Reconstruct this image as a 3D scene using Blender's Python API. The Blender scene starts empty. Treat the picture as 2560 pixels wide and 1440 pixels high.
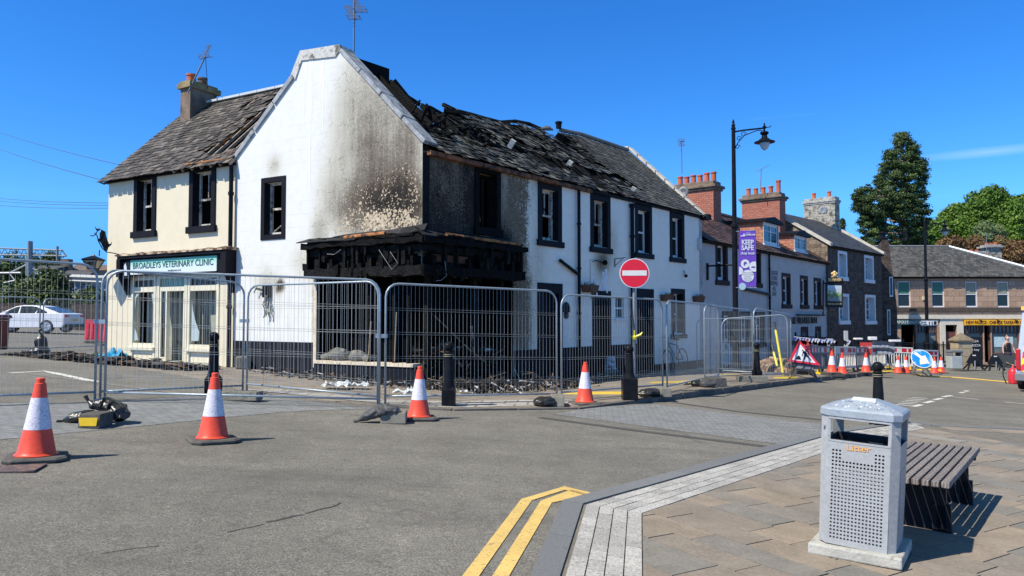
import bpy, bmesh, math, random
import numpy as np
from mathutils import Vector, Matrix, geometry, noise
R = random.Random(7)
scene = bpy.context.scene
col = scene.collection
# ---------------------------------------------------------------- camera, sky, sun, exposure
FPX = 1850.0
PITCH = math.atan(72 / FPX)
cam_d = bpy.data.cameras.new('camera'); cam = bpy.data.objects.new('camera', cam_d); col.objects.link(cam)
cam_d.sensor_width = 36; cam_d.lens = 36 * FPX / 2560; cam_d.clip_start = .1; cam_d.clip_end = 2000
cam.location = (0, 0, 0); cam.rotation_euler = (math.pi / 2 + PITCH, 0, 0)
scene.camera = cam
SUN_EL, SUN_AZ = math.radians(51), math.radians(238)
w = bpy.data.worlds.new('World'); scene.world = w; w.use_nodes = True
nt = w.node_tree; nt.nodes.clear()
wo = nt.nodes.new('ShaderNodeOutputWorld'); bg = nt.nodes.new('ShaderNodeBackground')
sky = nt.nodes.new('ShaderNodeTexSky'); sky.sky_type = 'NISHITA'; sky.sun_disc = False
sky.sun_elevation = SUN_EL; sky.sun_rotation = SUN_AZ; sky.air_density = 1.0; sky.dust_density = .15; sky.ozone_density = 3.5
hs = nt.nodes.new('ShaderNodeHueSaturation'); hs.inputs['Saturation'].default_value = 1.3; hs.inputs['Value'].default_value = 1
tc = nt.nodes.new('ShaderNodeTexCoord')
mp = nt.nodes.new('ShaderNodeMapping'); mp.inputs['Scale'].default_value = (3, 3, 45); mp.inputs['Rotation'].default_value = (0, .05, 0)
no = nt.nodes.new('ShaderNodeTexNoise'); no.inputs['Scale'].default_value = 1.6; no.inputs['Detail'].default_value = 5
rp = nt.nodes.new('ShaderNodeValToRGB'); rp.color_ramp.elements[0].position = .74; rp.color_ramp.elements[0].color = (0, 0, 0, 1)
rp.color_ramp.elements[1].position = .95; rp.color_ramp.elements[1].color = (.16, .16, .16, 1)
mx = nt.nodes.new('ShaderNodeMixRGB'); mx.inputs['Color2'].default_value = (6.0, 7.0, 8.0, 1)
L = nt.links
cl = nt.nodes.new('ShaderNodeVectorMath'); cl.operation = 'MAXIMUM'; cl.inputs[1].default_value = (-9, -9, .14); L.new(tc.outputs['Generated'], cl.inputs[0])
nv = nt.nodes.new('ShaderNodeVectorMath'); nv.operation = 'NORMALIZE'; L.new(cl.outputs[0], nv.inputs[0]); L.new(nv.outputs[0], sky.inputs[0])
tm = nt.nodes.new('ShaderNodeMixRGB'); tm.blend_type = 'MULTIPLY'; tm.inputs[0].default_value = 1; tm.inputs[2].default_value = (.42, .74, 1.06, 1)
sx = nt.nodes.new('ShaderNodeSeparateXYZ'); L.new(tc.outputs['Generated'], sx.inputs[0]); er = nt.nodes.new('ShaderNodeValToRGB'); er.color_ramp.elements[0].position = .42; er.color_ramp.elements[0].color = (1, 1, 1, 1); er.color_ramp.elements[1].position = .75; er.color_ramp.elements[1].color = (2.2, .75, .3, 1)  # warm tint added to the unseen zenith sky so shade turns less blue
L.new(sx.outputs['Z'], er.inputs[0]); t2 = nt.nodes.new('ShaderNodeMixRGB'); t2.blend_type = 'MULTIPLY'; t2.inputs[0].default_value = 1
L.new(tc.outputs['Generated'], mp.inputs['Vector']); L.new(mp.outputs[0], no.inputs['Vector']); L.new(no.outputs[0], rp.inputs[0])
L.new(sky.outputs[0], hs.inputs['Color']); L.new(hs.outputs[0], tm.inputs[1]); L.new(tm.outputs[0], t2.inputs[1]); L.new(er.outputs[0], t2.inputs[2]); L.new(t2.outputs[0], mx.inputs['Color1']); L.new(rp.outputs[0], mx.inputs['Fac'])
m1 = nt.nodes.new('ShaderNodeMapping'); m1.inputs['Rotation'].default_value = (0, 0, math.radians(32.6)); L.new(tc.outputs['Generated'], m1.inputs['Vector'])
m2 = nt.nodes.new('ShaderNodeMapping'); m2.inputs['Scale'].default_value = (11, 1, 150); m2.inputs['Location'].default_value = (-11 * .01, -.98, -150 * .185); m2.inputs['Rotation'].default_value = (0, .0, 0); L.new(m1.outputs[0], m2.inputs['Vector'])
gr = nt.nodes.new('ShaderNodeTexGradient'); gr.gradient_type = 'SPHERICAL'; L.new(m2.outputs[0], gr.inputs[0]); gm = nt.nodes.new('ShaderNodeMath'); gm.operation = 'MULTIPLY'; L.new(gr.outputs['Fac'], gm.inputs[0]); gm.inputs[1].default_value = .22
m3 = nt.nodes.new('ShaderNodeMixRGB'); m3.inputs['Color2'].default_value = (5, 6, 7, 1); L.new(gm.outputs[0], m3.inputs['Fac']); L.new(mx.outputs[0], m3.inputs['Color1'])
L.new(m3.outputs[0], bg.inputs['Color']); bg.inputs['Strength'].default_value = .15; L.new(bg.outputs[0], wo.inputs[0])
sd = bpy.data.lights.new('sun', 'SUN'); sd.energy = 4.9; sd.angle = math.radians(.5); sd.color = (1, .94, .84)
so = bpy.data.objects.new('sun', sd); col.objects.link(so)
sv = Vector((math.sin(SUN_AZ) * math.cos(SUN_EL), math.cos(SUN_AZ) * math.cos(SUN_EL), math.sin(SUN_EL)))
so.rotation_euler = sv.to_track_quat('Z', 'Y').to_euler(); so.location = sv * 60
scene.view_settings.view_transform = 'Standard'; scene.view_settings.look = 'None'
scene.view_settings.exposure = .35; scene.view_settings.gamma = 1
scene.cycles.max_bounces = 5; scene.cycles.transparent_max_bounces = 6
scene.cycles.use_denoising = True

# ---------------------------------------------------------------- terrain and pixel helpers
def gz(x, y):
    z = -1.52 - .045 * max(-6, min(x, 60))
    if x < -6: z -= .03 * (max(x, -45) + 6)
    z -= .008 * max(0, min(y, 90) - 15)
    return z
CP, SP = math.cos(PITCH), math.sin(PITCH)
def ray(px, py):
    a, c = (px - 1280) / FPX, (720 - py) / FPX
    return Vector((a, CP - SP * c, SP + CP * c))
def G(px, py, h=0.0):                       # ground point under a pixel
    d = ray(px, py); t = 8.0
    for _ in range(60): 
        p = d * t; t = .5 * t + .5 * (gz(p.x, p.y) + h) / d.z
    p = d * t; return Vector((p.x, p.y, gz(p.x, p.y) + h))
def D(px, py, Y):                           # point on the pixel's ray at distance Y
    d = ray(px, py); return d * (Y / d.y)
def gp(x, y, h=0.0): return Vector((x, y, gz(x, y) + h))

class Frame:
    """vertical facade: s metres along, o metres outward, z height"""
    def __init__(f, x, y, dx, dy, nx, ny):
        l = math.hypot(dx, dy); f.o = Vector((x, y, 0)); f.d = Vector((dx / l, dy / l, 0))
        l = math.hypot(nx, ny); f.n = Vector((nx / l, ny / l, 0))
    def P(f, s, o, z): return f.o + f.d * s + f.n * o + Vector((0, 0, z))
    def px(f, px, py, o=0.0):
        d = ray(px, py); q = f.o + f.n * o; t = q.dot(f.n) / d.dot(f.n); p = d * t
        return ((p - q).dot(f.d), p.z)
    def S(f, px, py=700): return f.px(px, py)[0]
    def g(f, s, o=0.0):
        p = f.P(s, o, 0); return gz(p.x, p.y)

# ---------------------------------------------------------------- mesh builder
class MB:
    def __init__(m): m.v = []; m.f = []; m.mi = []; m.t = []; m.k = 0; m.tint = None
    def add(m, vs, fs, tint=None):
        b = len(m.v); m.v += [tuple(p) for p in vs]
        for f in fs:
            m.f.append([b + i for i in f]); m.mi.append(m.k); m.t.append(R.random() if tint is None else tint)
        return m
    def quad(m, a, b, c, d, tint=None): return m.add([a, b, c, d], [(0, 1, 2, 3)], tint)
    def hexa(m, p, tint=None):      # 8 points: bottom ring 0-3, top ring 4-7
        if tint is None: tint = R.random()
        return m.add(p, [(0, 3, 2, 1), (4, 5, 6, 7), (0, 1, 5, 4), (1, 2, 6, 5), (2, 3, 7, 6), (3, 0, 4, 7)], tint)
    def box(m, x0, x1, y0, y1, z0, z1, M=None, tint=None):
        p = [Vector(q) for q in ((x0, y0, z0), (x1, y0, z0), (x1, y1, z0), (x0, y1, z0), (x0, y0, z1), (x1, y0, z1), (x1, y1, z1), (x0, y1, z1))]
        if M: p = [M @ q for q in p]
        return m.hexa(p, tint)
    def fb(m, F, s0, s1, o0, o1, z0, z1, tint=None):
        return m.hexa([F.P(s0, o0, z0), F.P(s1, o0, z0), F.P(s1, o1, z0), F.P(s0, o1, z0), F.P(s0, o0, z1), F.P(s1, o0, z1), F.P(s1, o1, z1), F.P(s0, o1, z1)], tint)
    def tube(m, pts, r, n=8, cap=True, tint=None):
        pts = [Vector(p) for p in pts]; rings = []
        rs = r if isinstance(r, (list, tuple)) else [r] * len(pts)
        if tint is None: tint = R.random()
        up = None
        for i, p in enumerate(pts):
            if i == 0: t = pts[1] - p
            elif i == len(pts) - 1: t = p - pts[i - 1]
            else: t = (pts[i + 1] - p).normalized() + (p - pts[i - 1]).normalized()
            t.normalize()
            if up is None: up = Vector((0, 0, 1)) if abs(t.z) < .9 else Vector((1, 0, 0))
            a = t.cross(up).normalized(); b = a.cross(t).normalized(); up = b
            rings.append([p + (a * math.cos(2 * math.pi * j / n) + b * math.sin(2 * math.pi * j / n)) * rs[i] for j in range(n)])
        vs = [q for g in rings for q in g]; fs = []
        for i in range(len(pts) - 1):
            for j in range(n):
                k = (j + 1) % n; fs.append((i * n + j, i * n + k, (i + 1) * n + k, (i + 1) * n + j))
        if cap: fs.append(tuple(range(n - 1, -1, -1))); fs.append(tuple((len(pts) - 1) * n + j for j in range(n)))
        return m.add(vs, fs, tint)
    def lathe(m, prof, c=(0, 0, 0), n=20, M=None, tint=None, cap=True):
        vs = []; fs = []; c = Vector(c)
        for r, z in prof:
            for j in range(n):
                a = 2 * math.pi * (j + .5) / n; q = Vector((r * math.cos(a), r * math.sin(a), z))
                vs.append((M @ q if M else q) + c)
        for i in range(len(prof) - 1):
            for j in range(n):
                k = (j + 1) % n; fs.append((i * n + j, i * n + k, (i + 1) * n + k, (i + 1) * n + j))
        if cap: fs.append(tuple(range(n - 1, -1, -1))); fs.append(tuple((len(prof) - 1) * n + j for j in range(n)))
        return m.add(vs, fs, R.random() if tint is None else tint)
    def prism(m, poly, off, tint=None):      # planar 3D polygon extruded by a vector
        n = len(poly); off = Vector(off); a = [Vector(p) for p in poly]; b = [p + off for p in a]
        return m.add(a + b, [tuple(range(n - 1, -1, -1)), tuple(range(n, 2 * n))] + [(i, (i + 1) % n, n + (i + 1) % n, n + i) for i in range(n)], R.random() if tint is None else tint)
    def sphere(m, c, r, nu=14, nv=8, sz=1.0, tint=None):
        return m.lathe([(max(.001, r * math.sin(math.pi * i / nv)), -r * sz * math.cos(math.pi * i / nv)) for i in range(nv + 1)], c, nu, tint=tint)
    def build(m, name, mats, parent=None, smooth=False, bevel=0, autos=None):
        me = bpy.data.meshes.new(name)
        off = parent_world(parent)
        me.from_pydata([(x - off.x, y - off.y, z - off.z) for x, y, z in m.v], [], m.f)
        if not isinstance(mats, (list, tuple)): mats = [mats]
        for q in mats: me.materials.append(q)
        me.polygons.foreach_set('material_index', m.mi)
        at = me.attributes.new('tint', 'FLOAT', 'FACE'); at.data.foreach_set('value', m.t)
        if smooth: me.polygons.foreach_set('use_smooth', [True] * len(m.f))
        me.update()
        o = bpy.data.objects.new(name, me); col.objects.link(o)
        if parent: o.parent = parent
        if bevel:
            b = o.modifiers.new('bevel', 'BEVEL'); b.width = bevel; b.segments = 2; b.limit_method = 'ANGLE'; b.angle_limit = .7
        if autos and smooth:
            bm = bmesh.new(); bm.from_mesh(me)
            for e in bm.edges:
                if len(e.link_faces) == 2 and e.calc_face_angle(0) > autos: e.smooth = False
            bm.to_mesh(me); bm.free()
        return o
def parent_world(p):
    v = Vector((0, 0, 0))
    while p is not None: v = v + p.location; p = p.parent
    return v
def tag(o, label, cat, group=None):
    o['label'] = label; o['category'] = cat
    if group: o['group'] = group
    return o
def empty(name, loc, label, cat, group=None):
    o = bpy.data.objects.new(name, None); o.location = loc; o.empty_display_size = .2; col.objects.link(o)
    return tag(o, label, cat, group)
def struct(o, kind='structure'): o['kind'] = kind; return o
def own_origin(o):                    # top-level single mesh: origin to its base
    n = len(o.data.vertices); a = np.empty(n * 3, np.float32); o.data.vertices.foreach_get('co', a); a = a.reshape(-1, 3)
    c = Vector(((a[:, 0].min() + a[:, 0].max()) / 2, (a[:, 1].min() + a[:, 1].max()) / 2, a[:, 2].min()))
    a -= np.array(c, np.float32); o.data.vertices.foreach_set('co', a.ravel()); o.location = c; o.data.update(); return o
def copy_tree(o, loc=None, rot=None, parent=None, label=None, sc=None):
    c = o.copy(); col.objects.link(c); c.parent = parent
    if loc is not None: c.location = loc
    if rot is not None: c.rotation_euler = rot
    if sc: c.scale = (sc, sc, sc)
    if label: c['label'] = label
    for ch in [q for q in bpy.data.objects if q.parent == o and q != c]: copy_tree(ch, parent=c)
    return c
bpy.data.objects  # children lookups above stay small
def text(s, size, name, m, parent, loc, X, Y, bold=0.0, ext=.004, sx=1.0, align='CENTER', sp=1.0):
    """flat raised lettering; X,Y are the text's right and up axes"""
    cu = bpy.data.curves.new('t', 'FONT'); cu.body = s; cu.size = size; cu.extrude = ext; cu.offset = bold; cu.align_x = align; cu.align_y = 'CENTER'
    cu.resolution_u = 3; cu.space_character = sp
    o = bpy.data.objects.new('t', cu); col.objects.link(o)
    dg = bpy.context.evaluated_depsgraph_get(); me = bpy.data.meshes.new_from_object(o.evaluated_get(dg)); me.name = name
    bpy.data.objects.remove(o); bpy.data.curves.remove(cu)
    X = Vector(X).normalized(); Y = Vector(Y).normalized(); Z = X.cross(Y)
    M = Matrix.Translation(Vector(loc) - parent_world(parent)) @ Matrix(((X.x, Y.x, Z.x, 0), (X.y, Y.y, Z.y, 0), (X.z, Y.z, Z.z, 0), (0, 0, 0, 1))) @ Matrix.Diagonal((sx, 1, 1, 1))
    me.transform(M); me.materials.clear(); me.materials.append(m)
    o = bpy.data.objects.new(name, me); col.objects.link(o); o.parent = parent; return o

# ---------------------------------------------------------------- materials
MATS = {}
def rgb(c): return (c[0], c[1], c[2], 1)
class NB:
    def __init__(n, name):
        n.m = bpy.data.materials.new(name); n.m.use_nodes = True; n.t = n.m.node_tree; n.b = n.t.nodes['Principled BSDF']
        n.co = n.N('ShaderNodeTexCoord').outputs['Object']
    def N(n, ty, **kw):
        q = n.t.nodes.new(ty)
        for k, v in kw.items():
            if hasattr(q, k) and k not in ('Scale',): setattr(q, k, v)
            else: q.inputs[k].default_value = v
        return q
    def L(n, a, b): n.t.links.new(a, b); return n
    def noise(n, scale, detail=4, rough=.55, vec=None, dist=0.0):
        q = n.N('ShaderNodeTexNoise'); q.inputs['Scale'].default_value = scale; q.inputs['Detail'].default_value = detail; q.inputs['Roughness'].default_value = rough
        q.inputs['Distortion'].default_value = dist
        n.L(vec or n.co, q.inputs['Vector']); return q.outputs[0]
    def ramp(n, fac, stops, interp='LINEAR'):
        q = n.N('ShaderNodeValToRGB'); cr = q.color_ramp; cr.interpolation = interp
        while len(cr.elements) > 2: cr.elements.remove(cr.elements[-1])
        for i, (p, c) in enumerate(stops):
            c = rgb(c) if isinstance(c, (tuple, list)) else (c, c, c, 1)
            if i < 2: cr.elements[i].position = p; cr.elements[i].color = c
            else: e = cr.elements.new(p); e.color = c
        n.L(fac, q.inputs[0]); return q.outputs[0]
    def mix(n, fac, a, b, mode='MIX'):
        q = n.N('ShaderNodeMixRGB', blend_type=mode)
        for i, v in (('Fac', fac), ('Color1', a), ('Color2', b)):
            if isinstance(v, (int, float)): q.inputs[i].default_value = v if i == 'Fac' else (v, v, v, 1)
            elif isinstance(v, (tuple, list)): q.inputs[i].default_value = rgb(v)
            else: n.L(v, q.inputs[i])
        return q.outputs[0]
    def math(n, op, a, b=None, clamp=False):
        q = n.N('ShaderNodeMath', operation=op); q.use_clamp = clamp
        for i, v in enumerate((a, b)):
            if v is None: continue
            if isinstance(v, (int, float)): q.inputs[i].default_value = v
            else: n.L(v, q.inputs[i])
        return q.outputs[0]
    def attr(n, name): q = n.N('ShaderNodeAttribute'); q.attribute_name = name; return q.outputs['Fac']
    def map(n, scale=(1, 1, 1), rot=(0, 0, 0), loc=(0, 0, 0)):
        q = n.N('ShaderNodeMapping'); q.inputs['Scale'].default_value = scale; q.inputs['Rotation'].default_value = rot; q.inputs['Location'].default_value = loc
        n.L(n.co, q.inputs['Vector']); return q.outputs[0]
    def bump(n, h, s=.3, d=.01):
        q = n.N('ShaderNodeBump'); q.inputs['Strength'].default_value = s; q.inputs['Distance'].default_value = d; n.L(h, q.inputs['Height']); n.L(q.outputs[0], n.b.inputs['Normal']); return n
    def out(n, c, rough=.8, metal=0.0, spec=.3):
        if isinstance(c, (tuple, list)): n.b.inputs['Base Color'].default_value = rgb(c)
        else: n.L(c, n.b.inputs['Base Color'])
        if isinstance(rough, (int, float)): n.b.inputs['Roughness'].default_value = rough
        else: n.L(rough, n.b.inputs['Roughness'])
        n.b.inputs['Metallic'].default_value = metal
        if spec is not None: n.b.inputs['Specular IOR Level'].default_value = spec
        MATS[n.m.name] = n.m; return n.m
def sc(c, k): return tuple(min(1, x * k) for x in c)
def M(name, c, rough=.7, var=.18, scale=6, bump=.15, metal=0.0, tint=.0, dirt=None, bd=.01, bs=None):
    """general worn surface: colour variation at two scales, optional per-face tint, dirt blotches, bump"""
    if name in MATS: return MATS[name]
    n = NB(name); a = n.noise(scale, 5); b = n.noise(scale * 9, 3)
    k = n.ramp(a, [(.3, sc(c, 1 - var)), (.7, sc(c, 1 + var))])
    k = n.mix(.35, k, n.mix(1, k, n.ramp(b, [(.3, .7), (.7, 1.25)]), 'MULTIPLY'))
    if tint: k = n.mix(1, k, n.ramp(n.attr('tint'), [(0, 1 - tint), (1, 1 + tint)]), 'MULTIPLY')
    if dirt:
        dcol, lo, hi, ds = dirt
        k = n.mix(n.ramp(n.noise(ds, 6, .65), [(lo, 0.), (hi, 1.)]), k, dcol)
    if bump: n.bump(n.noise(bs or scale * 6, 4), bump, bd)
    return n.out(k, rough, metal, .3 if max(c) > .05 else .06)
def MC(name, c, rough=.5, metal=0.0):
    if name in MATS: return MATS[name]
    n = NB(name); k = n.ramp(n.noise(14, 3), [(.3, sc(c, .92)), (.7, sc(c, 1.06))]); return n.out(k, rough, metal, .5 if rough < .35 or max(c) > .05 else .25)
# ---- specific materials
n = NB('asphalt_road')
fine = n.noise(75, 3, .7); mid = n.noise(2.2, 5, .6); big = n.noise(.35, 4)
k = n.ramp(fine, [(.28, (.072, .067, .057)), (.5, (.176, .165, .14)), (.72, (.34, .32, .275))])
k = n.mix(1, k, n.ramp(mid, [(.3, .86), (.7, 1.12)]), 'MULTIPLY'); k = n.mix(1, k, n.ramp(big, [(.35, .88), (.65, 1.1)]), 'MULTIPLY')
k = n.mix(1, k, n.ramp(n.noise(16, 4, .7), [(.3, .84), (.7, 1.16)]), 'MULTIPLY'); k = n.mix(n.ramp(n.noise(5, 8, .7), [(.68, 0.), (.74, .6)]), k, (.2, .14, .1))
vo = n.N('ShaderNodeTexVoronoi', feature='DISTANCE_TO_EDGE'); vo.inputs['Scale'].default_value = .22
wv = n.N('ShaderNodeVectorMath', operation='ADD'); n.L(n.co, wv.inputs[0]); nn = n.N('ShaderNodeTexNoise'); nn.inputs['Scale'].default_value = 1.5; nn.inputs['Detail'].default_value = 6; n.L(n.co, nn.inputs['Vector']); n.L(nn.outputs['Color'], wv.inputs[1]); n.L(wv.outputs[0], vo.inputs['Vector'])
crk = n.math('MULTIPLY', n.ramp(vo.outputs['Distance'], [(0., 1.), (.012, 0.)]), n.ramp(n.noise(.6, 2), [(.55, 0.), (.66, .4)]))
k = n.mix(n.ramp(n.noise(1.1, 6, .6, n.map((.35, 1.6, 1), (0, 0, .55))), [(.52, 0.), (.7, .32)]), k, (.07, .066, .06)); k = n.mix(n.ramp(n.noise(28, 2), [(.77, 0.), (.8, .7)]), k, (.42, .39, .33)); k = n.mix(crk, k, (.05, .045, .04))
n.bump(n.mix(.5, fine, n.noise(180, 2)), .9, .008); n.out(k, .88, spec=.25)

def brick_mat(name, c1, c2, mortar, bw, bh, axis, msize=.012, rough=.85, var=.15, dirt=None, bump=.5, rot=0.0, off=.5, tilt=None):
    """brick/block pattern; axis 'ground' uses xy, 'wall' uses uv layer"""
    n = NB(name)
    if axis == 'uv': src = n.N('ShaderNodeTexCoord').outputs['UV']
    else: src = n.map(rot=(0, 0, rot))
    dn = n.N('ShaderNodeTexNoise'); dn.inputs['Scale'].default_value = 3.0; n.L(src, dn.inputs['Vector'])
    sub = n.N('ShaderNodeVectorMath', operation='MULTIPLY_ADD'); n.L(dn.outputs['Color'], sub.inputs[0]); sub.inputs[1].default_value = (.04, .04, 0); n.L(src, sub.inputs[2])
    b = n.N('ShaderNodeTexBrick'); n.L(sub.outputs[0], b.inputs['Vector'])
    b.inputs['Color1'].default_value = rgb(c1); b.inputs['Color2'].default_value = rgb(c2); b.inputs['Mortar'].default_value = rgb(mortar)
    b.inputs['Scale'].default_value = 1; b.inputs['Brick Width'].default_value = bw; b.inputs['Row Height'].default_value = bh; b.inputs['Mortar Size'].default_value = msize; b.inputs['Mortar Smooth'].default_value = .3; b.inputs['Bias'].default_value = 0
    b.offset = off
    k = n.mix(1, b.outputs['Color'], n.ramp(n.noise(7, 6, .65, src), [(.3, 1 - var), (.7, 1 + var)]), 'MULTIPLY')
    k = n.mix(1, k, n.ramp(n.noise(60, 3, .6, src), [(.3, .82), (.7, 1.18)]), 'MULTIPLY')
    if dirt: k = n.mix(n.ramp(n.noise(dirt[3], 7, .7, src), [(dirt[1], 0.), (dirt[2], 1.)]), k, dirt[0])
    h = n.math('ADD', n.math('MULTIPLY', b.outputs['Fac'], -1.0), n.math('MULTIPLY', n.noise(22, 5, .6, src), .8))
    n.bump(h, bump, .02); return n.out(k, rough)
SETT = brick_mat('grey_block_paving', (.19, .195, .19), (.245, .25, .245), (.11, .11, .105), .2, .1, 'ground', .007, bump=.3, rot=.12)
SETT2 = brick_mat('pale_tactile_paving', (.42, .40, .36), (.36, .34, .3), (.2, .19, .17), .4, .4, 'ground', .02, bump=.5, rot=.1)
PAVE = brick_mat('far_pavement_slabs', (.23, .2, .165), (.28, .235, .18), (.12, .11, .095), .75, .45, 'ground', .015, bump=.3, rot=-.88, dirt=((.12, .11, .1), .5, .75, 1.2))
# near slabs: per-slab tint, riven sandstone
n = NB('riven_sandstone_slab'); t = n.attr('tint')
k = n.ramp(t, [(0., (.20, .19, .165)), (.2, (.225, .2, .165)), (.45, (.245, .205, .16)), (.7, (.29, .235, .175)), (.93, (.24, .21, .175)), (1., (.27, .25, .21))])
k = n.mix(1, k, n.ramp(n.noise(2.6, 7, .65, dist=.6), [(.3, .8), (.7, 1.2)]), 'MULTIPLY'); k = n.mix(1, k, n.ramp(n.noise(45, 4), [(.3, .85), (.7, 1.15)]), 'MULTIPLY')
k = n.mix(n.ramp(n.noise(26, 2), [(.76, 0.), (.79, .5)]), k, (.4, .38, .34))
n.bump(n.noise(9, 8, .7, dist=1.0), .5, .012); n.out(k, .8)
n = NB('pale_granite_sett'); t = n.attr('tint')
k = n.mix(1, n.ramp(n.noise(60, 4, .7), [(.32, (.2, .19, .175)), (.5, (.42, .405, .37)), (.7, (.56, .54, .5))]), n.ramp(t, [(0., .78), (1., 1.12)]), 'MULTIPLY')
n.bump(n.noise(40, 4), .6, .008); n.out(k, .8)
n = NB('grey_granite_kerb'); k = n.mix(1, n.ramp(n.noise(90, 3, .7), [(.3, (.12, .125, .125)), (.7, (.22, .225, .225))]), n.ramp(n.attr('tint'), [(0., .9), (1., 1.1)]), 'MULTIPLY')
n.bump(n.noise(60, 3), .2, .005); n.out(k, .75)
n = NB('worn_yellow_line'); wv_ = n.ramp(n.noise(38, 6, .75), [(.36, 1.), (.44, 0.)])
k = n.mix(1, (.68, .47, .15), n.ramp(n.noise(3, 4), [(.3, .85), (.7, 1.1)]), 'MULTIPLY'); k = n.mix(wv_, k, (.2, .17, .12)); n.bump(n.noise(80, 3), .6, .006); n.out(k, .8)
n = NB('worn_white_line'); wv_ = n.ramp(n.noise(30, 6, .75), [(.36, 1.), (.44, 0.)])
k = n.mix(wv_, (.6, .6, .55), (.18, .17, .15)); n.out(k, .8)
# slates
def slate(name, stops, moss=None, rough=.6):
    n = NB(name); k = n.ramp(n.attr('tint'), stops)
    k = n.mix(1, k, n.ramp(n.noise(12, 5, .65), [(.3, .72), (.7, 1.25)]), 'MULTIPLY')
    if moss: k = n.mix(n.ramp(n.noise(moss[1], 7, .7), [(moss[2], 0.), (moss[3], .85)]), k, moss[0])
    n.bump(n.noise(25, 4), .3, .01); return n.out(k, rough)
SL_VET = slate('weathered_roof_slate', [(0., (.035, .032, .029)), (.4, (.08, .07, .06)), (.8, (.125, .108, .09)), (1., (.18, .155, .13))], ((.17, .15, .1), 2.5, .58, .75))
SL_BURNT = slate('scorched_roof_slate', [(0., (.02, .02, .018)), (.4, (.06, .058, .048)), (.8, (.155, .148, .12)), (1., (.28, .265, .2))], ((.015, .014, .013), 3., .5, .62), .55)
SL_PUB = slate('mossy_roof_slate', [(0., (.05, .048, .042)), (.5, (.092, .087, .07)), (1., (.16, .148, .12))], ((.22, .17, .06), 1.3, .6, .78))
SL_RED = slate('brown_roof_tile', [(0., (.045, .028, .024)), (.5, (.10, .06, .05)), (1., (.17, .10, .08))], ((.06, .05, .03), 4, .6, .75))
SL_DARK = slate('dark_smooth_slate', [(0., (.04, .043, .048)), (.5, (.06, .063, .068)), (1., (.085, .088, .09))], ((.13, .12, .09), 5, .64, .76))
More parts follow.
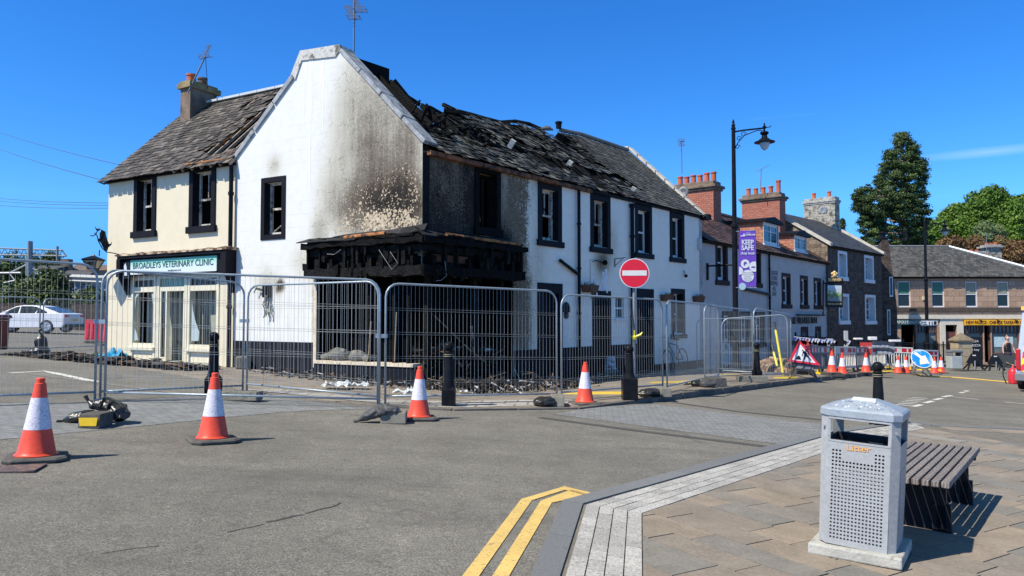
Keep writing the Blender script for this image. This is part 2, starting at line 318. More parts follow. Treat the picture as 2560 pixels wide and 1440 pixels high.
# sooted render: vertex attributes soot, spall, black
def soot_mat(name, white, spall_c=(.62, .5, .34), vs=17):
    n = NB(name); s = n.attr('soot'); sp = n.attr('spall')
    nz = n.math('SUBTRACT', n.noise(26, 5, .7), .5); nb = n.math('SUBTRACT', n.noise(2.2, 5, .6), .5)
    s2 = n.math('ADD', s, n.math('ADD', n.math('MULTIPLY', nz, n.math('MULTIPLY', s, 1.1)), n.math('MULTIPLY', nb, n.math('MULTIPLY', s, .5))), True)
    uvc = n.N('ShaderNodeTexCoord').outputs['UV']; um = n.N('ShaderNodeMapping'); um.inputs['Scale'].default_value = (9, .5, 1); n.L(uvc, um.inputs['Vector'])
    st = n.math('SUBTRACT', n.noise(1, 5, .65, um.outputs[0]), .5); s2 = n.math('ADD', s2, n.math('MULTIPLY', st, n.math('MULTIPLY', n.math('ADD', s, .02), .6)), True)
    base = n.mix(1, white, n.ramp(n.noise(5, 5), [(.3, .95), (.7, 1.03)]), 'MULTIPLY')
    k = n.ramp(s2, [(0., (1, 1, 1)), (.16, (.8, .77, .7)), (.34, (.57, .535, .47)), (.52, (.28, .245, .20)), (.72, (.12, .093, .07)), (.88, (.035, .027, .021)), (1., (.016, .013, .011))])
    k = n.mix(1, base, k, 'MULTIPLY')
    cv = n.N('ShaderNodeTexVoronoi', feature='DISTANCE_TO_EDGE'); cv.inputs['Scale'].default_value = 1.7; cw = n.N('ShaderNodeVectorMath', operation='MULTIPLY_ADD'); cn = n.N('ShaderNodeTexNoise'); cn.inputs['Scale'].default_value = 5; cn.inputs['Detail'].default_value = 6; n.L(n.co, cn.inputs['Vector']); n.L(cn.outputs['Color'], cw.inputs[0]); cw.inputs[1].default_value = (.5, .5, .5); n.L(n.co, cw.inputs[2]); n.L(cw.outputs[0], cv.inputs['Vector'])
    cf = n.math('MULTIPLY', n.ramp(cv.outputs['Distance'], [(0., 1.), (.014, 0.)]), n.ramp(n.math('ADD', s, n.math('MULTIPLY', n.noise(.9, 3), .25)), [(.16, 0.), (.3, .75)])); k = n.mix(cf, k, n.mix(1, k, .3, 'MULTIPLY'))
    vo = n.N('ShaderNodeTexVoronoi'); vo.inputs['Scale'].default_value = vs; vo.inputs['Randomness'].default_value = 1
    wv = n.N('ShaderNodeVectorMath', operation='MULTIPLY_ADD'); nn = n.N('ShaderNodeTexNoise'); nn.inputs['Scale'].default_value = 14; nn.inputs['Detail'].default_value = 4; n.L(n.co, nn.inputs['Vector']); n.L(nn.outputs['Color'], wv.inputs[0]); wv.inputs[1].default_value = (.12, .12, .12); n.L(n.co, wv.inputs[2]); n.L(wv.outputs[0], vo.inputs['Vector'])
    thr = n.math('SUBTRACT', n.math('MULTIPLY', sp, .75), n.math('ADD', vo.outputs['Distance'], n.math('MULTIPLY', n.math('SUBTRACT', n.noise(3, 3), .5), .9)))
    fac = n.ramp(thr, [(0., 0.), (.05, 1.)])
    k = n.mix(fac, k, n.mix(1, spall_c, n.ramp(n.noise(16, 4), [(.3, .5), (.7, 1.15)]), 'MULTIPLY'))
    # blistered-paint wiggles and block joints
    br = n.N('ShaderNodeTexBrick'); n.L(n.N('ShaderNodeTexCoord').outputs['UV'], br.inputs['Vector']); br.inputs['Scale'].default_value = 1; br.inputs['Brick Width'].default_value = .62; br.inputs['Row Height'].default_value = .3
    br.inputs['Mortar Size'].default_value = .007; br.inputs['Mortar Smooth'].default_value = 1
    jf = n.math('MULTIPLY', br.outputs['Fac'], n.ramp(n.noise(1.4, 4), [(.42, 0.), (.62, .3)]))
    k = n.mix(jf, k, n.mix(1, k, .55, 'MULTIPLY'))
    h = n.math('ADD', n.math('MULTIPLY', n.noise(34, 6, .7), n.math('ADD', s, .25)), n.math('MULTIPLY', br.outputs['Fac'], -.35))
    n.bump(h, .55, .012); return n.out(k, .82)
WALL = soot_mat('sooted_white_render', (.72, .715, .66))
WALL2 = soot_mat('charred_street_render', (.90, .85, .74), (.21, .155, .10), 27)
n = NB('cream_render'); k = n.mix(1, (.70, .625, .455), n.ramp(n.noise(4, 6), [(.3, .95), (.7, 1.03)]), 'MULTIPLY')
pl = n.math('ADD', n.noise(1.6, 8, .72), n.math('MULTIPLY', n.attr('soot'), .35)); k = n.mix(n.ramp(pl, [(.735, 0.), (.745, 1.)]), k, (.5, .38, .27))
n.bump(n.noise(30, 5), .25, .01); n.out(k, .85)
n = NB('grey_inn_render'); k = n.mix(1, (.49, .46, .44), n.ramp(n.noise(2.5, 6), [(.3, .9), (.7, 1.06)]), 'MULTIPLY'); n.bump(n.noise(20, 5), .35, .012); n.out(k, .85)
BRICK = brick_mat('red_brick', (.36, .12, .08), (.43, .165, .105), (.16, .09, .07), .235, .085, 'uv', .009, dirt=((.10, .07, .05), .66, .72, 3.5), off=.5)
RUBBLE = brick_mat('dark_rubble_stone', (.055, .036, .03), (.12, .08, .06), (.10, .085, .07), .42, .24, 'uv', .022, var=.55, bump=1.0)
ASHLAR = brick_mat('pink_ashlar_stone', (.38, .245, .165), (.47, .32, .22), (.2, .14, .1), .72, .33, 'uv', .01, var=.16, dirt=((.2, .17, .13), .6, .8, 1.2))
GREYSTONE = brick_mat('pale_chimney_stone', (.36, .33, .27), (.46, .43, .36), (.14, .13, .11), .5, .32, 'uv', .015, dirt=((.08, .075, .06), .48, .62, 3), var=.3)
STONE = M('mossy_chimney_stone', (.19, .14, .10), .9, .35, 3, .5, dirt=((.06, .055, .04), .5, .68, 2.2))
COPE = M('lichen_coping_stone', (.36, .35, .31), .9, .3, 4, .5, dirt=((.1, .1, .09), .5, .7, 3))
COPE2 = M('pale_coping_stone', (.5, .47, .4), .9, .2, 4, .4, dirt=((.2, .19, .16), .6, .8, 3))
LEAD = M('grey_lead_flashing', (.33, .345, .35), .6, .25, 5, .4, dirt=((.12, .12, .12), .52, .66, 4))
CHAR = M('charred_wood', (.011, .0105, .010), .65, .5, 9, 1.0, tint=.5, bd=.03, bs=30)
CHARD = M('char_and_shade_black', (.003, .003, .003), .95, .5, 3, .6)  # char black; also a painted stand-in for the dark of unlit rooms
BLACKP = M('black_trim_paint', (.015, .015, .018), .55, .15, 5, .1)
BLACKM = M('black_cast_iron', (.012, .013, .016), .3, .3, 8, .05)
PLINTH = M('black_plinth_paint', (.016, .017, .021), .6, .2, 3, .2)
BROWNT = M('brown_window_surround', (.05, .034, .033), .7, .15, 5, .1)
WHITEP = M('white_window_paint', (.72, .73, .74), .5, .06, 6, .05)
DIRTYW = M('scorched_white_sash', (.52, .49, .43), .6, .25, 7, .2, dirt=((.05, .04, .03), .5, .62, 6))
CREAMP = M('cream_shopfront_paint', (.72, .67, .50), .55, .07, 6, .05)
WOODO = M('exposed_orange_timber', (.42, .17, .055), .7, .35, 9, .3, dirt=((.05, .03, .02), .5, .6, 7))
BATTEN = M('weathered_batten', (.32, .24, .17), .8, .3, 9, .2)
GALV = M('galvanised_steel', (.32, .38, .42), .4, .12, 12, .03, metal=.35)
WIRE = M('galvanised_wire', (.36, .39, .40), .5, .1, 12, 0, metal=.2)
RUBBER = M('dusty_recycled_rubber', (.10, .095, .085), .9, .25, 9, .4)
CONC = M('worn_concrete', (.2, .19, .155), .9, .2, 7, .4)
CONEO = M('orange_cone_plastic', (.82, .085, .045), .42, .08, 6, .05, dirt=((.35, .05, .03), .68, .8, 8))
n = NB('scuffed_reflective_sleeve'); k = n.mix(n.ramp(n.noise(55, 5, .75), [(.5, 0.), (.58, .8)]), (.74, .72, .77), (.42, .38, .46)); n.out(k, .4)
SLEEVE = MATS['scuffed_reflective_sleeve']
BAG = M('black_sandbag_plastic', (.03, .029, .026), .3, .3, 5, .9, bd=.03, bs=9)
BAG.node_tree.nodes['Principled BSDF'].inputs['Specular IOR Level'].default_value = .5
BAG2 = M('dusty_grey_sandbag', (.085, .085, .085), .5, .3, 5, .9, bd=.03, bs=9)
TERRA = M('terracotta_pot', (.5, .13, .055), .8, .2, 4, .2, dirt=((.2, .08, .05), .6, .8, 5))
YEL = MC('yellow_plastic', (.85, .55, .02), .45)
YPOLE = MC('yellow_pole_paint', (.85, .72, .03), .45)
RED = MC('sign_red', (.72, .012, .03), .35); WHT = MC('sign_white', (.78, .78, .78), .4); BLK = MC('sign_black', (.015, .015, .018), .4)
BLUE = MC('sign_blue', (.01, .22, .65), .4)
GLASS = MC('dark_window_glass', (.02, .028, .025), .06)  # faint green in the base colour stands in for reflected trees
GLASSG = MC('greenish_shop_glass', (.12, .17, .15), .12)
n = NB('frosted_broken_glass'); k = n.ramp(n.noise(60, 4), [(.3, (.3, .38, .38)), (.7, (.55, .62, .62))]); n.out(k, .3)
PLGREY = MC('grey_barrier_plastic', (.17, .18, .20), .6); PLWHITE = M('white_barrier_plastic', (.66, .67, .62), .6, .08, 6, .1, dirt=((.3, .28, .24), .62, .8, 5))
n = NB('foliage_conifer'); k = n.ramp(n.attr('tint'), [(0., (.008, .018, .006)), (.5, (.05, .085, .022)), (.85, (.105, .15, .04)), (1., (.17, .19, .07))]); n.out(k, .7)
n = NB('foliage_bright'); k = n.ramp(n.attr('tint'), [(0., (.025, .06, .008)), (.5, (.08, .16, .016)), (1., (.17, .26, .03))]); n.out(k, .6)
n = NB('foliage_mid'); k = n.ramp(n.attr('tint'), [(0., (.02, .035, .012)), (.5, (.06, .09, .02)), (1., (.13, .17, .05))]); n.out(k, .65)
n = NB('foliage_pale'); k = n.ramp(n.attr('tint'), [(0., (.08, .12, .04)), (1., (.2, .27, .11))]); n.out(k, .7)
n = NB('foliage_rust'); k = n.ramp(n.attr('tint'), [(0., (.06, .035, .018)), (.45, (.15, .08, .035)), (.8, (.2, .13, .05)), (1., (.12, .15, .04))]); n.out(k, .75)
BARK = M('tree_bark', (.12, .085, .06), .9, .3, 4, .4)
A = MATS
def autouv(o):
    me = o.data
    if not me.uv_layers: me.uv_layers.new(name='UVMap')
    uv = me.uv_layers.active.data; V = me.vertices
    off = parent_world(o.parent)
    for p in me.polygons:
        nn = p.normal
        if abs(nn.z) > .75:
            for li, vi in zip(p.loop_indices, p.vertices): c = V[vi].co + off; uv[li].uv = (c.x, c.y)
        else:
            t = Vector((-nn.y, nn.x, 0)).normalized()
            if abs(t.x) > abs(t.y) and t.x < 0 or abs(t.y) >= abs(t.x) and t.y < 0: t = -t
            for li, vi in zip(p.loop_indices, p.vertices): c = V[vi].co + off; uv[li].uv = (c.dot(t), c.z)
    return o
def in_poly(x, y, poly):
    r = False; n = len(poly)
    for i in range(n):
        x1, y1 = poly[i]; x2, y2 = poly[i - 1]
        if (y1 > y) != (y2 > y) and x < (x2 - x1) * (y - y1) / (y2 - y1) + x1: r = not r
    return r
def wall(name, F, outline, holes, mat, parent, o=0.0, depth=.22, grid=.3, attrs=None, thick=None, jag=None):
    """rendered wall with openings; reveals run inwards; attrs(s,z)->dict of vertex values"""
    vs = []; es = []
    def ring(poly):
        pts = []
        for i in range(len(poly)):
            a, b = poly[i], poly[(i + 1) % len(poly)]; l = math.hypot(b[0] - a[0], b[1] - a[1]); k = max(1, int(l / grid))
            for j in range(k): pts.append((a[0] + (b[0] - a[0]) * j / k, a[1] + (b[1] - a[1]) * j / k))
        b0 = len(vs); vs.extend(Vector(p) for p in pts); es.extend((b0 + i, b0 + (i + 1) % len(pts)) for i in range(len(pts))); return pts
    ro = ring(outline); rh = [ring(h) for h in holes]
    s0, s1 = min(p[0] for p in outline), max(p[0] for p in outline); z0, z1 = min(p[1] for p in outline), max(p[1] for p in outline)
    x = s0 + grid
    while x < s1 - grid * .3:
        z = z0 + grid
        while z < z1 - grid * .3:
            if in_poly(x, z, ro): vs.append(Vector((x + R.uniform(-.1, .1) * grid, z + R.uniform(-.1, .1) * grid)))
            z += grid
        x += grid
    ov, oe, of, *_ = geometry.delaunay_2d_cdt(vs, es, [], 0, 1e-5)
    m = MB()
    fs = []
    for f in of:
        cx = sum(ov[i].x for i in f) / len(f); cz = sum(ov[i].y for i in f) / len(f)
        if in_poly(cx, cz, outline) and not any(in_poly(cx, cz, h) for h in holes): fs.append(tuple(f))
    m.add([F.P(p.x, o, p.y) for p in ov], fs, .5); nfront = len(m.v)
    for h in rh:
        n = len(h); m.add([F.P(a, o, b) for a, b in h] + [F.P(a, o - depth, b) for a, b in h], [(i, (i + 1) % n, n + (i + 1) % n, n + i) for i in range(n)], .5)
    if thick:
        n = len(ro); m.add([F.P(a, o, b) for a, b in ro] + [F.P(a, o - thick, b) for a, b in ro], [(i, (i + 1) % n, n + (i + 1) % n, n + i) for i in range(n)], .5)
        m.add([F.P(p.x, o - thick, p.y) for p in ov], fs, .5)
    ob = m.build(name, mat, parent)
    if attrs:
        dat = {}
        for i, p in enumerate(m.v):
            q = Vector(p) - F.o; 
            for kk, vv in attrs(q.dot(F.d), q.z).items(): dat.setdefault(kk, []).append(vv)
        for kk, arr in dat.items():
            a = ob.data.attributes.new(kk, 'FLOAT', 'POINT'); a.data.foreach_set('value', arr)
    autouv(ob)
    return ob
def rect(s0, s1, z0, z1): return [(s0, z0), (s1, z0), (s1, z1), (s0, z1)]

# ---------------------------------------------------------------- ground sheets
def kerb_h(x, y):      # step of the far pavement: flush at the crossing, 0.11 m further on
    return .006 + .105 * max(0, min(1, (x - 1.4) / 2.2))
def sheet(name, pts, mat, eps=.004, h=None, skirt=0, sub=1.0):
    """flat polygon [(x,y)...] draped on the terrain"""
    bm = bmesh.new(); vs = [bm.verts.new((x, y, 0)) for x, y in pts]; bm.faces.new(vs)
    for co, no in (((-6, 0, 0), (1, 0, 0)), ((-45, 0, 0), (1, 0, 0)), ((1.4, 0, 0), (1, 0, 0)), ((3.6, 0, 0), (1, 0, 0)), ((0, 15, 0), (0, 1, 0))):
        bmesh.ops.bisect_plane(bm, geom=bm.verts[:] + bm.edges[:] + bm.faces[:], plane_co=co, plane_no=no)
    bmesh.ops.triangulate(bm, faces=bm.faces[:])
    for v in bm.verts: v.co.z = gz(v.co.x, v.co.y) + eps + (h(v.co.x, v.co.y) if h else 0)
    if skirt:
        be = [e for e in bm.edges if e.is_boundary]; r = bmesh.ops.extrude_edge_only(bm, edges=be)
        for g in r['geom']:
            if isinstance(g, bmesh.types.BMVert): g.co.z -= skirt
    me = bpy.data.meshes.new(name); bm.to_mesh(me); bm.free(); me.materials.append(mat)
    o = bpy.data.objects.new(name, me); col.objects.link(o); return struct(o)
# base asphalt
xs = sorted(set([-300, -150, -90, -60, -45, -30, -20, -12, -9, -6] + [i * 1.0 for i in range(-5, 12)] + [1.4, 3.6, 14, 17, 20, 25, 30, 40, 60, 90, 150, 300]))
ys = sorted(set([-30, -10, -4] + [i * 1.0 for i in range(0, 16)] + [18, 22, 26, 30, 36, 44, 60, 90, 150, 300]))
m = MB(); 
for x in xs:
    for y in ys: m.v.append((x, y, gz(x, y)))
ny = len(ys)
for i in range(len(xs) - 1):
    for j in range(ny - 1):
        m.f.append([i * ny + j, (i + 1) * ny + j, (i + 1) * ny + j + 1, i * ny + j + 1]); m.mi.append(0); m.t.append(.5)
struct(m.build('road', A['asphalt_road']))
def xy(px, py): p = G(px, py); return (p.x, p.y)
# grey block bands across the road
sheet('crossing_paving', [xy(1385, 1036), xy(1500, 1016), xy(1640, 1012), xy(2052, 1062), xy(2052, 1083), xy(1942, 1110)], SETT, .004)
sheet('block_paving', [xy(-700, 1160), xy(0, 1100), xy(330, 1068), xy(700, 1031), xy(800, 1026), xy(955, 1022), xy(640, 990), xy(560, 985), xy(230, 1008), xy(-700, 1010)], SETT, .004)
# darker tar seam strips
def ribbon(name, pts, w, mat, eps=.006, h=None, kind='structure'):
    m = MB(); P = [Vector((p[0], p[1], 0)) for p in pts]; Ls = []
    dense = [P[0]]
    for a, b in zip(P, P[1:]):
        k = max(1, int((b - a).length / .5)); dense += [a.lerp(b, (i + 1) / k) for i in range(k)]
    P = dense
    for i, p in enumerate(P):
        t = (P[min(i + 1, len(P) - 1)] - P[max(i - 1, 0)]).normalized(); nn = Vector((-t.y, t.x, 0)) * w / 2
        Ls += [p + nn, p - nn]
    vs = [(q.x, q.y, gz(q.x, q.y) + eps + (h(q.x, q.y) if h else 0)) for q in Ls]
    m.add(vs, [(2 * i, 2 * i + 1, 2 * i + 3, 2 * i + 2) for i in range(len(P) - 1)], .5)
    o = m.build(name, mat); return struct(o, kind)
TAR = M('tar_patch', (.09, .088, .08), .85, .25, 30, .5)
ribbon('tar_seam', [xy(1500, 1006), xy(1640, 1000), xy(1850, 1030), xy(2058, 1050)], .14, TAR, .0055)
ribbon('tar_seam', [xy(1350, 1044), xy(1600, 1078), xy(1925, 1118)], .16, TAR, .0055)
for sd_ in range(3):
    P_ = [(570 + 32 * k + R.uniform(-9, 9), 1335 - 8.2 * k + R.uniform(-5, 5)) for k in range(sd_ * 3, sd_ * 3 + 4)]; ribbon('road_crack', [xy(*q) for q in P_], R.uniform(.012, .03), TAR, .003 + .0005 * sd_)
ribbon('road_crack', [xy(250, 1385), xy(330, 1372), xy(400, 1365)], .008, TAR, .003)
# double yellow lines
YL = A['worn_yellow_line']
def miter(name, poly, mat, eps): return sheet(name, poly, mat, eps)
miter('yellow_line', [xy(1100, 1520), xy(1157, 1440), xy(1303, 1249), xy(1411, 1217), xy(1485, 1235), xy(1462, 1240), xy(1412, 1226), xy(1330, 1252), xy(1199, 1440), xy(1150, 1520)], YL, .006)
miter('yellow_line', [xy(1170, 1520), xy(1232, 1440), xy(1352, 1253), xy(1428, 1226), xy(1478, 1238), xy(1380, 1258), xy(1274, 1440), xy(1220, 1520)], YL, .006)
# kerb polyline of the near pavement (road side), then setts, then slabs
K0, K1, K2 = Vector(xy(1325, 1440)), Vector(xy(1405, 1256)), Vector(xy(2053, 1082))
K3 = Vector(xy(2262, 1052)); K4 = Vector(xy(2330, 1063)); K5 = Vector(xy(2640, 1078))
K0 = K1 + (K0 - K1).normalized() * 5.0
K5 = K4 + (K5 - K4).normalized() * 14
KP = [K0, K1, K2, K3, K4, K5]
def offs(P, d):     # offset polyline to its right side
    out = []
    for i, p in enumerate(P):
        a = (p - P[i - 1]).normalized() if i else (P[1] - P[0]).normalized()
        b = (P[i + 1] - p).normalized() if i < len(P) - 1 else a
        na, nb = Vector((a.y, -a.x)), Vector((b.y, -b.x)); n_ = (na + nb).normalized(); out.append(p + n_ * d / max(.4, n_.dot(na)))
    return out
def blocks(P, d0, d1, ln, mat, name, eps, gap=.006, jit=.2):
    A0, A1 = offs(P, d0 + gap / 2), offs(P, d1 - gap / 2); m = MB()
    for i in range(len(P) - 1):
        a0, b0, a1, b1 = A0[i], A0[i + 1], A1[i], A1[i + 1]; l = (b0 - a0).length; n = max(1, int(l / ln)); cuts = [0] + [(j + R.uniform(-jit, jit)) / n for j in range(1, n)] + [1]
        for j in range(n):
            u, v = cuts[j] + gap / l / 2, cuts[j + 1] - gap / l / 2; e = eps + R.uniform(0, .003)
            q = [a0.lerp(b0, u), a0.lerp(b0, v), a1.lerp(b1, v), a1.lerp(b1, u)]
            tp = [Vector((p.x, p.y, gz(p.x, p.y) + e)) for p in q]; bt = [p - Vector((0, 0, .03)) for p in tp]
            m.hexa(bt + tp)
    return struct(m.build(name, mat, bevel=0))
# dark joint bed under the near pavement
pin = offs(KP, 0.0)
far = [Vector((K5.x + 2, -3)), Vector((K0.x, -3))]
JB = M('joint_mortar', (.17, .155, .13), .95, .2, 9, .3)
sheet('pavement_bed', [tuple(p) for p in pin + far], JB, .006)
blocks(KP, 0, .18, .9, A['grey_granite_kerb'], 'kerb', .018, .008, .1)
for r_ in range(4): blocks(KP[:5], .205 + r_ * .112, .205 + (r_ + 1) * .112, .19, A['pale_granite_sett'], 'sett_band', .015, .008)
blocks(KP[4:], .205, .655, .9, A['riven_sandstone_slab'], 'edge_slabs', .014, .01)
# riven slabs clipped to the inner polygon
IN = offs(KP, .205 + 4 * .112 + .006)
def clip(poly, a, b):
    d = b - a; out = []
    def sd_(p): return d.x * (p.y - a.y) - d.y * (p.x - a.x)
    for i in range(len(poly)):
        p, q = poly[i - 1], poly[i]; sp, sq = sd_(p), sd_(q)
        if sp <= 0: out.append(p)
        if (sp < 0) != (sq < 0) and abs(sp - sq) > 1e-9: out.append(p.lerp(q, sp / (sp - sq)))
    return out
d1 = Vector((.56, -.83)).normalized(); d2 = Vector((d1.y * -1, d1.x))
m = MB(); o0 = Vector((4.0, 6.0)); r_ = -14.0
while r_ < 12:
    wd = R.choice([.26, .3, .36, .42]); s_ = -12 + R.random()
    while s_ < 12:
        ln = R.choice([.35, .45, .6, .6, .75, .9]); g = .005
        q = [o0 + d1 * (s_ + g) + d2 * (r_ + g), o0 + d1 * (s_ + ln - g) + d2 * (r_ + g), o0 + d1 * (s_ + ln - g) + d2 * (r_ + wd - g), o0 + d1 * (s_ + g) + d2 * (r_ + wd - g)]
        s_ += ln
        if max(p.y for p in q) < 1 or max(p.x for p in q) < 0: continue
        for i in range(len(IN) - 1):
            q = clip(q, IN[i], IN[i + 1])
            if len(q) < 3: break
        if len(q) < 3: continue
        e = .012 + R.uniform(0, .004); tint = R.random()
        tp = [Vector((p.x, p.y, gz(p.x, p.y) + e)) for p in q]; n_ = len(tp)
        m.add(tp + [p - Vector((0, 0, .02)) for p in tp], [tuple(range(n_))] + [(i, (i + 1) % n_, n_ + (i + 1) % n_, n_ + i) for i in range(n_)], tint)
    r_ += wd
struct(m.build('pavement_slabs', A['riven_sandstone_slab']))
# white road markings on the right
WL = A['worn_white_line']
for a, b in (((2283, 1017), (2304, 1012)), ((2312, 1008), (2332, 1003)), ((2336, 1000), (2355, 996)), ((2357, 993), (2378, 989)), ((2400, 983), (2410, 981)), ((2412, 979), (2420, 977))):
    ribbon('road_marking', [xy(*a), xy(*b)], .12, WL)
ribbon('road_marking', [xy(2367, 991), xy(2447, 999)], .1, WL)
ribbon('road_marking', [xy(2513, 1006), xy(2640, 1016)], .1, WL)
for i in range(6): 
    a = xy(2236 + i * 9, 1012 - i * 3.6); b = xy(2278 + i * 8, 1014 - i * 3.6 + .5); ribbon('road_marking', [a, b], .13, WL)
# far pavement in front of the burnt building and the inn
C0 = Vector((-1.88, 15.43)); C1 = Vector((6.68, 25.93)); C3 = Vector((-6.83, 18.22)); VE = Vector((-11.4, 20.8)); C4 = Vector((15.9, 37.2)); C5 = Vector((21.4, 42.8))
kerbline = [xy(640, 985), xy(950, 1016), xy(1130, 1026), xy(1440, 1022), xy(1560, 1010), xy(1640, 1004), xy(1800, 984), xy(1920, 968), xy(2020, 955)]
kl2 = [xy(2120, 945), xy(2270, 925), xy(2330, 917), xy(2420, 916), xy(2600, 910)]
inner = [(44, 50), (20, 50), (14, 40), (6, 28), (-3, 19.5), (-7, 21), (-11.9, 22.2), (-12.2, 20.4), xy(230, 905), xy(470, 942)]
sheet('far_pavement', kerbline + kl2 + inner, PAVE, .006, kerb_h, .12)
KK = [Vector(p) for p in kerbline + kl2]
m = MB()
for a, b in zip(KK[1:], KK[2:]):
    l = (b - a).length; n_ = max(1, int(l / .9))
    nn = Vector((b.y - a.y, a.x - b.x)).normalized() * .075
    for j in range(n_):
        p, q = a.lerp(b, j / n_ + .006), a.lerp(b, (j + 1) / n_ - .006)
        T = [Vector((v.x, v.y, gz(v.x, v.y) + .016 + kerb_h(v.x, v.y) + R.uniform(0, .004))) for v in (p + nn, q + nn, q - nn, p - nn)]
        m.hexa([v - Vector((0, 0, .2)) for v in T] + T)
struct(m.build('far_kerb', M('old_stone_kerb', (.13, .12, .105), .9, .3, 4, .7)))
sheet('tactile_paving', [xy(600, 975), xy(950, 1012), xy(1130, 1021), xy(1440, 1014), xy(1500, 1003), xy(1400, 999), xy(1130, 1006), xy(960, 1000), xy(700, 975)], SETT2, .011, kerb_h)
def top(x, y): return gz(x, y) + kerb_h(x, y) + .008
def GT(px, py):        # point standing on the far pavement
    d = ray(px, py); t = 12.0
    for _ in range(80): p = d * t; t = .5 * t + .5 * top(p.x, p.y) / d.z
    return d * t
ribbon('road_marking', [xy(25, 933), xy(110, 928), xy(240, 955)], .16, WL)
ribbon('road_marking', [xy(75, 935), xy(450, 985)], .12, M('concrete_channel', (.22, .2, .17), .9))
# ---------------------------------------------------------------- facade frames
GF = Frame(C0.x, C0.y, -.871, .491, -.491, -.871)       # gable end and clinic front (s runs left)
RF = Frame(C0.x, C0.y, .632, .775, .775, -.632)         # long street front (s runs away)
nin = Vector((-.775, .632, 0)); gin = Vector((.491, .871, 0))
# ================================================================= burnt pub
pub = empty('burnt_pub', (C0.x, C0.y, gz(C0.x, C0.y)), 'two storey white rendered pub gutted by fire, collapsed slate roof and blackened corner shopfront', 'building')
GW = 5.68
def eaveZ(s): return 3.62
gl = GF.g(0) - .3; gl2 = GF.g(GW) - .3
AP = [GF.px(1058, 352), GF.px(852, 122), GF.px(752, 140), GF.px(735, 190), GF.px(612, 385)]
AP[0] = (0, AP[0][1]); AP[-1] = (GW, AP[-1][1])
BS = GF.S(795, 800); BZ = GF.px(1000, 688)[1]           # shopfront opening
BZ = .86
SILL = GF.g(1.5) + .34
gout = [(0, BZ)] + [AP[0], AP[1], AP[2], AP[3], AP[4]] + [(GW, gl2), (BS, gl2), (BS, BZ)]
w1 = [GF.px(651, 447), GF.px(713, 440), GF.px(712, 597), GF.px(650, 601)]
gs0, gs1 = GF.S(712), GF.S(651); gz0, gz1 = GF.px(680, 599)[1], GF.px(680, 443)[1]
TRIM = .12
def blob(F, lst):
    B = [(*F.px(px, py), rx, rz, a, p) for px, py, rx, rz, a, p in lst]
    def f(s, z):
        v = 0
        for bs, bz, rx, rz, a, p in B:
            q = ((s - bs) / rx) ** 2 + ((z - bz) / rz) ** 2; v = max(v, 0) + a * math.exp(-q ** p)
        return v
    return f
sootG = blob(GF, [(945, 380, 1.35, 2.7, .24, 3), (1010, 420, .55, 1.5, .14, 1.5), (935, 440, .62, .8, .27, 1), (900, 530, .85, .6, .3, 1.5), (990, 510, .7, .7, .38, 1), (925, 350, .4, .6, .16, 1), (850, 430, .7, 1.3, .08, 1.2), (880, 230, .55, .9, .13, 1), (950, 260, .5, .7, .15, 1), (1030, 330, .35, .9, .16, 1),
                   (795, 590, .22, .45, .34, 1.2), (760, 655, .45, .35, .15, 1), (820, 500, .35, .7, .2, 1), (1045, 560, .5, .9, .36, 1), (1010, 500, .6, .5, .15, 1), (685, 415, .22, .25, .27, 1), (700, 715, .14, .16, .9, 2), (668, 712, .35, .35, .28, 1), (800, 700, .4, .5, .12, 1), (790, 800, .05, .9, .7, 1.5)])
spallG = blob(GF, [(900, 560, .75, .38, .62, 2), (990, 560, .7, .4, .68, 2), (930, 490, .8, .4, .5, 1.5), (1030, 480, .3, .7, .45, 1), (1000, 420, .6, .3, .25, 1), (840, 570, .2, .3, .3, 1)])
def aG(s, z): return dict(soot=min(1, sootG(s, z)), spall=min(1.1, spallG(s, z)))
wall('gable_wall', GF, gout, [rect(gs0 + TRIM, gs1 - TRIM, gz0 + TRIM, gz1 - TRIM)], WALL, pub, grid=.13, attrs=aG, thick=.0, depth=.28)
# long front
RL = (C1 - C0).length
BS2 = RF.S(1282)
EZ = 3.50
ow = []    # openings: (px0,px1,ytop,ybot)
up_w = [(1344.5, 1404, 456, 616), (1476, 1526, 487, 633), (1588, 1630, 514, 646), (1675, 1711, 534, 657)]
lo_w = [(1677, 1711, 722, 846)]
doors = [(1343, 1405, 708), (1480, 1526, 727), (1591, 1633, 722)]
def rs(px0, px1, y0, y1):
    a, b = RF.S(px0), RF.S(px1); xm = (px0 + px1) / 2; return a, b, RF.px(xm, y1)[1], RF.px(xm, y0)[1]
burnwin = rs(1186, 1250, 432, 598)
UP = [rs(*q) for q in up_w]; UPZ0 = sum(q[2] for q in UP) / 4; UPZ1 = sum(q[3] for q in UP) / 4
LW = rs(*lo_w[0]); SW = rs(1536, 1562, 741, 800)
holes = []; tr = .17
def hole(a, b, z0, z1, t=tr, ts=None): return rect(a + t, b - t, z0 + (t if ts is None else ts), z1 - t)
holes.append(rect(burnwin[0] + .12, burnwin[1] - .12, UPZ0 + .25, UPZ1 - .1))
for a, b, _, _ in UP: holes.append(hole(a, b, UPZ0, UPZ1))
holes.append(hole(LW[0], LW[1], LW[2], LW[3])); holes.append(rect(SW[0] + .05, SW[1] - .05, SW[2] + .05, SW[3] - .05))
DR = []
for p0, p1, yt in doors:
    a, b = RF.S(p0), RF.S(p1); zt = RF.px((p0 + p1) / 2, yt)[1]; g0 = RF.g((a + b) / 2) + .05; DR.append((a, b, g0, zt)); holes.append(rect(a + tr, b - tr, g0, zt - tr * 1.5))
rout = [(0, BZ), (BS2, BZ), (BS2, RF.g(BS2) - .3), (RL, RF.g(RL) - .4), (RL, EZ), (0, EZ)]
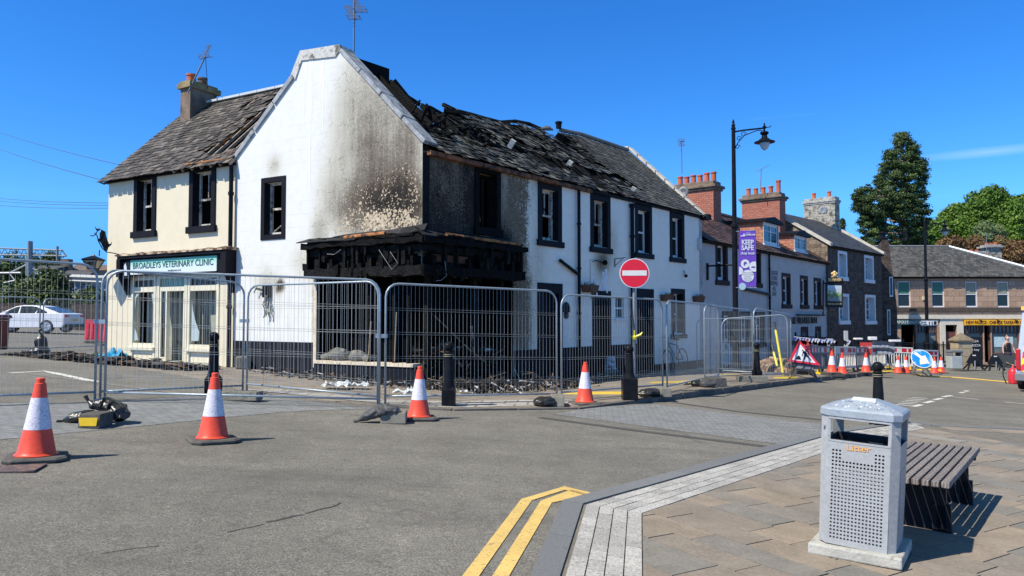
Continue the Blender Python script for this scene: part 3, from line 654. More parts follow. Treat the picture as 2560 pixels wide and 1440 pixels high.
sootR = blob(RF, [(1105, 500, 1.15, 2.7, .74, 2.5), (1090, 560, .9, 1.0, .2, 1), (1218, 520, .8, 2.6, .6, 2.5), (1290, 500, .38, 3.0, .4, 2), (1300, 800, .5, 1.7, .5, 2), (1265, 650, .5, .9, .5, 2), (1350, 440, .35, .4, .32, 1), (1506, 655, .38, .38, .62, 1.3), (1500, 715, .4, .5, .12, 1), (1530, 600, .3, .6, .2, 1), (1345, 640, .3, .8, .1, 1), (1350, 500, .45, 1.3, .16, 1), (1350, 780, .4, 1.0, .14, 1)])
spallR = blob(RF, [(1090, 420, .9, 1.2, .5, 1.5), (1150, 520, .8, .8, .3, 1), (1295, 480, .5, 1.5, 1.15, 2.5), (1305, 760, .42, 1.7, 1.0, 2.5), (1200, 420, .6, .4, .3, 1), (1260, 700, .25, .6, .3, 1)])
def aR(s, z): return dict(soot=min(1, sootR(s, z)), spall=min(1.1, spallR(s, z)))
wall('street_wall', RF, rout, holes, WALL2, pub, grid=.16, attrs=aR, depth=.3)
# party end wall, back wall and charred inner box (keeps the gutted inside dark)
HD = 2.85
m = MB(); e0 = RF.P(RL, 0, 0); e1 = e0 + nin * 5.8; b0 = RF.P(0, 0, 0) + nin * 5.3; zz = 6.1
gE = gz(e0.x, e0.y) - .4
mid_ = e0 + nin * HD
m.prism([Vector((p.x, p.y, z)) for p, z in ((e0, gE), (e1, gE), (e1, EZ), (mid_, zz + .12), (e0, EZ))], RF.d * -.25)
m.hexa([Vector((p.x, p.y, z)) for z in (gE, EZ) for p in (e1 - RF.d * .26, Vector((GF.P(GW, -.1, 0))) , GF.P(GW, -.1, 0) - nin * -.25, e1 - RF.d * .26 + nin * .25)])
autouv(m.build('rear_wall', M('rear_render', (.6, .6, .6), .85), pub))
m = MB()      # solid black blocks added to keep the openings dark
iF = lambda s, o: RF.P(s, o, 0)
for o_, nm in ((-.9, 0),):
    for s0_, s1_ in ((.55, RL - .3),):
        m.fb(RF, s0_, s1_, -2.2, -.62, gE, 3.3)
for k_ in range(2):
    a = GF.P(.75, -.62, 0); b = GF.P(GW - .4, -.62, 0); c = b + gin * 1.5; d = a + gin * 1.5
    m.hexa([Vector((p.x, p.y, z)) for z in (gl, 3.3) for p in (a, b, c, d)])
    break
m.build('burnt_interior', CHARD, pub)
# black corner strip and plinths
m = MB(); m.fb(RF, 0.002, .2, -.05, .012, BZ + .9, EZ - .05)
m.build('corner_trim', M('charred_trim', (.015, .015, .016), .7, .3, 9, .6), pub)
zp = GF.px(690, 854)[1]; sp_ = GF.S(789, 858)
def one(name, mat, par, *a, **k): m = MB(); m.fb(*a); return m.build(name, mat, par, **k)
one('plinth', PLINTH, pub, GF, sp_, GW, -.03, .03, gl2, zp)
gB = gz(0, 16) - .3
one('plinth', PLINTH, pub, GF, .05, BS - .02, .0, .14, gl, SILL)
for s0_, s1_ in ((BS2 + .05, DR[0][0]), (DR[0][1], DR[1][0]), (DR[1][1], DR[2][0])):
    one('plinth', PLINTH, pub, RF, s0_, s1_, -.03, .03, gE, RF.px(1400, 870)[1])
one('plinth', PLINTH, pub, RF, DR[2][1], RL, -.03, .025, gE, RF.g(RL) + .42)
m = MB(); m.fb(GF, BS - .02, BS + .1, -.02, .05, SILL - .1, BZ - .02); m.fb(GF, .1, BS - .04, -.12, .17, SILL, SILL + .07); m.build('shopfront_sill', M('scorched_cream_wood', (.66, .57, .42), .7, .2, 6, .3, dirt=((.03, .025, .02), .58, .66, 4)), pub)

def window(F, parent, a, b, z0, z1, trim=TRIM, trim_m=BLACKP, sash_m=WHITEP, pane_m=GLASS, style='sash', recess=.16, sill=.0, sillm=None, lintel=None, mull=True, glass=True, fr=.05):
    """opening with painted surround, recessed frame, panes and sill; a,b,z0,z1 = outer edge of the surround"""
    t = trim; lt = trim if lintel is None else lintel
    m = MB(); ia, ib, iz0, iz1 = a + t, b - t, z0 + (sill or t), z1 - lt
    o1 = -recess
    m.fb(F, ia, ia + fr, o1 - .05, o1, iz0, iz1); m.fb(F, ib - fr, ib, o1 - .05, o1, iz0, iz1)
    m.fb(F, ia + fr, ib - fr, o1 - .05, o1, iz1 - fr, iz1); m.fb(F, ia + fr, ib - fr, o1 - .05, o1, iz0, iz0 + fr * 1.4)
    zm = (iz0 + iz1) / 2
    if style in ('sash', 'sash4', 'burnt'):
        m.fb(F, ia + fr, ib - fr, o1 - .045, o1 + .012, zm - .025, zm + .025)
        sm = (ia + ib) / 2
        if mull: m.fb(F, sm - .012, sm + .012, o1 - .04, o1 - .004, zm + .025, iz1 - fr)
        if style == 'sash4':
            m.fb(F, sm - .011, sm + .011, o1 - .04, o1 - .006, iz0 + fr, zm - .025)
            for q in (.5,): m.fb(F, ia + fr, ib - fr, o1 - .04, o1 - .008, zm + (iz1 - zm) * q - .011, zm + (iz1 - zm) * q + .011); m.fb(F, ia + fr, ib - fr, o1 - .04, o1 - .008, iz0 + (zm - iz0) * q - .011, iz0 + (zm - iz0) * q + .011)
    elif style == 'casement2':
        sm = (ia + ib) / 2; m.fb(F, sm - .035, sm + .035, o1 - .045, o1 + .01, iz0 + fr, iz1 - fr)
        m.fb(F, ia + fr, ib - fr, o1 - .04, o1 + .004, iz0 + (iz1 - iz0) * .62, iz0 + (iz1 - iz0) * .62 + .03)
    w_ = m.build('window', sash_m, parent)
    if trim_m and t > 0:
        m = MB(); m.fb(F, a, ia, -.06, .022, iz0, z1 - .002); m.fb(F, ib, b, -.06, .022, iz0, z1 - .002); m.fb(F, ia, ib, -.06, .02, iz1, z1)
        m.fb(F, ia - .003, ia + .004, -recess, .0, iz0, iz1); m.fb(F, ib - .004, ib + .003, -recess, .0, iz0, iz1)
        m.build('surround', trim_m, w_)
    if sill or t > 0:
        m = MB(); e = .05 if sill else 0.0; m.fb(F, a - e, b + e, -.06, .07 if sill else .021, z0, iz0); m.build('sill', sillm or trim_m or sash_m, w_)
    if glass: m = MB(); m.fb(F, ia + fr * .5, ib - fr * .5, o1 - .035, o1 - .025, iz0 + fr * .5, iz1 - fr * .5, .5); m.build('pane', pane_m, w_)
    return w_
# windows of the gable and the street front
wg = window(GF, pub, gs0, gs1, gz0, gz1, TRIM, BLACKP, DIRTYW, glass=False, style='burnt', mull=False)
m = MB(); m.tube([GF.P(gs1 - .2, -.2, gz0 + .2), GF.P(gs0 + .15, -.3, gz0 + .52)], .018, 6); m.build('broken_glazing_bar', DIRTYW, wg)
for i, (a, b, _, _) in enumerate(UP):
    window(RF, pub, a, b, UPZ0, UPZ1, tr, BLACKP, DIRTYW if i < 2 else WHITEP, glass=(i >= 2), style='sash', mull=i < 2, sill=.15, recess=.16, fr=.075)
window(RF, pub, LW[0], LW[1], LW[2], LW[3], tr, BLACKP, WHITEP, style='sash', mull=False, sill=.13, recess=.2, fr=.06)
window(RF, pub, SW[0], SW[1], SW[2], SW[3], .0, None, WHITEP, sill=.0, recess=.08, fr=.05)
m = MB(); m.fb(RF, SW[0] - .05, SW[1] + .06, -.02, .07, SW[2] - .03, SW[2] + .05); m.build('window_sill', WHITEP, pub)
# charred surround of the burnt window
m = MB(); a, b = burnwin[0], burnwin[1]
m.fb(RF, a, a + .14, -.1, .03, UPZ0 + .1, UPZ1); m.fb(RF, b - .14, b, -.1, .03, UPZ0 + .1, UPZ1); m.fb(RF, a + .14, b - .14, -.1, .03, UPZ1 - .12, UPZ1 - .002); m.fb(RF, a - .04, b + .04, -.1, .08, UPZ0 + .08, UPZ0 + .25)
m.fb(RF, a + .116, a + .126, -.3, .0, UPZ0 + .25, UPZ1 - .12); m.fb(RF, b - .126, b - .116, -.3, .0, UPZ0 + .25, UPZ1 - .12)
wb = m.build('window', CHAR, pub)
m = MB(); m.fb(RF, (a + b) / 2 + .05, (a + b) / 2 + .11, -.3, -.22, UPZ0 + .2, UPZ1 - .2); m.tube([RF.P(a + .3, -.22, UPZ0 + 1.15), RF.P(a + .42, -.2, UPZ0 + 1.05), RF.P(a + .38, -.2, UPZ0 + .8)], .01, 5); m.build('burnt_sash', CHAR, wb)
for i, (a, b, g0, zt) in enumerate(DR):
    m = MB(); m.fb(RF, a, a + tr, -.06, .024, g0 - .1, zt); m.fb(RF, b - tr, b, -.06, .024, g0 - .1, zt); m.fb(RF, a + tr, b - tr, -.06, .022, zt - tr * 1.5, zt - .002)
    m.fb(RF, a + tr - .003, a + tr + .004, -.26, .0, g0, zt - tr * 1.5); m.fb(RF, b - tr - .004, b - tr + .003, -.26, .0, g0, zt - tr * 1.5); m.fb(RF, a + tr, b - tr, -.26, .0, zt - tr * 1.5 - .004, zt - tr * 1.5 + .003)
    fr_ = m.build('door_surround', BLACKP, pub)
    m = MB(); m.fb(RF, a + tr, b - tr, -.26, -.2, g0, zt - tr * 1.5)
    for z_ in (.25, 1.15): m.fb(RF, a + tr + .12, b - tr - .12, -.2, -.185, g0 + z_, g0 + z_ + .72)
    d_ = m.build('door', M('burnt_black_door', (.018, .018, .02), .5, .3, 5, .2), pub)
# gable skews (copings) and chimney head
m = MB()
def skew(F, pts, wdt, o0, o1, lift=0.05):
    for (sa, za), (sb, zb) in zip(pts, pts[1:]):
        n_ = max(1, int(math.hypot(sb - sa, zb - za) / .8)); 
        for j in range(n_):
            u, v = j / n_, (j + 1) / n_ - .012; a = (sa + (sb - sa) * u, za + (zb - za) * u); b = (sa + (sb - sa) * v, za + (zb - za) * v)
            dx, dz = b[0] - a[0], b[1] - a[1]; l = math.hypot(dx, dz); nx, nz = -dz / l, dx / l
            if nz < 0: nx, nz = -nx, -nz
            k = R.uniform(0, .012)
            q = [(a[0] - nx * .06, a[1] - nz * .06), (b[0] - nx * .06, b[1] - nz * .06), (b[0] + nx * (wdt + k), b[1] + nz * (wdt + k)), (a[0] + nx * (wdt + k), a[1] + nz * (wdt + k))]
            m.hexa([F.P(s, o, z) for s, z in q for o in ()] or [F.P(q[0][0], o0, q[0][1]), F.P(q[1][0], o0, q[1][1]), F.P(q[1][0], o1, q[1][1]), F.P(q[0][0], o1, q[0][1]), F.P(q[3][0], o0, q[3][1]), F.P(q[2][0], o0, q[2][1]), F.P(q[2][0], o1, q[2][1]), F.P(q[3][0], o1, q[3][1])])
skew(GF, [(-.08, AP[0][1] - .02), AP[1]], .03, -.42, .05); m.build('gable_skew', LEAD, pub, bevel=.01); m = MB(); skew(GF, [AP[3], (GW + .05, AP[4][1] - .05)], .05, -.42, .05)
m.build('gable_skew', LEAD, pub, bevel=.01)
m = MB()
hd = [AP[1], AP[2], AP[3]]
m.prism([GF.P(AP[1][0] - .02, .03, AP[1][1] - .0), GF.P(AP[1][0] + .02, .03, AP[1][1] + .1), GF.P(AP[2][0], .03, AP[2][1] + .12), GF.P(AP[3][0] + .1, .03, AP[3][1]), GF.P(AP[3][0] - .06, .03, AP[3][1] - .1), GF.P(AP[2][0] - .05, .03, AP[2][1] - .12), GF.P(AP[1][0] + .15, .03, AP[1][1] - .16)], GF.n * -.5)
m.build('gable_head', M('cracked_white_coping', (.6, .58, .52), .9, .25, 5, .6, dirt=((.12, .11, .09), .5, .66, 5)), pub)
m = MB(); ctr = GF.P((AP[1][0] + AP[2][0]) / 2, -.05, 0); 
q = [GF.P(AP[1][0] + .05, -.48, 0), GF.P(AP[2][0] - .12, -.48, 0)]; q += [q[1] + RF.d * 1.1, q[0] + RF.d * 1.1]
m.hexa([Vector((p.x, p.y, z)) for z in (5.4, AP[1][1] - .02) for p in q]); m.build('chimney_stack', M('blackened_chimney', (.012, .011, .011), .9, .4, 4, .5), pub)
# ---------------------------------------------------------------- slated roofs
def slates(m, e0, e1, r0, r1, rows, cols, keep=None, disp=None, jit=.012, lift=.022, tintf=None, ragged=0.0):
    """individual slates from eaves line e0-e1 up to ridge r0-r1"""
    up_ = ((r0 - e0).normalized()); al = (e1 - e0).normalized(); nr = al.cross(up_).normalized()
    if nr.z < 0: nr = -nr
    for r in range(rows):
        v0, v1 = (r - .35) / rows, (r + 1.0) / rows; sh = .5 if r % 2 else 0
        c = -1
        edges = [(k + sh + R.uniform(-.12, .12)) / cols for k in range(-1, cols + 2)]
        for c in range(len(edges) - 1):
            u0, u1 = max(0, edges[c]), min(1, edges[c + 1])
            if u1 - u0 < .003: continue
            uc, vc = (u0 + u1) / 2, (r + .5) / rows
            if keep and not keep(uc, vc): continue
            d = disp(uc, vc) if disp else (0, 0); amp, rot = d
            def pt(u, v):
                v = max(-.02, min(1, v)); a = e0.lerp(e1, u); b = r0.lerp(r1, u); return a.lerp(b, v)
            g = .0; u1_ = u1 - .012 / (e1 - e0).length
            jl = R.uniform(-1, 1) * (.12 + ragged) / rows
            P = [pt(u0, v0 + jl) + nr * (lift + R.uniform(0, jit)), pt(u1_, v0 + jl) + nr * (lift + R.uniform(0, jit)), pt(u1_, v1) + nr * .004, pt(u0, v1) + nr * .004]
            if amp or rot:
                ce = sum(P, Vector()) / 4; Mr = Matrix.Rotation(rot * R.uniform(-1, 1), 3, nr) @ Matrix.Rotation(rot * R.uniform(-.6, .6), 3, al)
                P = [ce + Mr @ (p - ce) + Vector((0, 0, amp)) for p in P]
            t = tintf(uc, vc) if tintf else R.random()
            m.add(P + [p - nr * .012 for p in P[:2]], [(0, 1, 2, 3), (4, 5, 1, 0)], max(0, min(1, t)))
V = Vector
def v3(p, z): return Vector((p.x, p.y, z))
# ---- pub front slope: sagging, holed
pe0, pe1 = RF.P(.28, .16, EZ + .03), RF.P(RL - .05, .16, EZ + .03)
pr0, pr1 = v3(RF.P(.28, 0, 0) + nin * HD, 6.25), v3(RF.P(RL - .05, 0, 0) + nin * HD, 6.2)
LX = RL - .33
def prof(s):     # how far up the slope the slates survive
    if s < 1.0: return .30
    if s < 2.6: return .34 + .03 * math.sin(s * 9)
    if s < 3.4: return .62 + .22 * (s - 2.6)
    return 1.0
holes_s = [(3.3, .62, .5, .12), (2.7, .42, .7, .16), (4.6, .38, .8, .055), (5.4, .25, .9, .05), (6.3, .36, 1.1, .05), (6.9, .22, .8, .05), (7.6, .3, .8, .055), (4.9, .6, .5, .06), (8.5, .90, .33, .11), (8.4, .68, .22, .18), (8.7, .5, .5, .035), (8.9, .33, .7, .05), (9.2, .22, .7, .04), (3.9, .8, .5, .05), (5.8, .5, .8, .03)]
def keepP(u, v):
    s = u * LX + .28
    if v > prof(s): return False
    for hs_, hv, rs_, rv in holes_s:
        if abs((s - hs_) + (v - hv) * 2.2) < rs_ and abs(v - hv + noise.noise(Vector((s * 2, v * 5, 0))) * .05) < rv: return False
    if s < 9 and noise.noise(Vector((s * 1.6 + v * 3, v * 9, 3.1))) > .36: return False
    return True
def sag(s, v):
    k = max(0, min(1, (10 - s) / 5.5))
    return -k * (.52 * v ** 1.4 + .05 * math.sin(s * 2.1 + 2.6 * v) * v) - (.035 if s < 9.5 else 0) * max(0, math.sin(s * 3.3 + v * 7)) * v
def dispP(u, v):
    s = u * LX + .28; k = max(0, min(1, (9.6 - s) / 4)); e = 1 if v > .2 else .35
    return (sag(s, v) + R.uniform(-.02, .035) * k * e, (.04 + .22 * k) * e if R.random() < .75 else .5 * k * e)
def tintP(u, v):
    s = u * LX + .28; return min(1, max(0, R.random() * .9 + (.1 if R.random() < .1 else 0)))
m = MB(); m.k = 0
def kA(u, v): return u * LX + .28 < 9.2 and keepP(u, v)
def kB(u, v): return u * LX + .28 >= 9.2 and keepP(u, v)
roofp = None
m = MB(); slates(m, pe0, pe1, pr0, pr1, 28, 74, kA, dispP, .02, .03, tintP, .35); roofp = m.build('roof', SL_BURNT, pub)
m = MB(); slates(m, pe0, pe1, pr0, pr1, 28, 70, kB, dispP, .008, .018); m.build('slate_slope', SL_PUB, roofp)
# charred sarking strips (left standing), rafters and debris on the slope
m = MB()
def RP(s, v, dz=0.0): 
    a = RF.P(s, .1, EZ).lerp(v3(RF.P(s, 0, 0) + nin * HD, 6.2), v); return a + Vector((0, 0, sag(s, v) + dz))
NS, NV = 60, 14
for i in range(NS):
    for j in range(NV):
        s0_, s1_ = .3 + (RL - .6) * i / NS, .3 + (RL - .6) * (i + 1) / NS; v0_, v1_ = j / NV, (j + 1) / NV; sc_, vc_ = (s0_ + s1_) / 2, (v0_ + v1_) / 2
        if vc_ > prof(sc_) - .04: continue
        if abs(sc_ - 8.5) < .4 and abs(vc_ - .88) < .1: continue
        if 2.3 < sc_ < 3.8 and vc_ > .5: continue
        m.quad(RP(s0_, v0_, -.05), RP(s1_, v0_, -.05), RP(s1_, v1_, -.05), RP(s0_, v1_, -.05))
m.build('sarking', CHAR, roofp)
m = MB()
def beam(a, b, w_=.05, h_=.07, tw=0.0, tint=None):
    a, b = Vector(a), Vector(b); t = (b - a).normalized(); x = t.cross(Vector((0, 0, 1))).normalized(); y = x.cross(t)
    if tw: q = Matrix.Rotation(tw, 3, t); x, y = q @ x, q @ y
    x, y = x * w_ / 2, y * h_ / 2
    m.hexa([a - x - y, a + x - y, b + x - y, b - x - y, a - x + y, a + x + y, b + x + y, b - x + y], tint)
for s_ in (.85, 1.15, 1.6, 2.0):
    vt = {.85: .98, 1.15: .82, 1.6: .6, 2.0: .52}[s_]
    beam(v3(RF.P(s_, .1, EZ), EZ - .05), RF.P(s_, 0, EZ).lerp(v3(RF.P(s_, 0, 0) + nin * HD, 6.2), vt), .07, .12, R.uniform(-.1, .1))
for _ in range(70):       # charred laths and rafters riding up the slope
    s_ = R.uniform(.5, 9.0); v_ = R.uniform(.12, max(.2, min(.93, prof(s_)))); l_ = R.uniform(.12, .3)
    v2 = min(v_ + l_, 1); s2 = s_ - R.uniform(-.06, .12)
    if s2 < .4: s2 = .4
    beam(RP(s_, v_, R.uniform(.01, .05)), RP(s2, v2, R.uniform(.02, .08)), R.uniform(.03, .12), R.uniform(.02, .05), R.uniform(-.4, .4))
for _ in range(60):
    s_ = R.uniform(.4, 3.4); v_ = R.uniform(.2, .55); p = RP(s_, v_, R.uniform(.0, .15))
    beam(p, p + Vector((R.uniform(-.35, .35), R.uniform(-.35, .35), R.uniform(-.15, .3))), R.uniform(.02, .08), R.uniform(.02, .05))
def ridge_at(px, py, s, v): return D(px, py, RP(s, v).y)
rr = [ridge_at(1063, 262, 3.0, .62), ridge_at(1075, 285, 3.2, .5), ridge_at(1100, 300, 3.5, .45)]
beam(rr[0], rr[2], .09, .1); beam(rr[0] + Vector((.05, .1, -.05)), ridge_at(1190, 330, 4.6, .7), .08, .07); beam(ridge_at(1075, 268, 3.1, .7), ridge_at(1110, 288, 3.6, .75), .07, .07)
for a, b in (((895, 160), (1010, 245)), ((925, 182), (1062, 288)), ((905, 176), (960, 215)), ((960, 205), (1050, 262)), ((985, 200), (1035, 262)), ((1000, 250), (1100, 310)), ((1110, 275), (1165, 283))):
    beam(D(a[0], a[1], 17.6 + (a[0] - 890) * .006), D(b[0], b[1], 17.5 + (b[0] - 890) * .006), .06, .09)
m.build('charred_rafter', CHAR, roofp)
m = MB()          # ridge cap line: sagging black part then sound lead ridge
rp_ = [RP(s_, 1.0, .04 + R.uniform(-.03, .03)) for s_ in (3.5, 4.0, 4.6, 5.2, 5.9, 6.6, 7.3, 7.9, 8.3)]
m.tube(rp_, .06, 6); m.build('burnt_ridge', CHAR, roofp)
m = MB(); m.tube([RP(9.0, 1.0, .06), RP(10.2, 1.0, .06), RP(RL - .2, 1.0, .07)], .07, 8); m.tube([RP(7.9, .98, .08), RP(8.15, .97, .13), RP(8.45, .97, .08)], [.04, .09, .03], 6); m.build('ridge_cap', M('dull_lead_ridge', (.2, .19, .16), .7, .25, 5, .3), roofp)
m = MB(); p = RP(8.9, 1, .1); m.lathe([(.09, 0), (.1, .16), (.12, .17), (.12, .22), (.06, .24)], p, 12); m.build('roof_vent', BLACKM, roofp)
m = MB()
for s_, v_ in ((4.35, .42), (9.05, .1), (6.5, .3)):
    p = RP(s_, v_, .1); m.box(-.07, .07, -.05, .05, -.12, .12, Matrix.Translation(p) @ Matrix.Rotation(.6, 4, 'Y') @ Matrix.Rotation(.5, 4, 'X'))
m.build('loose_pale_block', M('pale_lead_scrap', (.5, .5, .46), .6, .3, 7, .3), roofp)
m = MB()
for px, py, s_ in ((1135, 322, 4.1), (1143, 318, 4.2), (1075, 305, 3.0)): a = D(px, py, RP(s_, .6).y - .1); beam(a, a + Vector((.18, .1, .04)), .06, .03, .6)
m.build('exposed_timber', WOODO, roofp)
# back slope only where the roof still stands
m = MB(); s_ = 3.6
bk = lambda s, v: v3(RF.P(s, 0, 0) + nin * HD, 6.16).lerp(v3(RF.P(s, 0, 0) + nin * 5.9, EZ), v) + Vector((0, 0, sag(s, 1) * (1 - v)))
for i in range(30):
    a_, b_ = 3.6 + (RL - 3.7) * i / 30, 3.6 + (RL - 3.7) * (i + 1) / 30
    if 8.2 < (a_ + b_) / 2 < 8.8: continue
    m.quad(bk(a_, 0), bk(b_, 0), bk(b_, 1), bk(a_, 1))
m.build('rear_slope', SL_PUB, roofp)
m = MB(); m.fb(RF, .1, 6.3, .02, .15, EZ - .09, EZ + .0); m.build('fascia_board', M('scorched_fascia', (.26, .1, .045), .75, .3, 6, .3, dirt=((.03, .025, .02), .45, .6, 4)), roofp)
m = MB(); m.fb(RF, 6.3, RL, .0, .1, EZ - .06, EZ + .0); m.build('gutter_board', BLACKP, roofp)
# far skew coping
m = MB(); a = RF.P(RL - .02, .15, EZ + .08); b = v3(RF.P(RL - .02, 0, 0) + nin * HD, 6.42)
for j in range(8):
    p, q = a.lerp(b, j / 8), a.lerp(b, (j + 1) / 8 - .01); ou = RF.d * .16; upv = Vector((0, 0, .12))
    m.hexa([p - ou - upv, p + ou - upv, q + ou - upv, q - ou - upv, p - ou, p + ou, q + ou, q - ou])
m.hexa([b - ou - upv, b + ou - upv, b + ou - upv + nin * .5, b - ou - upv + nin * .5, b - ou, b + ou, b + ou + nin * .5, b - ou + nin * .5])
m.build('far_skew', COPE2, pub, bevel=.02)
m = MB(); m.fb(RF, RL - .15, RL + .12, .0, .3, EZ - .1, EZ + .08); m.build('skew_putt', BLACKP, pub)
# downpipes
m = MB()
def pipe(F, s, z0, z1, o=.09, r=.045, rings=True):
    m.tube([F.P(s, o, z0), F.P(s, o, z1)], r, 8)
    if rings:
        z = z0 + .5
        while z < z1: m.tube([F.P(s, o, z), F.P(s, o, z + .06)], r * 1.35, 8); z += 1.2
sP = RF.S(1441); pipe(RF, sP, RF.g(sP), EZ)
a, b = RF.px(1393, 651); m.tube([RF.P(a, .09, b), RF.P(sP, .09, RF.px(1441, 688)[1])], .045, 8)
m.build('downpipe', BLACKM, pub)
m = MB(); sP2 = RF.S(1575); zt_ = RF.px(1575, 520)[1]; pipe(RF, sP2, RF.g(sP2), zt_, .09, .06); m.tube([RF.P(sP2, .09, zt_), RF.P(sP2, .09, zt_ + .12)], .08, 8); m.build('downpipe', BLACKM, pub)
# ---------------------------------------------------------------- charred shopfront wrapping the corner
sf = None
m = MB(); OUT = .34
def rough_beam(F, s0, s1, o0, o1, z0, z1, k=.025, seg=.16, jag=.03):
    n_ = max(2, int(abs(s1 - s0) / seg)); prev = None; tnt = R.random()
    rings = []
    for i in range(n_ + 1):
        s = s0 + (s1 - s0) * i / n_; r_ = lambda: R.uniform(-k, k)
        rings.append([F.P(s, o0, z0 + R.uniform(-jag, jag)), F.P(s, o1 + r_(), z0 + R.uniform(-jag, jag)), F.P(s, o1 + r_(), z1 + r_()), F.P(s, o0, z1 + r_())])
    vs = [p for g in rings for p in g]; fs = [(0, 1, 2, 3), tuple(4 * n_ + j for j in (3, 2, 1, 0))]
    for i in range(n_):
        for j in range(4): fs.append((4 * i + j, 4 * i + (j + 1) % 4, 4 * i + 4 + (j + 1) % 4, 4 * i + 4 + j))
    m.add(vs, fs, tnt)
ZF0, ZF1 = BZ, 1.75
for F, L_ in ((GF, BS + .12), (RF, BS2 + .05)):
    rough_beam(F, -.3, L_, .02, OUT, ZF0, ZF0 + .2, .012, .12, .02)              # bottom rail
    rough_beam(F, -.3, L_ + .05, .02, OUT + .06, ZF0 + .66, ZF0 + .78, .012)        # cornice beam
    rough_beam(F, -.2, L_, .02, OUT - .08, ZF0 + .5, ZF0 + .64, .02, .1, .06)       # ragged board top
    rough_beam(F, .1, L_, .02, .16, ZF0 + .2, ZF0 + .52, .01)                       # dark back board
    n_ = 8
    for i in range(n_ + 1):
        s = .0 + (L_ - .1) * i / n_; w_ = R.uniform(.03, .09)
        rough_beam(F, s, s + w_, .04, OUT - .02, ZF0 + .18, ZF0 + .66 if i % 3 else ZF0 + .4, .01, .03)
        if R.random() < .6: rough_beam(F, s, s + R.uniform(.12, .3), .1, OUT - .04, ZF0 + .18, ZF0 + R.uniform(.25, .42), .012, .05, .0)
    rough_beam(F, -.25, L_, -.02, OUT - .1, ZF0 + .78, ZF0 + .82, .01)
for F, L_ in ((GF, BS), (RF, BS2)):
    for _ in range(34):
        s = R.uniform(-.1, L_ - .5); l_ = R.uniform(.3, 1.1); o_ = R.uniform(.05, .3); z = ZF0 + .8 + (ZF1 - ZF0 - .8) * R.random() * (1 - o_ / .5) * 1.0; e_ = min(L_, s + l_)
        rough_beam(F, s, e_, o_, o_ + R.uniform(.03, .09), z, z + R.uniform(.02, .06), .015, .12, .02)
    for _ in range(22):
        s = R.uniform(0, L_ - .1); w_ = R.uniform(.02, .12); z = R.uniform(ZF0 - .12, ZF0 + .5); rough_beam(F, s, s + w_, OUT - .05, OUT + R.uniform(-.01, .04), z, z + R.uniform(.05, .3), .015, .05, .03)
shop = m.build('charred_fascia', CHAR, pub)
m = MB()                   # remains of the lead lean-to roof above the fascia
def sheetstrip(F, pts_lo, pts_hi):
    n_ = len(pts_lo)
    for i in range(n_ - 1):
        a, b, c, d = pts_lo[i], pts_lo[i + 1], pts_hi[i + 1], pts_hi[i]
        m.add([F.P(*a), F.P(*b), F.P(*c), F.P(*d), F.P(a[0], a[1], a[2] - .02), F.P(b[0], b[1], b[2] - .02)], [(0, 1, 2, 3), (0, 1, 5, 4)])
ss = [BS + .15 - i * (BS + .3) / 10 for i in range(11)]
zt = [ZF1 - .12, ZF1 - .0, ZF1 + .06, ZF1 + .09, ZF1 + .1, ZF1 + .11, ZF1 + .12, ZF1 + .12, ZF1 + .15, ZF1 + .17, ZF1 + .2]
sheetstrip(GF, [(s, .16 + R.uniform(-.04, .06), z - .14 + R.uniform(-.02, .02)) for s, z in zip(ss, zt)], [(s, .015, z) for s, z in zip(ss, zt)])
sheetstrip(GF, [(s + .12 * (i == 0), .44 + R.uniform(-.03, .03), ZF0 + .80 + R.uniform(0, .02)) for i, s in enumerate(ss[:6])], [(s, .14, ZF0 + .9 + R.uniform(0, .02)) for s in ss[:6]])
ss2 = [i * (BS2 + .1) / 9 - .3 for i in range(10)]
sheetstrip(RF, [(s, .3 + R.uniform(-.05, .05), ZF1 - .05 - .0 * i + R.uniform(-.04, .02)) for i, s in enumerate(ss2)], [(s, .015, ZF1 + .12 + R.uniform(-.04, .02)) for i, s in enumerate(ss2)])
m.build('lead_flashing', M('scorched_lead', (.035, .036, .038), .6, .4, 5, .6, dirt=((.02, .02, .02), .5, .6, 5), tint=.3), shop)
m = MB()
s0_, s1_ = GF.S(985, 605), GF.S(885, 612); m.tube([GF.P(s0_, .3, ZF0 + .9), GF.P(s1_, .3, ZF0 + .86)], .045, 7)
a, b = RF.px(1090, 598), RF.px(1275, 620); m.tube([RF.P(a[0], .3, ZF0 + .88), RF.P(b[0], .3, ZF0 + .85)], .04, 7)
m.build('exposed_timber', WOODO, shop)
m = MB(); m.fb(RF, .15, 1.2, .1, .2, ZF0 + .3, ZF0 + .45); m.build('scorched_board', M('dark_scorched_board', (.12, .05, .025), .8, .3, 6, .3), shop)
m = MB()              # posts and hanging laths in the burnt-out opening
for F, s, w_ in ((GF, BS - .1, .09), (GF, 1.35, .06), (GF, .65, .09), (GF, .28, .08), (RF, .1, .12), (RF, .75, .07), (RF, 1.55, .13), (RF, 2.5, .09)):
    rough_beam(F, s, s + w_, -.05, .06, RF.g(s) + .1, BZ + .05, .012, .04, .0)
rough_beam(GF, .1, BS, -.1, .1, SILL - .1, SILL, .01)
shp = m.build('charred_post', CHAR, pub)
m = MB()
m.tube([RF.P(.35, -.1, .1), RF.P(1.3, .2, -.75), RF.P(1.65, .3, -1.0)], .014, 5); m.tube([GF.P(1.32, .04, -.1), GF.P(1.36, .05, -.75), GF.P(1.42, .05, SILL + .05)], .022, 6); m.tube([GF.P(.62, .05, .1), GF.P(.66, .06, -1.0)], .016, 5)
m.tube([RF.P(1.42, .1, -.2), RF.P(1.5, .12, -.9)], .03, 5)
m.build('scorched_lath', M('scorched_lath_wood', (.38, .27, .17), .8, .4, 6, .3, dirt=((.03, .02, .02), .48, .56, 6)), pub)
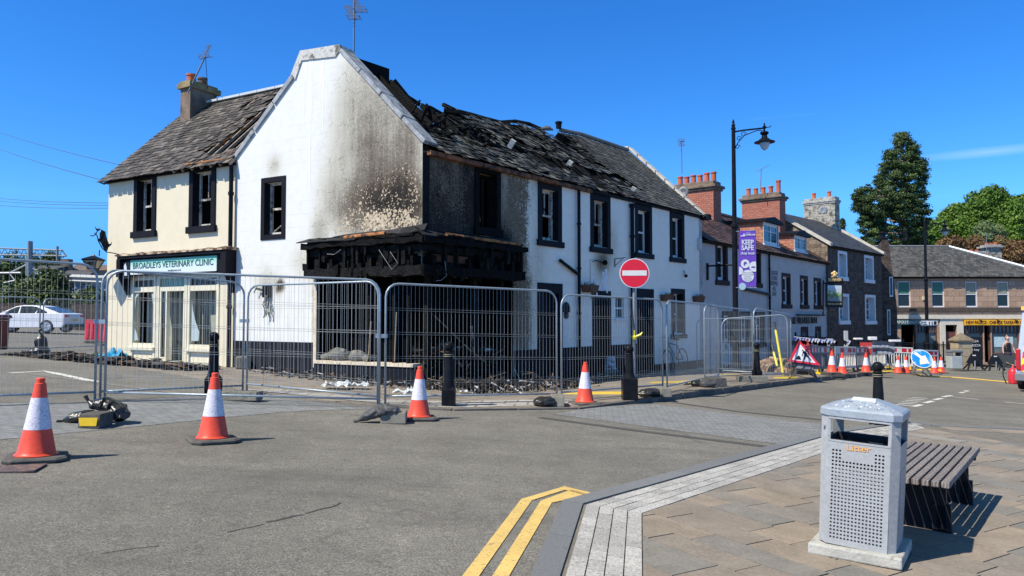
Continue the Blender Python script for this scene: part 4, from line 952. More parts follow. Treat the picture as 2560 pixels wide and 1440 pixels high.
for w_ in (((GF, .55, ZF0 + .5), (GF, .35, ZF0 + .25), (GF, .5, ZF0 + .12), (GF, .85, ZF0 + .55)), ((GF, 1.9, ZF0 + .6), (GF, 2.1, ZF0 + .5), (GF, 2.3, ZF0 + .52)), ((RF, .3, ZF0 + .3), (RF, .35, ZF0), (RF, .2, ZF0 - .1), (RF, .05, ZF0 - .12))):
    m = MB(); m.tube([F.P(s, OUT + .03, z) for F, s, z in w_], .006, 4); m.build('hanging_wire', MC('pale_wire', (.3, .29, .27), .6), shop)
# white peeling patch, wall lamp bits, hooks
m = MB(); 
for _ in range(26):
    px, py = R.gauss(1500, 10), R.uniform(672, 722); a, b = RF.px(px, py); w_, h_ = R.uniform(.04, .12), R.uniform(.08, .3)
    if abs(px - 1500) > 24: continue
    m.fb(RF, a, a + w_, .004, .012 + R.uniform(0, .012), b - h_, b)
m.build('peeling_paint', M('flaking_white_paint', (.75, .76, .78), .7, .1, 6, .3), pub)
m = MB(); a, b = RF.px(1505, 657); m.sphere(RF.P(a, .1, b), .075, 10, 6); m.tube([RF.P(a - .5, .02, b + .0), RF.P(a - .35, .03, b + .05), RF.P(a, .05, b)], .01, 4); m.build('burnt_lamp', CHAR, pub)
m = MB(); m.tube([RF.P(a - .62, .02, b + .05), RF.P(a - .62, .02, b - .7)], .008, 4); m.tube([RF.P(a - .62, .02, b + .05), RF.P(a - .2, .02, b + .06)], .008, 4); m.build('conduit', MC('grey_conduit', (.45, .45, .45), .6), pub)
m = MB(); a, b = RF.px(1536, 668); m.tube([RF.P(a, .02, b), RF.P(a, .02, b + .25)], .012, 5); m.tube([RF.P(a, .03, b + .24), RF.P(a, .38, b + .26)], .01, 5); m.tube([RF.P(a, .03, b + .05), RF.P(a, .3, b + .24)], .01, 5); m.build('wall_bracket', BLACKM, pub)
m = MB(); a, b = RF.px(1746, 612); m.fb(RF, a - .09, a + .09, .0, .1, b - .2, b + .22); m.build('alarm_box', M('alarm_box_plastic', (.55, .55, .5), .5, .1), pub, bevel=.02)
m = MB(); a, b = RF.px(1708, 690); m.sphere(RF.P(a, .1, b), .06, 8, 5); m.tube([RF.P(a, .02, b + .2), RF.P(a, .08, b)], .012, 5); m.build('wall_lamp', BLACKM, pub)
# house plaque and knocker plate beside the door
m = MB(); a, b = RF.px(1413, 770); m.prism([RF.P(a - .16, .02, b - .12), RF.P(a + .16, .02, b - .12), RF.P(a + .16, .02, b), RF.P(a + .09, .02, b + .12), RF.P(a, .02, b + .16), RF.P(a - .09, .02, b + .12), RF.P(a - .16, .02, b)], RF.n * .03)
a, b = RF.px(1414, 781); m.tube([RF.P(a, .0, b - .08), RF.P(a, .04, b - .08)], .09, 12); m.build('house_plaque', BLACKP, pub)
# meter box burnt on gable with hanging wires
m = MB(); a, b = GF.px(670, 728); m.fb(GF, a - .12, a + .12, .0, .07, b - .15, b + .17); mb_ = m.build('burnt_meter_box', CHAR, pub)
m = MB()
for i in range(7):
    s = a + R.uniform(-.08, .02); z = b - .1; pts = [GF.P(s, .08, z)]
    for k in range(6): s += R.uniform(-.05, .05); z -= R.uniform(.06, .11); pts.append(GF.P(s - .03, .08 + R.uniform(0, .04), z))
    m.tube(pts, .011, 5)
for i in range(3): m.tube([GF.P(a + .1, .07, b + .02 * i), GF.P(a + .3, .09, b + .05 + .02 * i), GF.P(a + .36, .1, b - .02 * i)], .012, 5)
m.build('melted_cable', M('melted_green_cable', (.06, .075, .06), .6, .4, 9, .4), mb_)
m = MB(); a, b = GF.px(622, 735)
# white stain runs on the gable: thin raised drips of mortar and lime
for px, y0, y1, w_ in ((775, 150, 480, .035), (781, 145, 300, .02), (808, 150, 330, .025), (766, 165, 240, .02), (803, 160, 215, .05), (760, 200, 330, .015)):
    p, q = GF.px(px, y0), GF.px(px - 1, y1); pts = 9
    vs = []; 
    for k in range(pts + 1):
        s = p[0] + (q[0] - p[0]) * k / pts + R.uniform(-.008, .008); z = p[1] + (q[1] - p[1]) * k / pts; ww = w_ * (1 - .6 * k / pts) * R.uniform(.7, 1.2); vs += [GF.P(s - ww, .003, z), GF.P(s + ww, .003, z)]
    m.add(vs, [(2 * k, 2 * k + 1, 2 * k + 3, 2 * k + 2) for k in range(pts)])
m.build('lime_drips', M('white_lime', (.82, .83, .83), .8, .04), pub)
# ================================================================= veterinary clinic
VW = 5.27; VR = GW + VW; EV = 3.86
vet = empty('clinic_building', GF.P(VR, 0, GF.g(VR)), 'cream two storey clinic with green sign and slate roof torn open beside the gable', 'building')
def vs_(px, py=700, o=0): return GF.px(px, py, o)[0]
vw = [(331.5, 386, 437, 596), (470, 535.5, 414, 580)]
VU = []
for p0, p1, y0, y1 in vw:
    a, b = vs_(p1), vs_(p0); VU.append((a, b, GF.px((p0 + p1) / 2, y1)[1], GF.px((p0 + p1) / 2, y0)[1]))
vz0 = sum(q[2] for q in VU) / 2; vz1 = sum(q[3] for q in VU) / 2
SA, SB = vs_(546, 860), vs_(327, 860)          # glazed front extent
ZT = GF.px(440, 688)[1]; gV = GF.g(GW + 2.6)
vholes = [rect(a + .15, b - .15, vz0 + .17, vz1 - .15) for a, b, _, _ in VU] + [rect(SA, SB, gV + .02, ZT)]
sootV = blob(GF, [(578, 520, .12, .5, .5, 2), (300, 760, .5, .5, .2, 1), (300, 650, .3, .3, .15, 1), (570, 800, .25, .6, .3, 1)])
wall('front_wall', GF, [(GW + .0, GF.g(GW) - .3), (VR, GF.g(VR) - .3), (VR, EV), (GW, EV)], vholes, A['cream_render'], vet, o=-.015, grid=.2, attrs=lambda s, z: dict(soot=max(0, min(1, sootV(s, z)))), depth=.25)
m = MB()
gl3 = GF.g(VR) - .3; VD = 5.4
e0, e1 = GF.P(VR, -.02, 0), GF.P(VR, -VD, 0); em = GF.P(VR, -VD / 2, 0)
m.prism([v3(e0, gl3), v3(e1, gl3), v3(e1, EV), v3(em, 6.5), v3(e0, EV)], GF.d * -.2)
m.hexa([v3(p, z) for z in (gl3, EV) for p in (GF.P(GW + .4, -VD, 0), GF.P(VR - .2, -VD, 0), GF.P(VR - .2, -VD + .2, 0), GF.P(GW + .4, -VD + .2, 0))])
o = m.build('rear_wall', A['cream_render'], vet)
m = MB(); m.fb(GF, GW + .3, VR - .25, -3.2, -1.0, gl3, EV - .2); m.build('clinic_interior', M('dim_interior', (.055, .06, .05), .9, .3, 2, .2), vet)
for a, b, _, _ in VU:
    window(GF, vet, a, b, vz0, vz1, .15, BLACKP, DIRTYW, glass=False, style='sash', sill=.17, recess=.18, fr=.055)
# ---- roof
re0, re1 = GF.P(VR + .12, .2, EV - .05), GF.P(GW - .0, .2, EV - .05)
RD = 2.7; rr0, rr1 = GF.P(VR + .12, -RD, 6.62), GF.P(GW - .0, -RD, 6.62)
pn = (re1 - re0).cross(rr0 - re0).normalized()
def ruv(px, py):
    d = ray(px, py); p = d * (re0.dot(pn) / d.dot(pn)); q = p - re0; ev = (re1 - re0); uv_ = (rr0 - re0)
    return (q.dot(ev) / ev.length_squared, q.dot(uv_) / uv_.length_squared)
hole_v = [ruv(*p) for p in ((705, 226), (672, 252), (655, 278), (628, 292), (604, 318), (588, 330), (560, 348), (537, 362), (510, 381), (522, 388), (560, 379), (598, 372), (660, 330), (760, 190))]
hole_w = [ruv(*p) for p in ((612, 262), (640, 246), (650, 240), (640, 252), (628, 266), (605, 275))]
def keepV(u, v): return not in_poly(u, v, hole_v) and not in_poly(u, v, hole_w)
def dispV(u, v):
    k = max(0, (u - .62)) * 1.0
    return (R.uniform(-.01, .03) * (k > 0), .05 + .3 * k * (R.random() < .5))
m = MB(); slates(m, re0, re1, rr0, rr1, 24, 26, keepV, dispV, .012, .02, lambda u, v: R.random() ** 1.2, .12)
vroof = m.build('roof', SL_VET, vet)
m = MB()     # sarking under the sound part
for i in range(26):
    for j in range(20):
        uc, vc = (i + .5) / 26, (j + .5) / 20
        if in_poly(uc, vc, hole_v): continue
        pt = lambda u, v: re0.lerp(re1, u).lerp(rr0.lerp(rr1, u), v) - Vector((0, 0, .035))
        m.quad(pt(i / 26, j / 20), pt((i + 1) / 26, j / 20), pt((i + 1) / 26, (j + 1) / 20), pt(i / 26, (j + 1) / 20))
b0, b1 = GF.P(VR + .12, -VD - .2, EV), GF.P(GW, -VD - .2, EV); m.quad(rr0, rr1, b1, b0)
m.build('sarking', M('dark_sarking_board', (.03, .025, .02), .9), vroof)
m = MB()
for k in range(7):
    u = .60 + k * .066
    p, q = re0.lerp(re1, u) + Vector((0, 0, -.05)), rr0.lerp(rr1, u) + Vector((0, 0, -.05)); beam(p, q, .045, .07)
m.build('rafter', BATTEN, vroof)
m = MB()
p_, q_ = [re0.lerp(re1, t).lerp(rr0.lerp(rr1, t), .055) for t in (.66, .98)]; beam(p_, q_, .22, .03, .5)
for px, py in ((560, 352), (540, 366), (604, 322), (630, 297), (575, 383), (550, 388)): 
    u, v = ruv(px, py); p = re0.lerp(re1, u).lerp(rr0.lerp(rr1, u), v); beam(p, p + (re1 - re0).normalized() * R.uniform(.15, .4) + Vector((0, 0, .05)), .12, .02, .5)
m.build('torn_sarking_board', WOODO, vroof)
m = MB(); m.fb(GF, GW + .1, VR - .1, -2.5, -.2, EV - .15, EV - .05); m.build('burnt_loft_floor', CHARD, vroof)
m = MB(); 
for j in range(6):
    u0, u1 = .17 + j * .83 / 6, .17 + (j + 1) * .83 / 6 - .004; beam(rr0.lerp(rr1, u0) + Vector((0, 0, .03)), rr0.lerp(rr1, u1) + Vector((0, 0, .03)), .26, .07)
m.build('ridge_cap', M('pale_zinc_ridge', (.55, .58, .58), .5, .1, 5, .1), vroof)
m = MB(); m.fb(GF, GW, VR + .12, -.1, .06, EV - .1, EV - .05); m.tube([GF.P(VR + .12, .05, EV - .1), GF.P(VR + .5, .0, EV - .0)], [.03, .015], 5); m.fb(GF, VR + .05, VR + .6, -.6, -.3, EV + .06, EV + .09)
m.build('eaves_gutter', BLACKM, vroof)
m = MB(); m.tube([GF.P(GW + .07, .1, GF.g(GW)), GF.P(GW + .07, .1, EV - .1)], .055, 8)
for z in (.2, 1.6, 3.0): m.tube([GF.P(GW + .07, .1, z), GF.P(GW + .07, .1, z + .08)], .075, 8)
m.build('downpipe', BLACKM, vet)
m = MB(); s = GW + .07; a, b = GF.px(580, 686); m.fb(GF, s - .09, s + .09, .16, .17, b - .1, b + .1); m.build('warning_notice', YEL, vet)
# chimney
m = MB(); m.fb(GF, VR - .8, VR - .35, -2.95, -2.0, 5.2, 6.95); ch = m.build('chimney', STONE, vroof); 
m = MB(); m.fb(GF, VR - .88, VR - .27, -3.05, -1.92, 6.95, 7.1); m.fb(GF, VR - .82, VR - .33, -2.97, -1.98, 7.1, 7.18); m.build('chimney_cap', M('mossy_cap', (.26, .2, .1), .95, .4, 5, .8), ch)
for o_, t_ in ((-2.2, TERRA), (-2.6, STONE)): m = MB(); m.lathe([(.14, 7.15), (.13, 7.36), (.155, 7.38), (.15, 7.43), (.1, 7.43)], GF.P(VR - .57, o_, 0), 12); m.build('chimney_pot', t_, ch)
# shopfront joinery
sf = None; OB = .02
def V2(px, py, o=.0): return GF.px(px, py, o)
xs_ = [vs_(p, 780) for p in (327, 388, 397, 459, 468, 546)]
zb1 = V2(355, 858)[1]; ztr0 = V2(355, 727)[1]; ztr1 = V2(355, 721)[1]
WS = [(xs_[1], xs_[0]), (xs_[5], xs_[4])]
gd = gV + .03
shopf = empty_part = None
for a, b in WS:
    m = MB()
    m.fb(GF, a, a + .09, -.12, .0, gd, ZT); m.fb(GF, b - .09, b, -.12, .0, gd, ZT); m.fb(GF, a + .09, b - .09, -.1, -.01, zb1 - .1, zb1); m.fb(GF, a + .09, b - .09, -.1, -.01, ztr0 - .04, ztr1 + .04); m.fb(GF, a + .09, b - .09, -.1, -.01, ZT - .1, ZT)
    m.fb(GF, a + .09, b - .09, -.09, -.04, gd, zb1 - .1); m.fb(GF, a, b, -.1, .06, zb1 - .18, zb1 - .1)
    sw_ = m.build('shop_window', CREAMP, vet, bevel=.006)
    m = MB(); m.fb(GF, a + .09, b - .09, -.08, -.06, ztr1 + .04, ZT - .1); m.build('transom_glass', M('brown_curtained_glass', (.06, .05, .035), .35, .4, 6, 0), sw_)
a, b = xs_[3], xs_[2]; m = MB()
m.fb(GF, a - .12, a, -.12, .0, gd, ZT); m.fb(GF, b, b + .12, -.12, .0, gd, ZT); m.fb(GF, a, b, -.12, -.02, ztr0 - .03, ztr1 + .03); m.fb(GF, a, b, -.1, -.02, ZT - .08, ZT)
m.fb(GF, b - .3, b - .24, -.12, -.02, gd, ztr0 - .03); m.fb(GF, b - .06, b - .0, -.12, -.02, gd, ztr0 - .03); m.fb(GF, b - .24, b - .06, -.12, -.02, gd, gd + .1)
shopf = m.build('door_frame', CREAMP, vet, bevel=.006)
m = MB(); m.fb(GF, a + .04, b - .02, -.08, -.06, ztr1 + .03, ZT - .08); m.build('fanlight', M('green_glazed_panel', (.22, .36, .25), .25, .15, 6, 0), shopf)
m = MB(); m.fb(GF, b - .24, b - .06, -.08, -.06, gd + .1, ztr0 - .04)
m.build('side_glass', GLASS, shopf)
m = MB(); m.fb(GF, SA, SB, -.5, -.45, gd, ZT); m.fb(GF, SA, SB, -1.0, 0.0, gd - .3, gd)
m.build('interior_screen', M('interior_grey_green', (.36, .37, .30), .9, .25, 1.5, .2, dirt=((.05, .05, .045), .62, .7, 1)), vet)
m = MB()
def shard(pts, o=-.055): m.prism([GF.P(*( (V2(px, py)[0],) + (o,) + (V2(px, py)[1],))) for px, py in pts], GF.n * .008)
shard([(331, 732), (345, 734), (336, 745), (333, 780), (331, 815), (338, 835), (342, 850), (329, 852), (329, 735)])
shard([(375, 733), (386, 733), (385, 762), (381, 770), (376, 745)])
shard([(475, 738), (478, 775), (485, 805), (494, 830), (492, 852), (480, 853), (474, 852)])
m.build('broken_glass', A['frosted_broken_glass'], shopf)
m = MB(); dd = GF.P(a + .05, -.06, 0); m.hexa([v3(p, z) for z in (gd, ztr0 - .05) for p in (dd, dd + gin * .75 + GF.d * .12, dd + gin * .75 + GF.d * .16, dd + GF.d * .05)]); m.build('open_door', CREAMP, shopf)
m = MB(); m.fb(GF, b - .85, b - .55, -.6, -.5, gd, ztr0); m.build('hanging_blind', M('pale_curtain', (.45, .42, .34), .9, .3, 5, .5), shopf)
# fascia with sign
f0, f1 = vs_(566, 650, .3), vs_(292, 650, .3); fz0, fz1 = V2(430, 682, .25)[1], V2(430, 638, .25)[1]
m = MB(); m.fb(GF, f0, f1, .0, .3, fz1 - .03, fz1 + .05); m.fb(GF, f0 + .05, f1 - .05, .0, .2, fz0 - .02, fz1 - .03); m.fb(GF, f0, f0 + .2, .0, .32, fz0 - .06, fz1 - .03); m.fb(GF, f1 - .16, f1, .0, .32, fz0 - .06, fz1 - .03)
for s in (f0 + .02, f1 - .15): m.prism([GF.P(s, .0, fz0 - .06), GF.P(s, .28, fz0 - .06), GF.P(s, .16, fz0 - .3), GF.P(s, .02, fz0 - .55)], GF.d * .12)
fas = m.build('shop_fascia', BLACKP, vet, bevel=.008)
m = MB(); rough_beam(GF, f0 - .05, f1 + .05, .0, .33, fz1 + .052, fz1 + .1, .012, .2, .0); rough_beam(GF, f0 - .08, f1 + .05, .005, .2, fz1 + .1, fz1 + .13, .02, .2, .0)
m.build('cornice', M('peeling_cornice', (.45, .36, .25), .8, .3, 6, .5, dirt=((.10, .05, .03), .45, .55, 5)), fas)
sg0, sg1 = vs_(541, 650, .23), vs_(326, 650, .23)
m = MB()
for k in range(10):
    z0_, z1_ = fz0 + (fz1 - .07 - fz0) * k / 10, fz0 + (fz1 - .07 - fz0) * (k + 1) / 10; m.quad(GF.P(sg0, .225, z0_), GF.P(sg1, .225, z0_), GF.P(sg1, .225, z1_), GF.P(sg0, .225, z1_), k / 9)
m.fb(GF, sg0, sg1, .2, .224, fz0, fz1 - .07, 0.)
n = NB('green_white_sign_print'); n.out(n.ramp(n.attr('tint'), [(0., (.66, .72, .74)), (.5, (.58, .72, .69)), (.8, (.30, .62, .50)), (1., (.16, .50, .36))]), .4)
sgn = m.build('sign_board', A['green_white_sign_print'], fas)
hgt = fz1 - .07 - fz0
text('BROADLEYS VETERINARY CLINIC', hgt * .6, 'sign_lettering', MC('dark_green_lettering', (.012, .07, .065), .4), sgn, GF.P((sg0 + sg1) / 2 + .0, .23, fz0 + hgt * .58), -GF.d, (0, 0, 1), .002, .002, (sg1 - sg0) * .93 / (hgt * .6 * 14.8))
text('broadleysvets.co.uk', hgt * .17, 'web_address', MC('grey_lettering', (.12, .14, .15), .4), sgn, GF.P((sg0 + sg1) / 2 - .12, .23, fz0 + hgt * .18), -GF.d, (0, 0, 1), .0, .002)
m = MB(); m.fb(GF, sg1 + .02, sg1 + .33, .2, .235, fz0 - .1, fz1 - .1); pan = m.build('logo_panel', BLK, sgn)
m = MB(); s = sg1 + .17; m.prism([GF.P(s + .06, .24, fz0 - .02), GF.P(s - .06, .24, fz0 - .02), GF.P(s - .03, .24, fz0 + .2), GF.P(s + .02, .24, fz1 - .13), GF.P(s + .09, .24, fz0 + .25)], GF.n * .004); m.build('logo_shape', MC('logo_white', (.6, .65, .68), .4), pan)
# corner lantern with cat bracket
LY = 20.15
lan = empty('wall_lantern', D(248, 655, LY), 'old glazed VET lantern hanging from scrolled iron bracket with cat silhouette at clinic corner', 'lantern')
def lp(px, py, dy=0): return D(px, py, LY + dy)
m = MB()
for pts in ([(297, 636), (285, 633), (266, 630), (255, 620), (246, 603), (243, 590), (236, 582)], [(246, 603), (253, 596), (258, 585), (258, 577), (251, 574), (243, 578), (240, 586), (232, 590), (226, 589)], [(262, 624), (255, 612), (262, 603), (268, 610), (262, 617)], [(266, 628), (258, 618), (268, 608), (275, 614)], [(249, 625), (248, 640)]):
    m.tube([lp(*p) for p in pts], .014, 5)
m.build('scroll_bracket', BLACKM, lan)
m = MB(); m.prism([lp(*p) for p in ((253, 576), (259, 577), (263, 579), (264, 587), (268, 600), (272, 610), (277, 609), (279, 604), (278, 612), (270, 619), (268, 627), (264, 626), (259, 616), (248, 603), (243, 600), (249, 595), (249, 583), (252, 579))], Vector((0, .015, 0))); m.build('cat_silhouette', BLACKM, lan)
m = MB(); m.prism([lp(*p) for p in ((238, 566), (240, 571), (246, 572), (250, 569), (247, 574), (243, 577), (239, 574))], Vector((0, .015, 0))); m.build('bird_silhouette', BLACKM, lan)
m = MB(); c = lp(248, 0); cz = lambda py: lp(248, py).z; cc = Vector((c.x, c.y, 0))
m.lathe([(.02, cz(636)), (.06, cz(640)), (.30, cz(648)), (.30, cz(651)), (.27, cz(652))], cc, 4); m.lathe([(.14, cz(673)), (.145, cz(671))], cc, 4); 
for j in range(4): aa = math.pi / 2 * (j + .5); m.tube([cc + Vector((.27 * math.cos(aa), .27 * math.sin(aa), cz(651))), cc + Vector((.14 * math.cos(aa), .14 * math.sin(aa), cz(672)))], .012, 5)
m.build('lantern_frame', BLACKM, lan)
m = MB(); m.lathe([(.13, cz(671)), (.25, cz(652))], cc, 4); m.build('lantern_glass', M('dirty_lantern_glass', (.34, .31, .25), .3, .3, 5, .1), lan)
text('VET', .13, 'lantern_lettering', BLACKM, lan, cc + Vector((0, -.165, cz(661))), (1, 0, 0), (0, -.5, .9), .004)
# ================================================================= the village inn
def box_chimney(F, s0, s1, d0, d1, z0, z1, mat, capm, pots, parent, name='chimney', cap=.14, ph=.42, tall=None):
    """stack on frame F (d measured inwards)"""
    m = MB(); m.fb(F, s0, s1, -d1, -d0, z0, z1); c = autouv(m.build(name, mat, parent))
    m = MB(); m.fb(F, s0 - cap, s1 + cap, -d1 - cap, -d0 + cap, z1, z1 + .12); m.fb(F, s0 - cap * .5, s1 + cap * .5, -d1 - cap * .5, -d0 + cap * .5, z1 - .1, z1); m.fb(F, s0, s1, -d1, -d0, z1 + .12, z1 + .3); m.build('chimney_cap', capm, c, bevel=.02)
    for i in range(pots):
        d = d0 + (d1 - d0) * (i + .5) / pots; h = ph * R.uniform(.9, 1.05); r = .12
        if tall is not None and i == tall: h *= 1.7
        m = MB(); m.lathe([(r * .95, z1 + .28), (r * .9, z1 + .28 + h * .86), (r * 1.1, z1 + .28 + h * .88), (r * 1.1, z1 + .28 + h), (r * .8, z1 + .28 + h)], F.P((s0 + s1) / 2, -d, 0), 12); m.build('chimney_pot', TERRA, c)
    return c
NL = 14.6; I0, I1 = RL + .0, RL + NL; IE = 2.72
inn = empty('village_inn', RF.P((I0 + I1) / 2, 0, RF.g((I0 + I1) / 2)), 'long grey rendered inn with brown window surrounds, dormers and two big brick chimney stacks', 'building')
iw = [(1793, 1823, 602, 713), (1885, 1906, 622, 719), (1957, 1979, 683, 771), (2003, 2022, 689, 772), (2037, 2054.5, 695, 773), (1807, 1835, 778, 868), (1850, 1877, 779, 868), (1886, 1914, 780, 869)]
idr = [(2003, 2021, 817), (2039, 2053, 816)]
IO = -.06
IW = []
for p0, p1, y0, y1 in iw:
    a, b = RF.S(p0), RF.S(p1); xm = (p0 + p1) / 2; IW.append([a, b, RF.px(xm, y1)[1], RF.px(xm, y0)[1]])
ID = [(RF.S(p0), RF.S(p1), RF.g(RF.S(p0)) + .05, RF.px((p0 + p1) / 2, y)[1]) for p0, p1, y in idr]
hl = [rect(a + .15, b - .15, z0 + .18, z1 - .16) for a, b, z0, z1 in IW] + [rect(a + .15, b - .15, z0, z1 - .2) for a, b, z0, z1 in ID]
F2 = Frame(RF.P(0, IO, 0).x, RF.P(0, IO, 0).y, .632, .775, .775, -.632)
gI = RF.g(I1) - .5
wall('front_wall', F2, [(I0 + .01, gI), (I1, gI), (I1, IE), (I0 + .01, IE)], hl, A['grey_inn_render'], inn, grid=1.0, depth=.3)
for i, (a, b, z0, z1) in enumerate(IW): window(F2, inn, a, b, z0, z1, .15, BROWNT, WHITEP, style='sash' if i < 5 else 'casement2', mull=False, sill=.18, recess=.13, fr=.09)
for a, b, z0, z1 in ID:
    m = MB(); m.fb(F2, a, a + .15, -.06, .02, z0, z1); m.fb(F2, b - .15, b, -.06, .02, z0, z1); m.fb(F2, a + .15, b - .15, -.06, .019, z1 - .2, z1); m.build('door_surround', BROWNT, inn)
    m = MB(); m.fb(F2, a + .15, b - .15, -.28, -.22, z0, z1 - .2); m.build('door', M('burnt_black_door', (.018, .018, .02)), inn)
m = MB(); m.fb(F2, I0 + .3, I1 - .3, -2.5, -1.2, gI, IE - .3); a = F2.P(I1 - .01, 0, 0); b = a + nin * 6; md = a + nin * 3
m.prism([v3(a, gI), v3(b, gI), v3(b, IE), v3(md, 4.72), v3(a, IE)], RF.d * -.25)
m.hexa([v3(p, z) for z in (gI, IE) for p in (b, F2.P(I0, -6, 0), F2.P(I0, -5.8, 0), b - nin * .2)])
m.build('rear_wall', M('rear_render', (.6, .6, .6)), inn)
qe0, qe1 = F2.P(I0 + .12, .2, IE), F2.P(I1 + .05, .2, IE); qr0, qr1 = F2.P(I0 + .12, -3, 4.75), F2.P(I1 + .05, -3, 4.75)
m = MB(); slates(m, qe0, qe1, qr0, qr1, 20, 70, None, None, .01, .02)
irf = m.build('roof', SL_RED, inn)
m = MB(); m.quad(qe0 - V((0, 0, .02)), qe1 - V((0, 0, .02)), qr1 - V((0, 0, .02)), qr0 - V((0, 0, .02))); m.quad(qr0, qr1, F2.P(I1, -6.2, IE), F2.P(I0, -6.2, IE)); m.fb(F2, I0, I1, .0, .2, IE - .1, IE - .03)
m.build('roof_base', M('dark_sarking_board', (.03, .025, .02)), irf)
m = MB(); m.tube([qr0 + V((0, 0, .04)), qr1 + V((0, 0, .04))], .1, 6); m.build('ridge_tiles', M('brown_ridge_tile', (.12, .075, .06), .8, .3), irf)
c1 = box_chimney(F2, RL + 5.75, RL + 6.55, 2.05, 3.95, 3.5, 5.6, BRICK, STONE, 6, irf)
c2 = box_chimney(F2, RL + 13.75, RL + 14.6, 2.0, 4.0, 3.5, 6.15, BRICK, STONE, 5, irf, tall=0)
m = MB()      # stepped lead flashing
for F_, s, d0 in ((F2, RL + 5.72, 1.75),):
    for j in range(8): z = IE + .677 * (d0 + .28 * j); m.fb(F_, s, s + .03, -(d0 + .3 + .28 * j + .25), -(d0 + .28 * j + .3), z + .1, z + .3)
m.build('chimney_flashing', LEAD, c1)
def dormer(s0, s1, d, zt, par):
    """box dormer: brick cheeks, flat black roof, white twin casement"""
    zb = IE + .677 * d - .05; m = MB(); dep = (zt - zb) / .677 + .1
    for s in (s0, s1 - .1): m.prism([F2.P(s, -d, zb), F2.P(s, -d, zt), F2.P(s, -d - dep, zt)], RF.d * .1)
    m.fb(F2, s0 + .1, s1 - .1, -d - .04, -d, zb, zb + .12)
    dm = autouv(m.build('dormer', A['brick_tile'], par))
    m = MB(); m.prism([F2.P(s0 - .15, -d + .2, zt), F2.P(s0 - .15, -d + .2, zt + .1), F2.P(s0 - .15, -d - dep - .1, zt + .14), F2.P(s0 - .15, -d - dep - .1, zt)], RF.d * (s1 - s0 + .3)); m.prism([F2.P(s0 - .15, -d + .2, zt + .1), F2.P(s1 + .15, -d + .2, zt + .1), F2.P((s0 + s1) / 2, -d + .2, zt + .28)], -RF.n * dep); m.build('dormer_roof', BLACKP, dm)
    window(F2_(d), dm, s0 + .02, s1 - .02, zb + .12, zt, .04, WHITEP, WHITEP, style='casement2', recess=.02, fr=.1, sill=.08)
def F2_(d): q = F2.P(0, -d, 0); return Frame(q.x, q.y, .632, .775, .775, -.632)
brick_mat('brick_tile', (.42, .16, .10), (.52, .24, .15), (.14, .09, .07), .3, .14, 'uv', .012, dirt=((.06, .05, .045), .58, .62, 2.5))
dormer(RL + 7.1, RL + 9.0, .42, 4.1, irf); dormer(RL + 10.9, RL + 12.7, .36, 3.85, irf)
m = MB(); s = RF.S(1922); pipe(F2, s, RF.g(s), IE); a, b = RF.px(1857, 722); m.tube([F2.P(a, .09, b), F2.P(s, .09, RF.px(1920, 736)[1])], .06, 8); m.build('downpipe', BLACKM, inn)
m = MB(); a, b = RF.px(1771, 665); m.fb(F2, a - .05, a + .05, .0, .06, b - .5, b + .1); m.tube([F2.P(a, .03, b), F2.P(a, 1.0, b)], .035, 6); m.tube([F2.P(a, .5, b), F2.P(a, .5, b + .25)], .015, 5); m.build('sign_bracket', BLACKM, inn)
m = MB(); z = RF.px(2000, 775)[1]; m.fb(F2, RF.S(1935), I1 - .1, .0, .04, z - .03, z + .03); m.build('string_course', A['grey_inn_render'], inn)
m = MB(); z = RF.px(2010, 786)[1]; m.fb(F2, RF.S(1990), RF.S(2055), .05, .2, z - .06, z); m.build('lamp_trough', BLACKP, inn)
a, b = RF.px(1971, 800)[0], RF.px(2045, 800)[0]; z = RF.px(2010, 802)[1]
text('THE VILLAGE INN', .42, 'inn_lettering', BLK, inn, F2.P((a + b) / 2, .06, z), RF.d, (0, 0, 1), .004, .02, (b - a) / 3.6)
for i, wd in enumerate(('GOOD', 'FOOD', 'SERVED', 'ALL', 'DAY')):
    a, b = RF.px(1939, 683 + i * 13); text(wd, .27, 'wall_lettering', MC('grey_wall_lettering', (.10, .10, .11), .6), inn, F2.P(a, .012, b), RF.d, (0, 0, 1), .0, .003, .95)
# hanging pub sign
ps_ = empty('hanging_pub_sign', D(2088, 766, 36.6), 'tall dark hanging pub sign with landscape picture and gold brewery crest above', 'sign')
sy = 36.4
def sp3(px, py, dy=0): return D(px, py, sy + dy)
m = MB(); m.prism([sp3(2064, 708), sp3(2107, 709), sp3(2107, 769), sp3(2064, 768)], V((.03, .1, 0))); m.prism([sp3(2066, 695), sp3(2108, 696), sp3(2108, 704), sp3(2066, 703)], V((.03, .08, 0))); m.tube([sp3(2060, 708, .05), sp3(2110, 706, .05)], .04, 6); m.tube([sp3(2058, 700, .05), sp3(2058, 790, .3)], .03, 5); m.build('sign_frame', BLK, ps_)
n = NB('sign_landscape_print'); zc = n.N('ShaderNodeSeparateXYZ'); n.L(n.co, zc.inputs[0]); zz_ = n.math('ADD', n.math('ADD', n.math('MULTIPLY', zc.outputs['Z'], .85), -.42), n.math('MULTIPLY', n.noise(6, 6, .6), .6))
n.out(n.ramp(zz_, [(.0, (.10, .12, .11)), (.2, (.3, .33, .34)), (.3, (.12, .2, .05)), (.42, (.25, .35, .12)), (.5, (.55, .57, .55)), (.62, (.5, .56, .6)), (.72, (.62, .68, .72)), (.85, (.12, .4, .75))]), .4)
m = MB(); m.prism([sp3(2069, 713, -.01), sp3(2104, 714, -.01), sp3(2104, 754, -.01), sp3(2069, 753, -.01)], V((0, .01, 0))); m.build('sign_picture', A['sign_landscape_print'], ps_)
GOLD = MC('gold_lettering', (.75, .52, .22), .4)
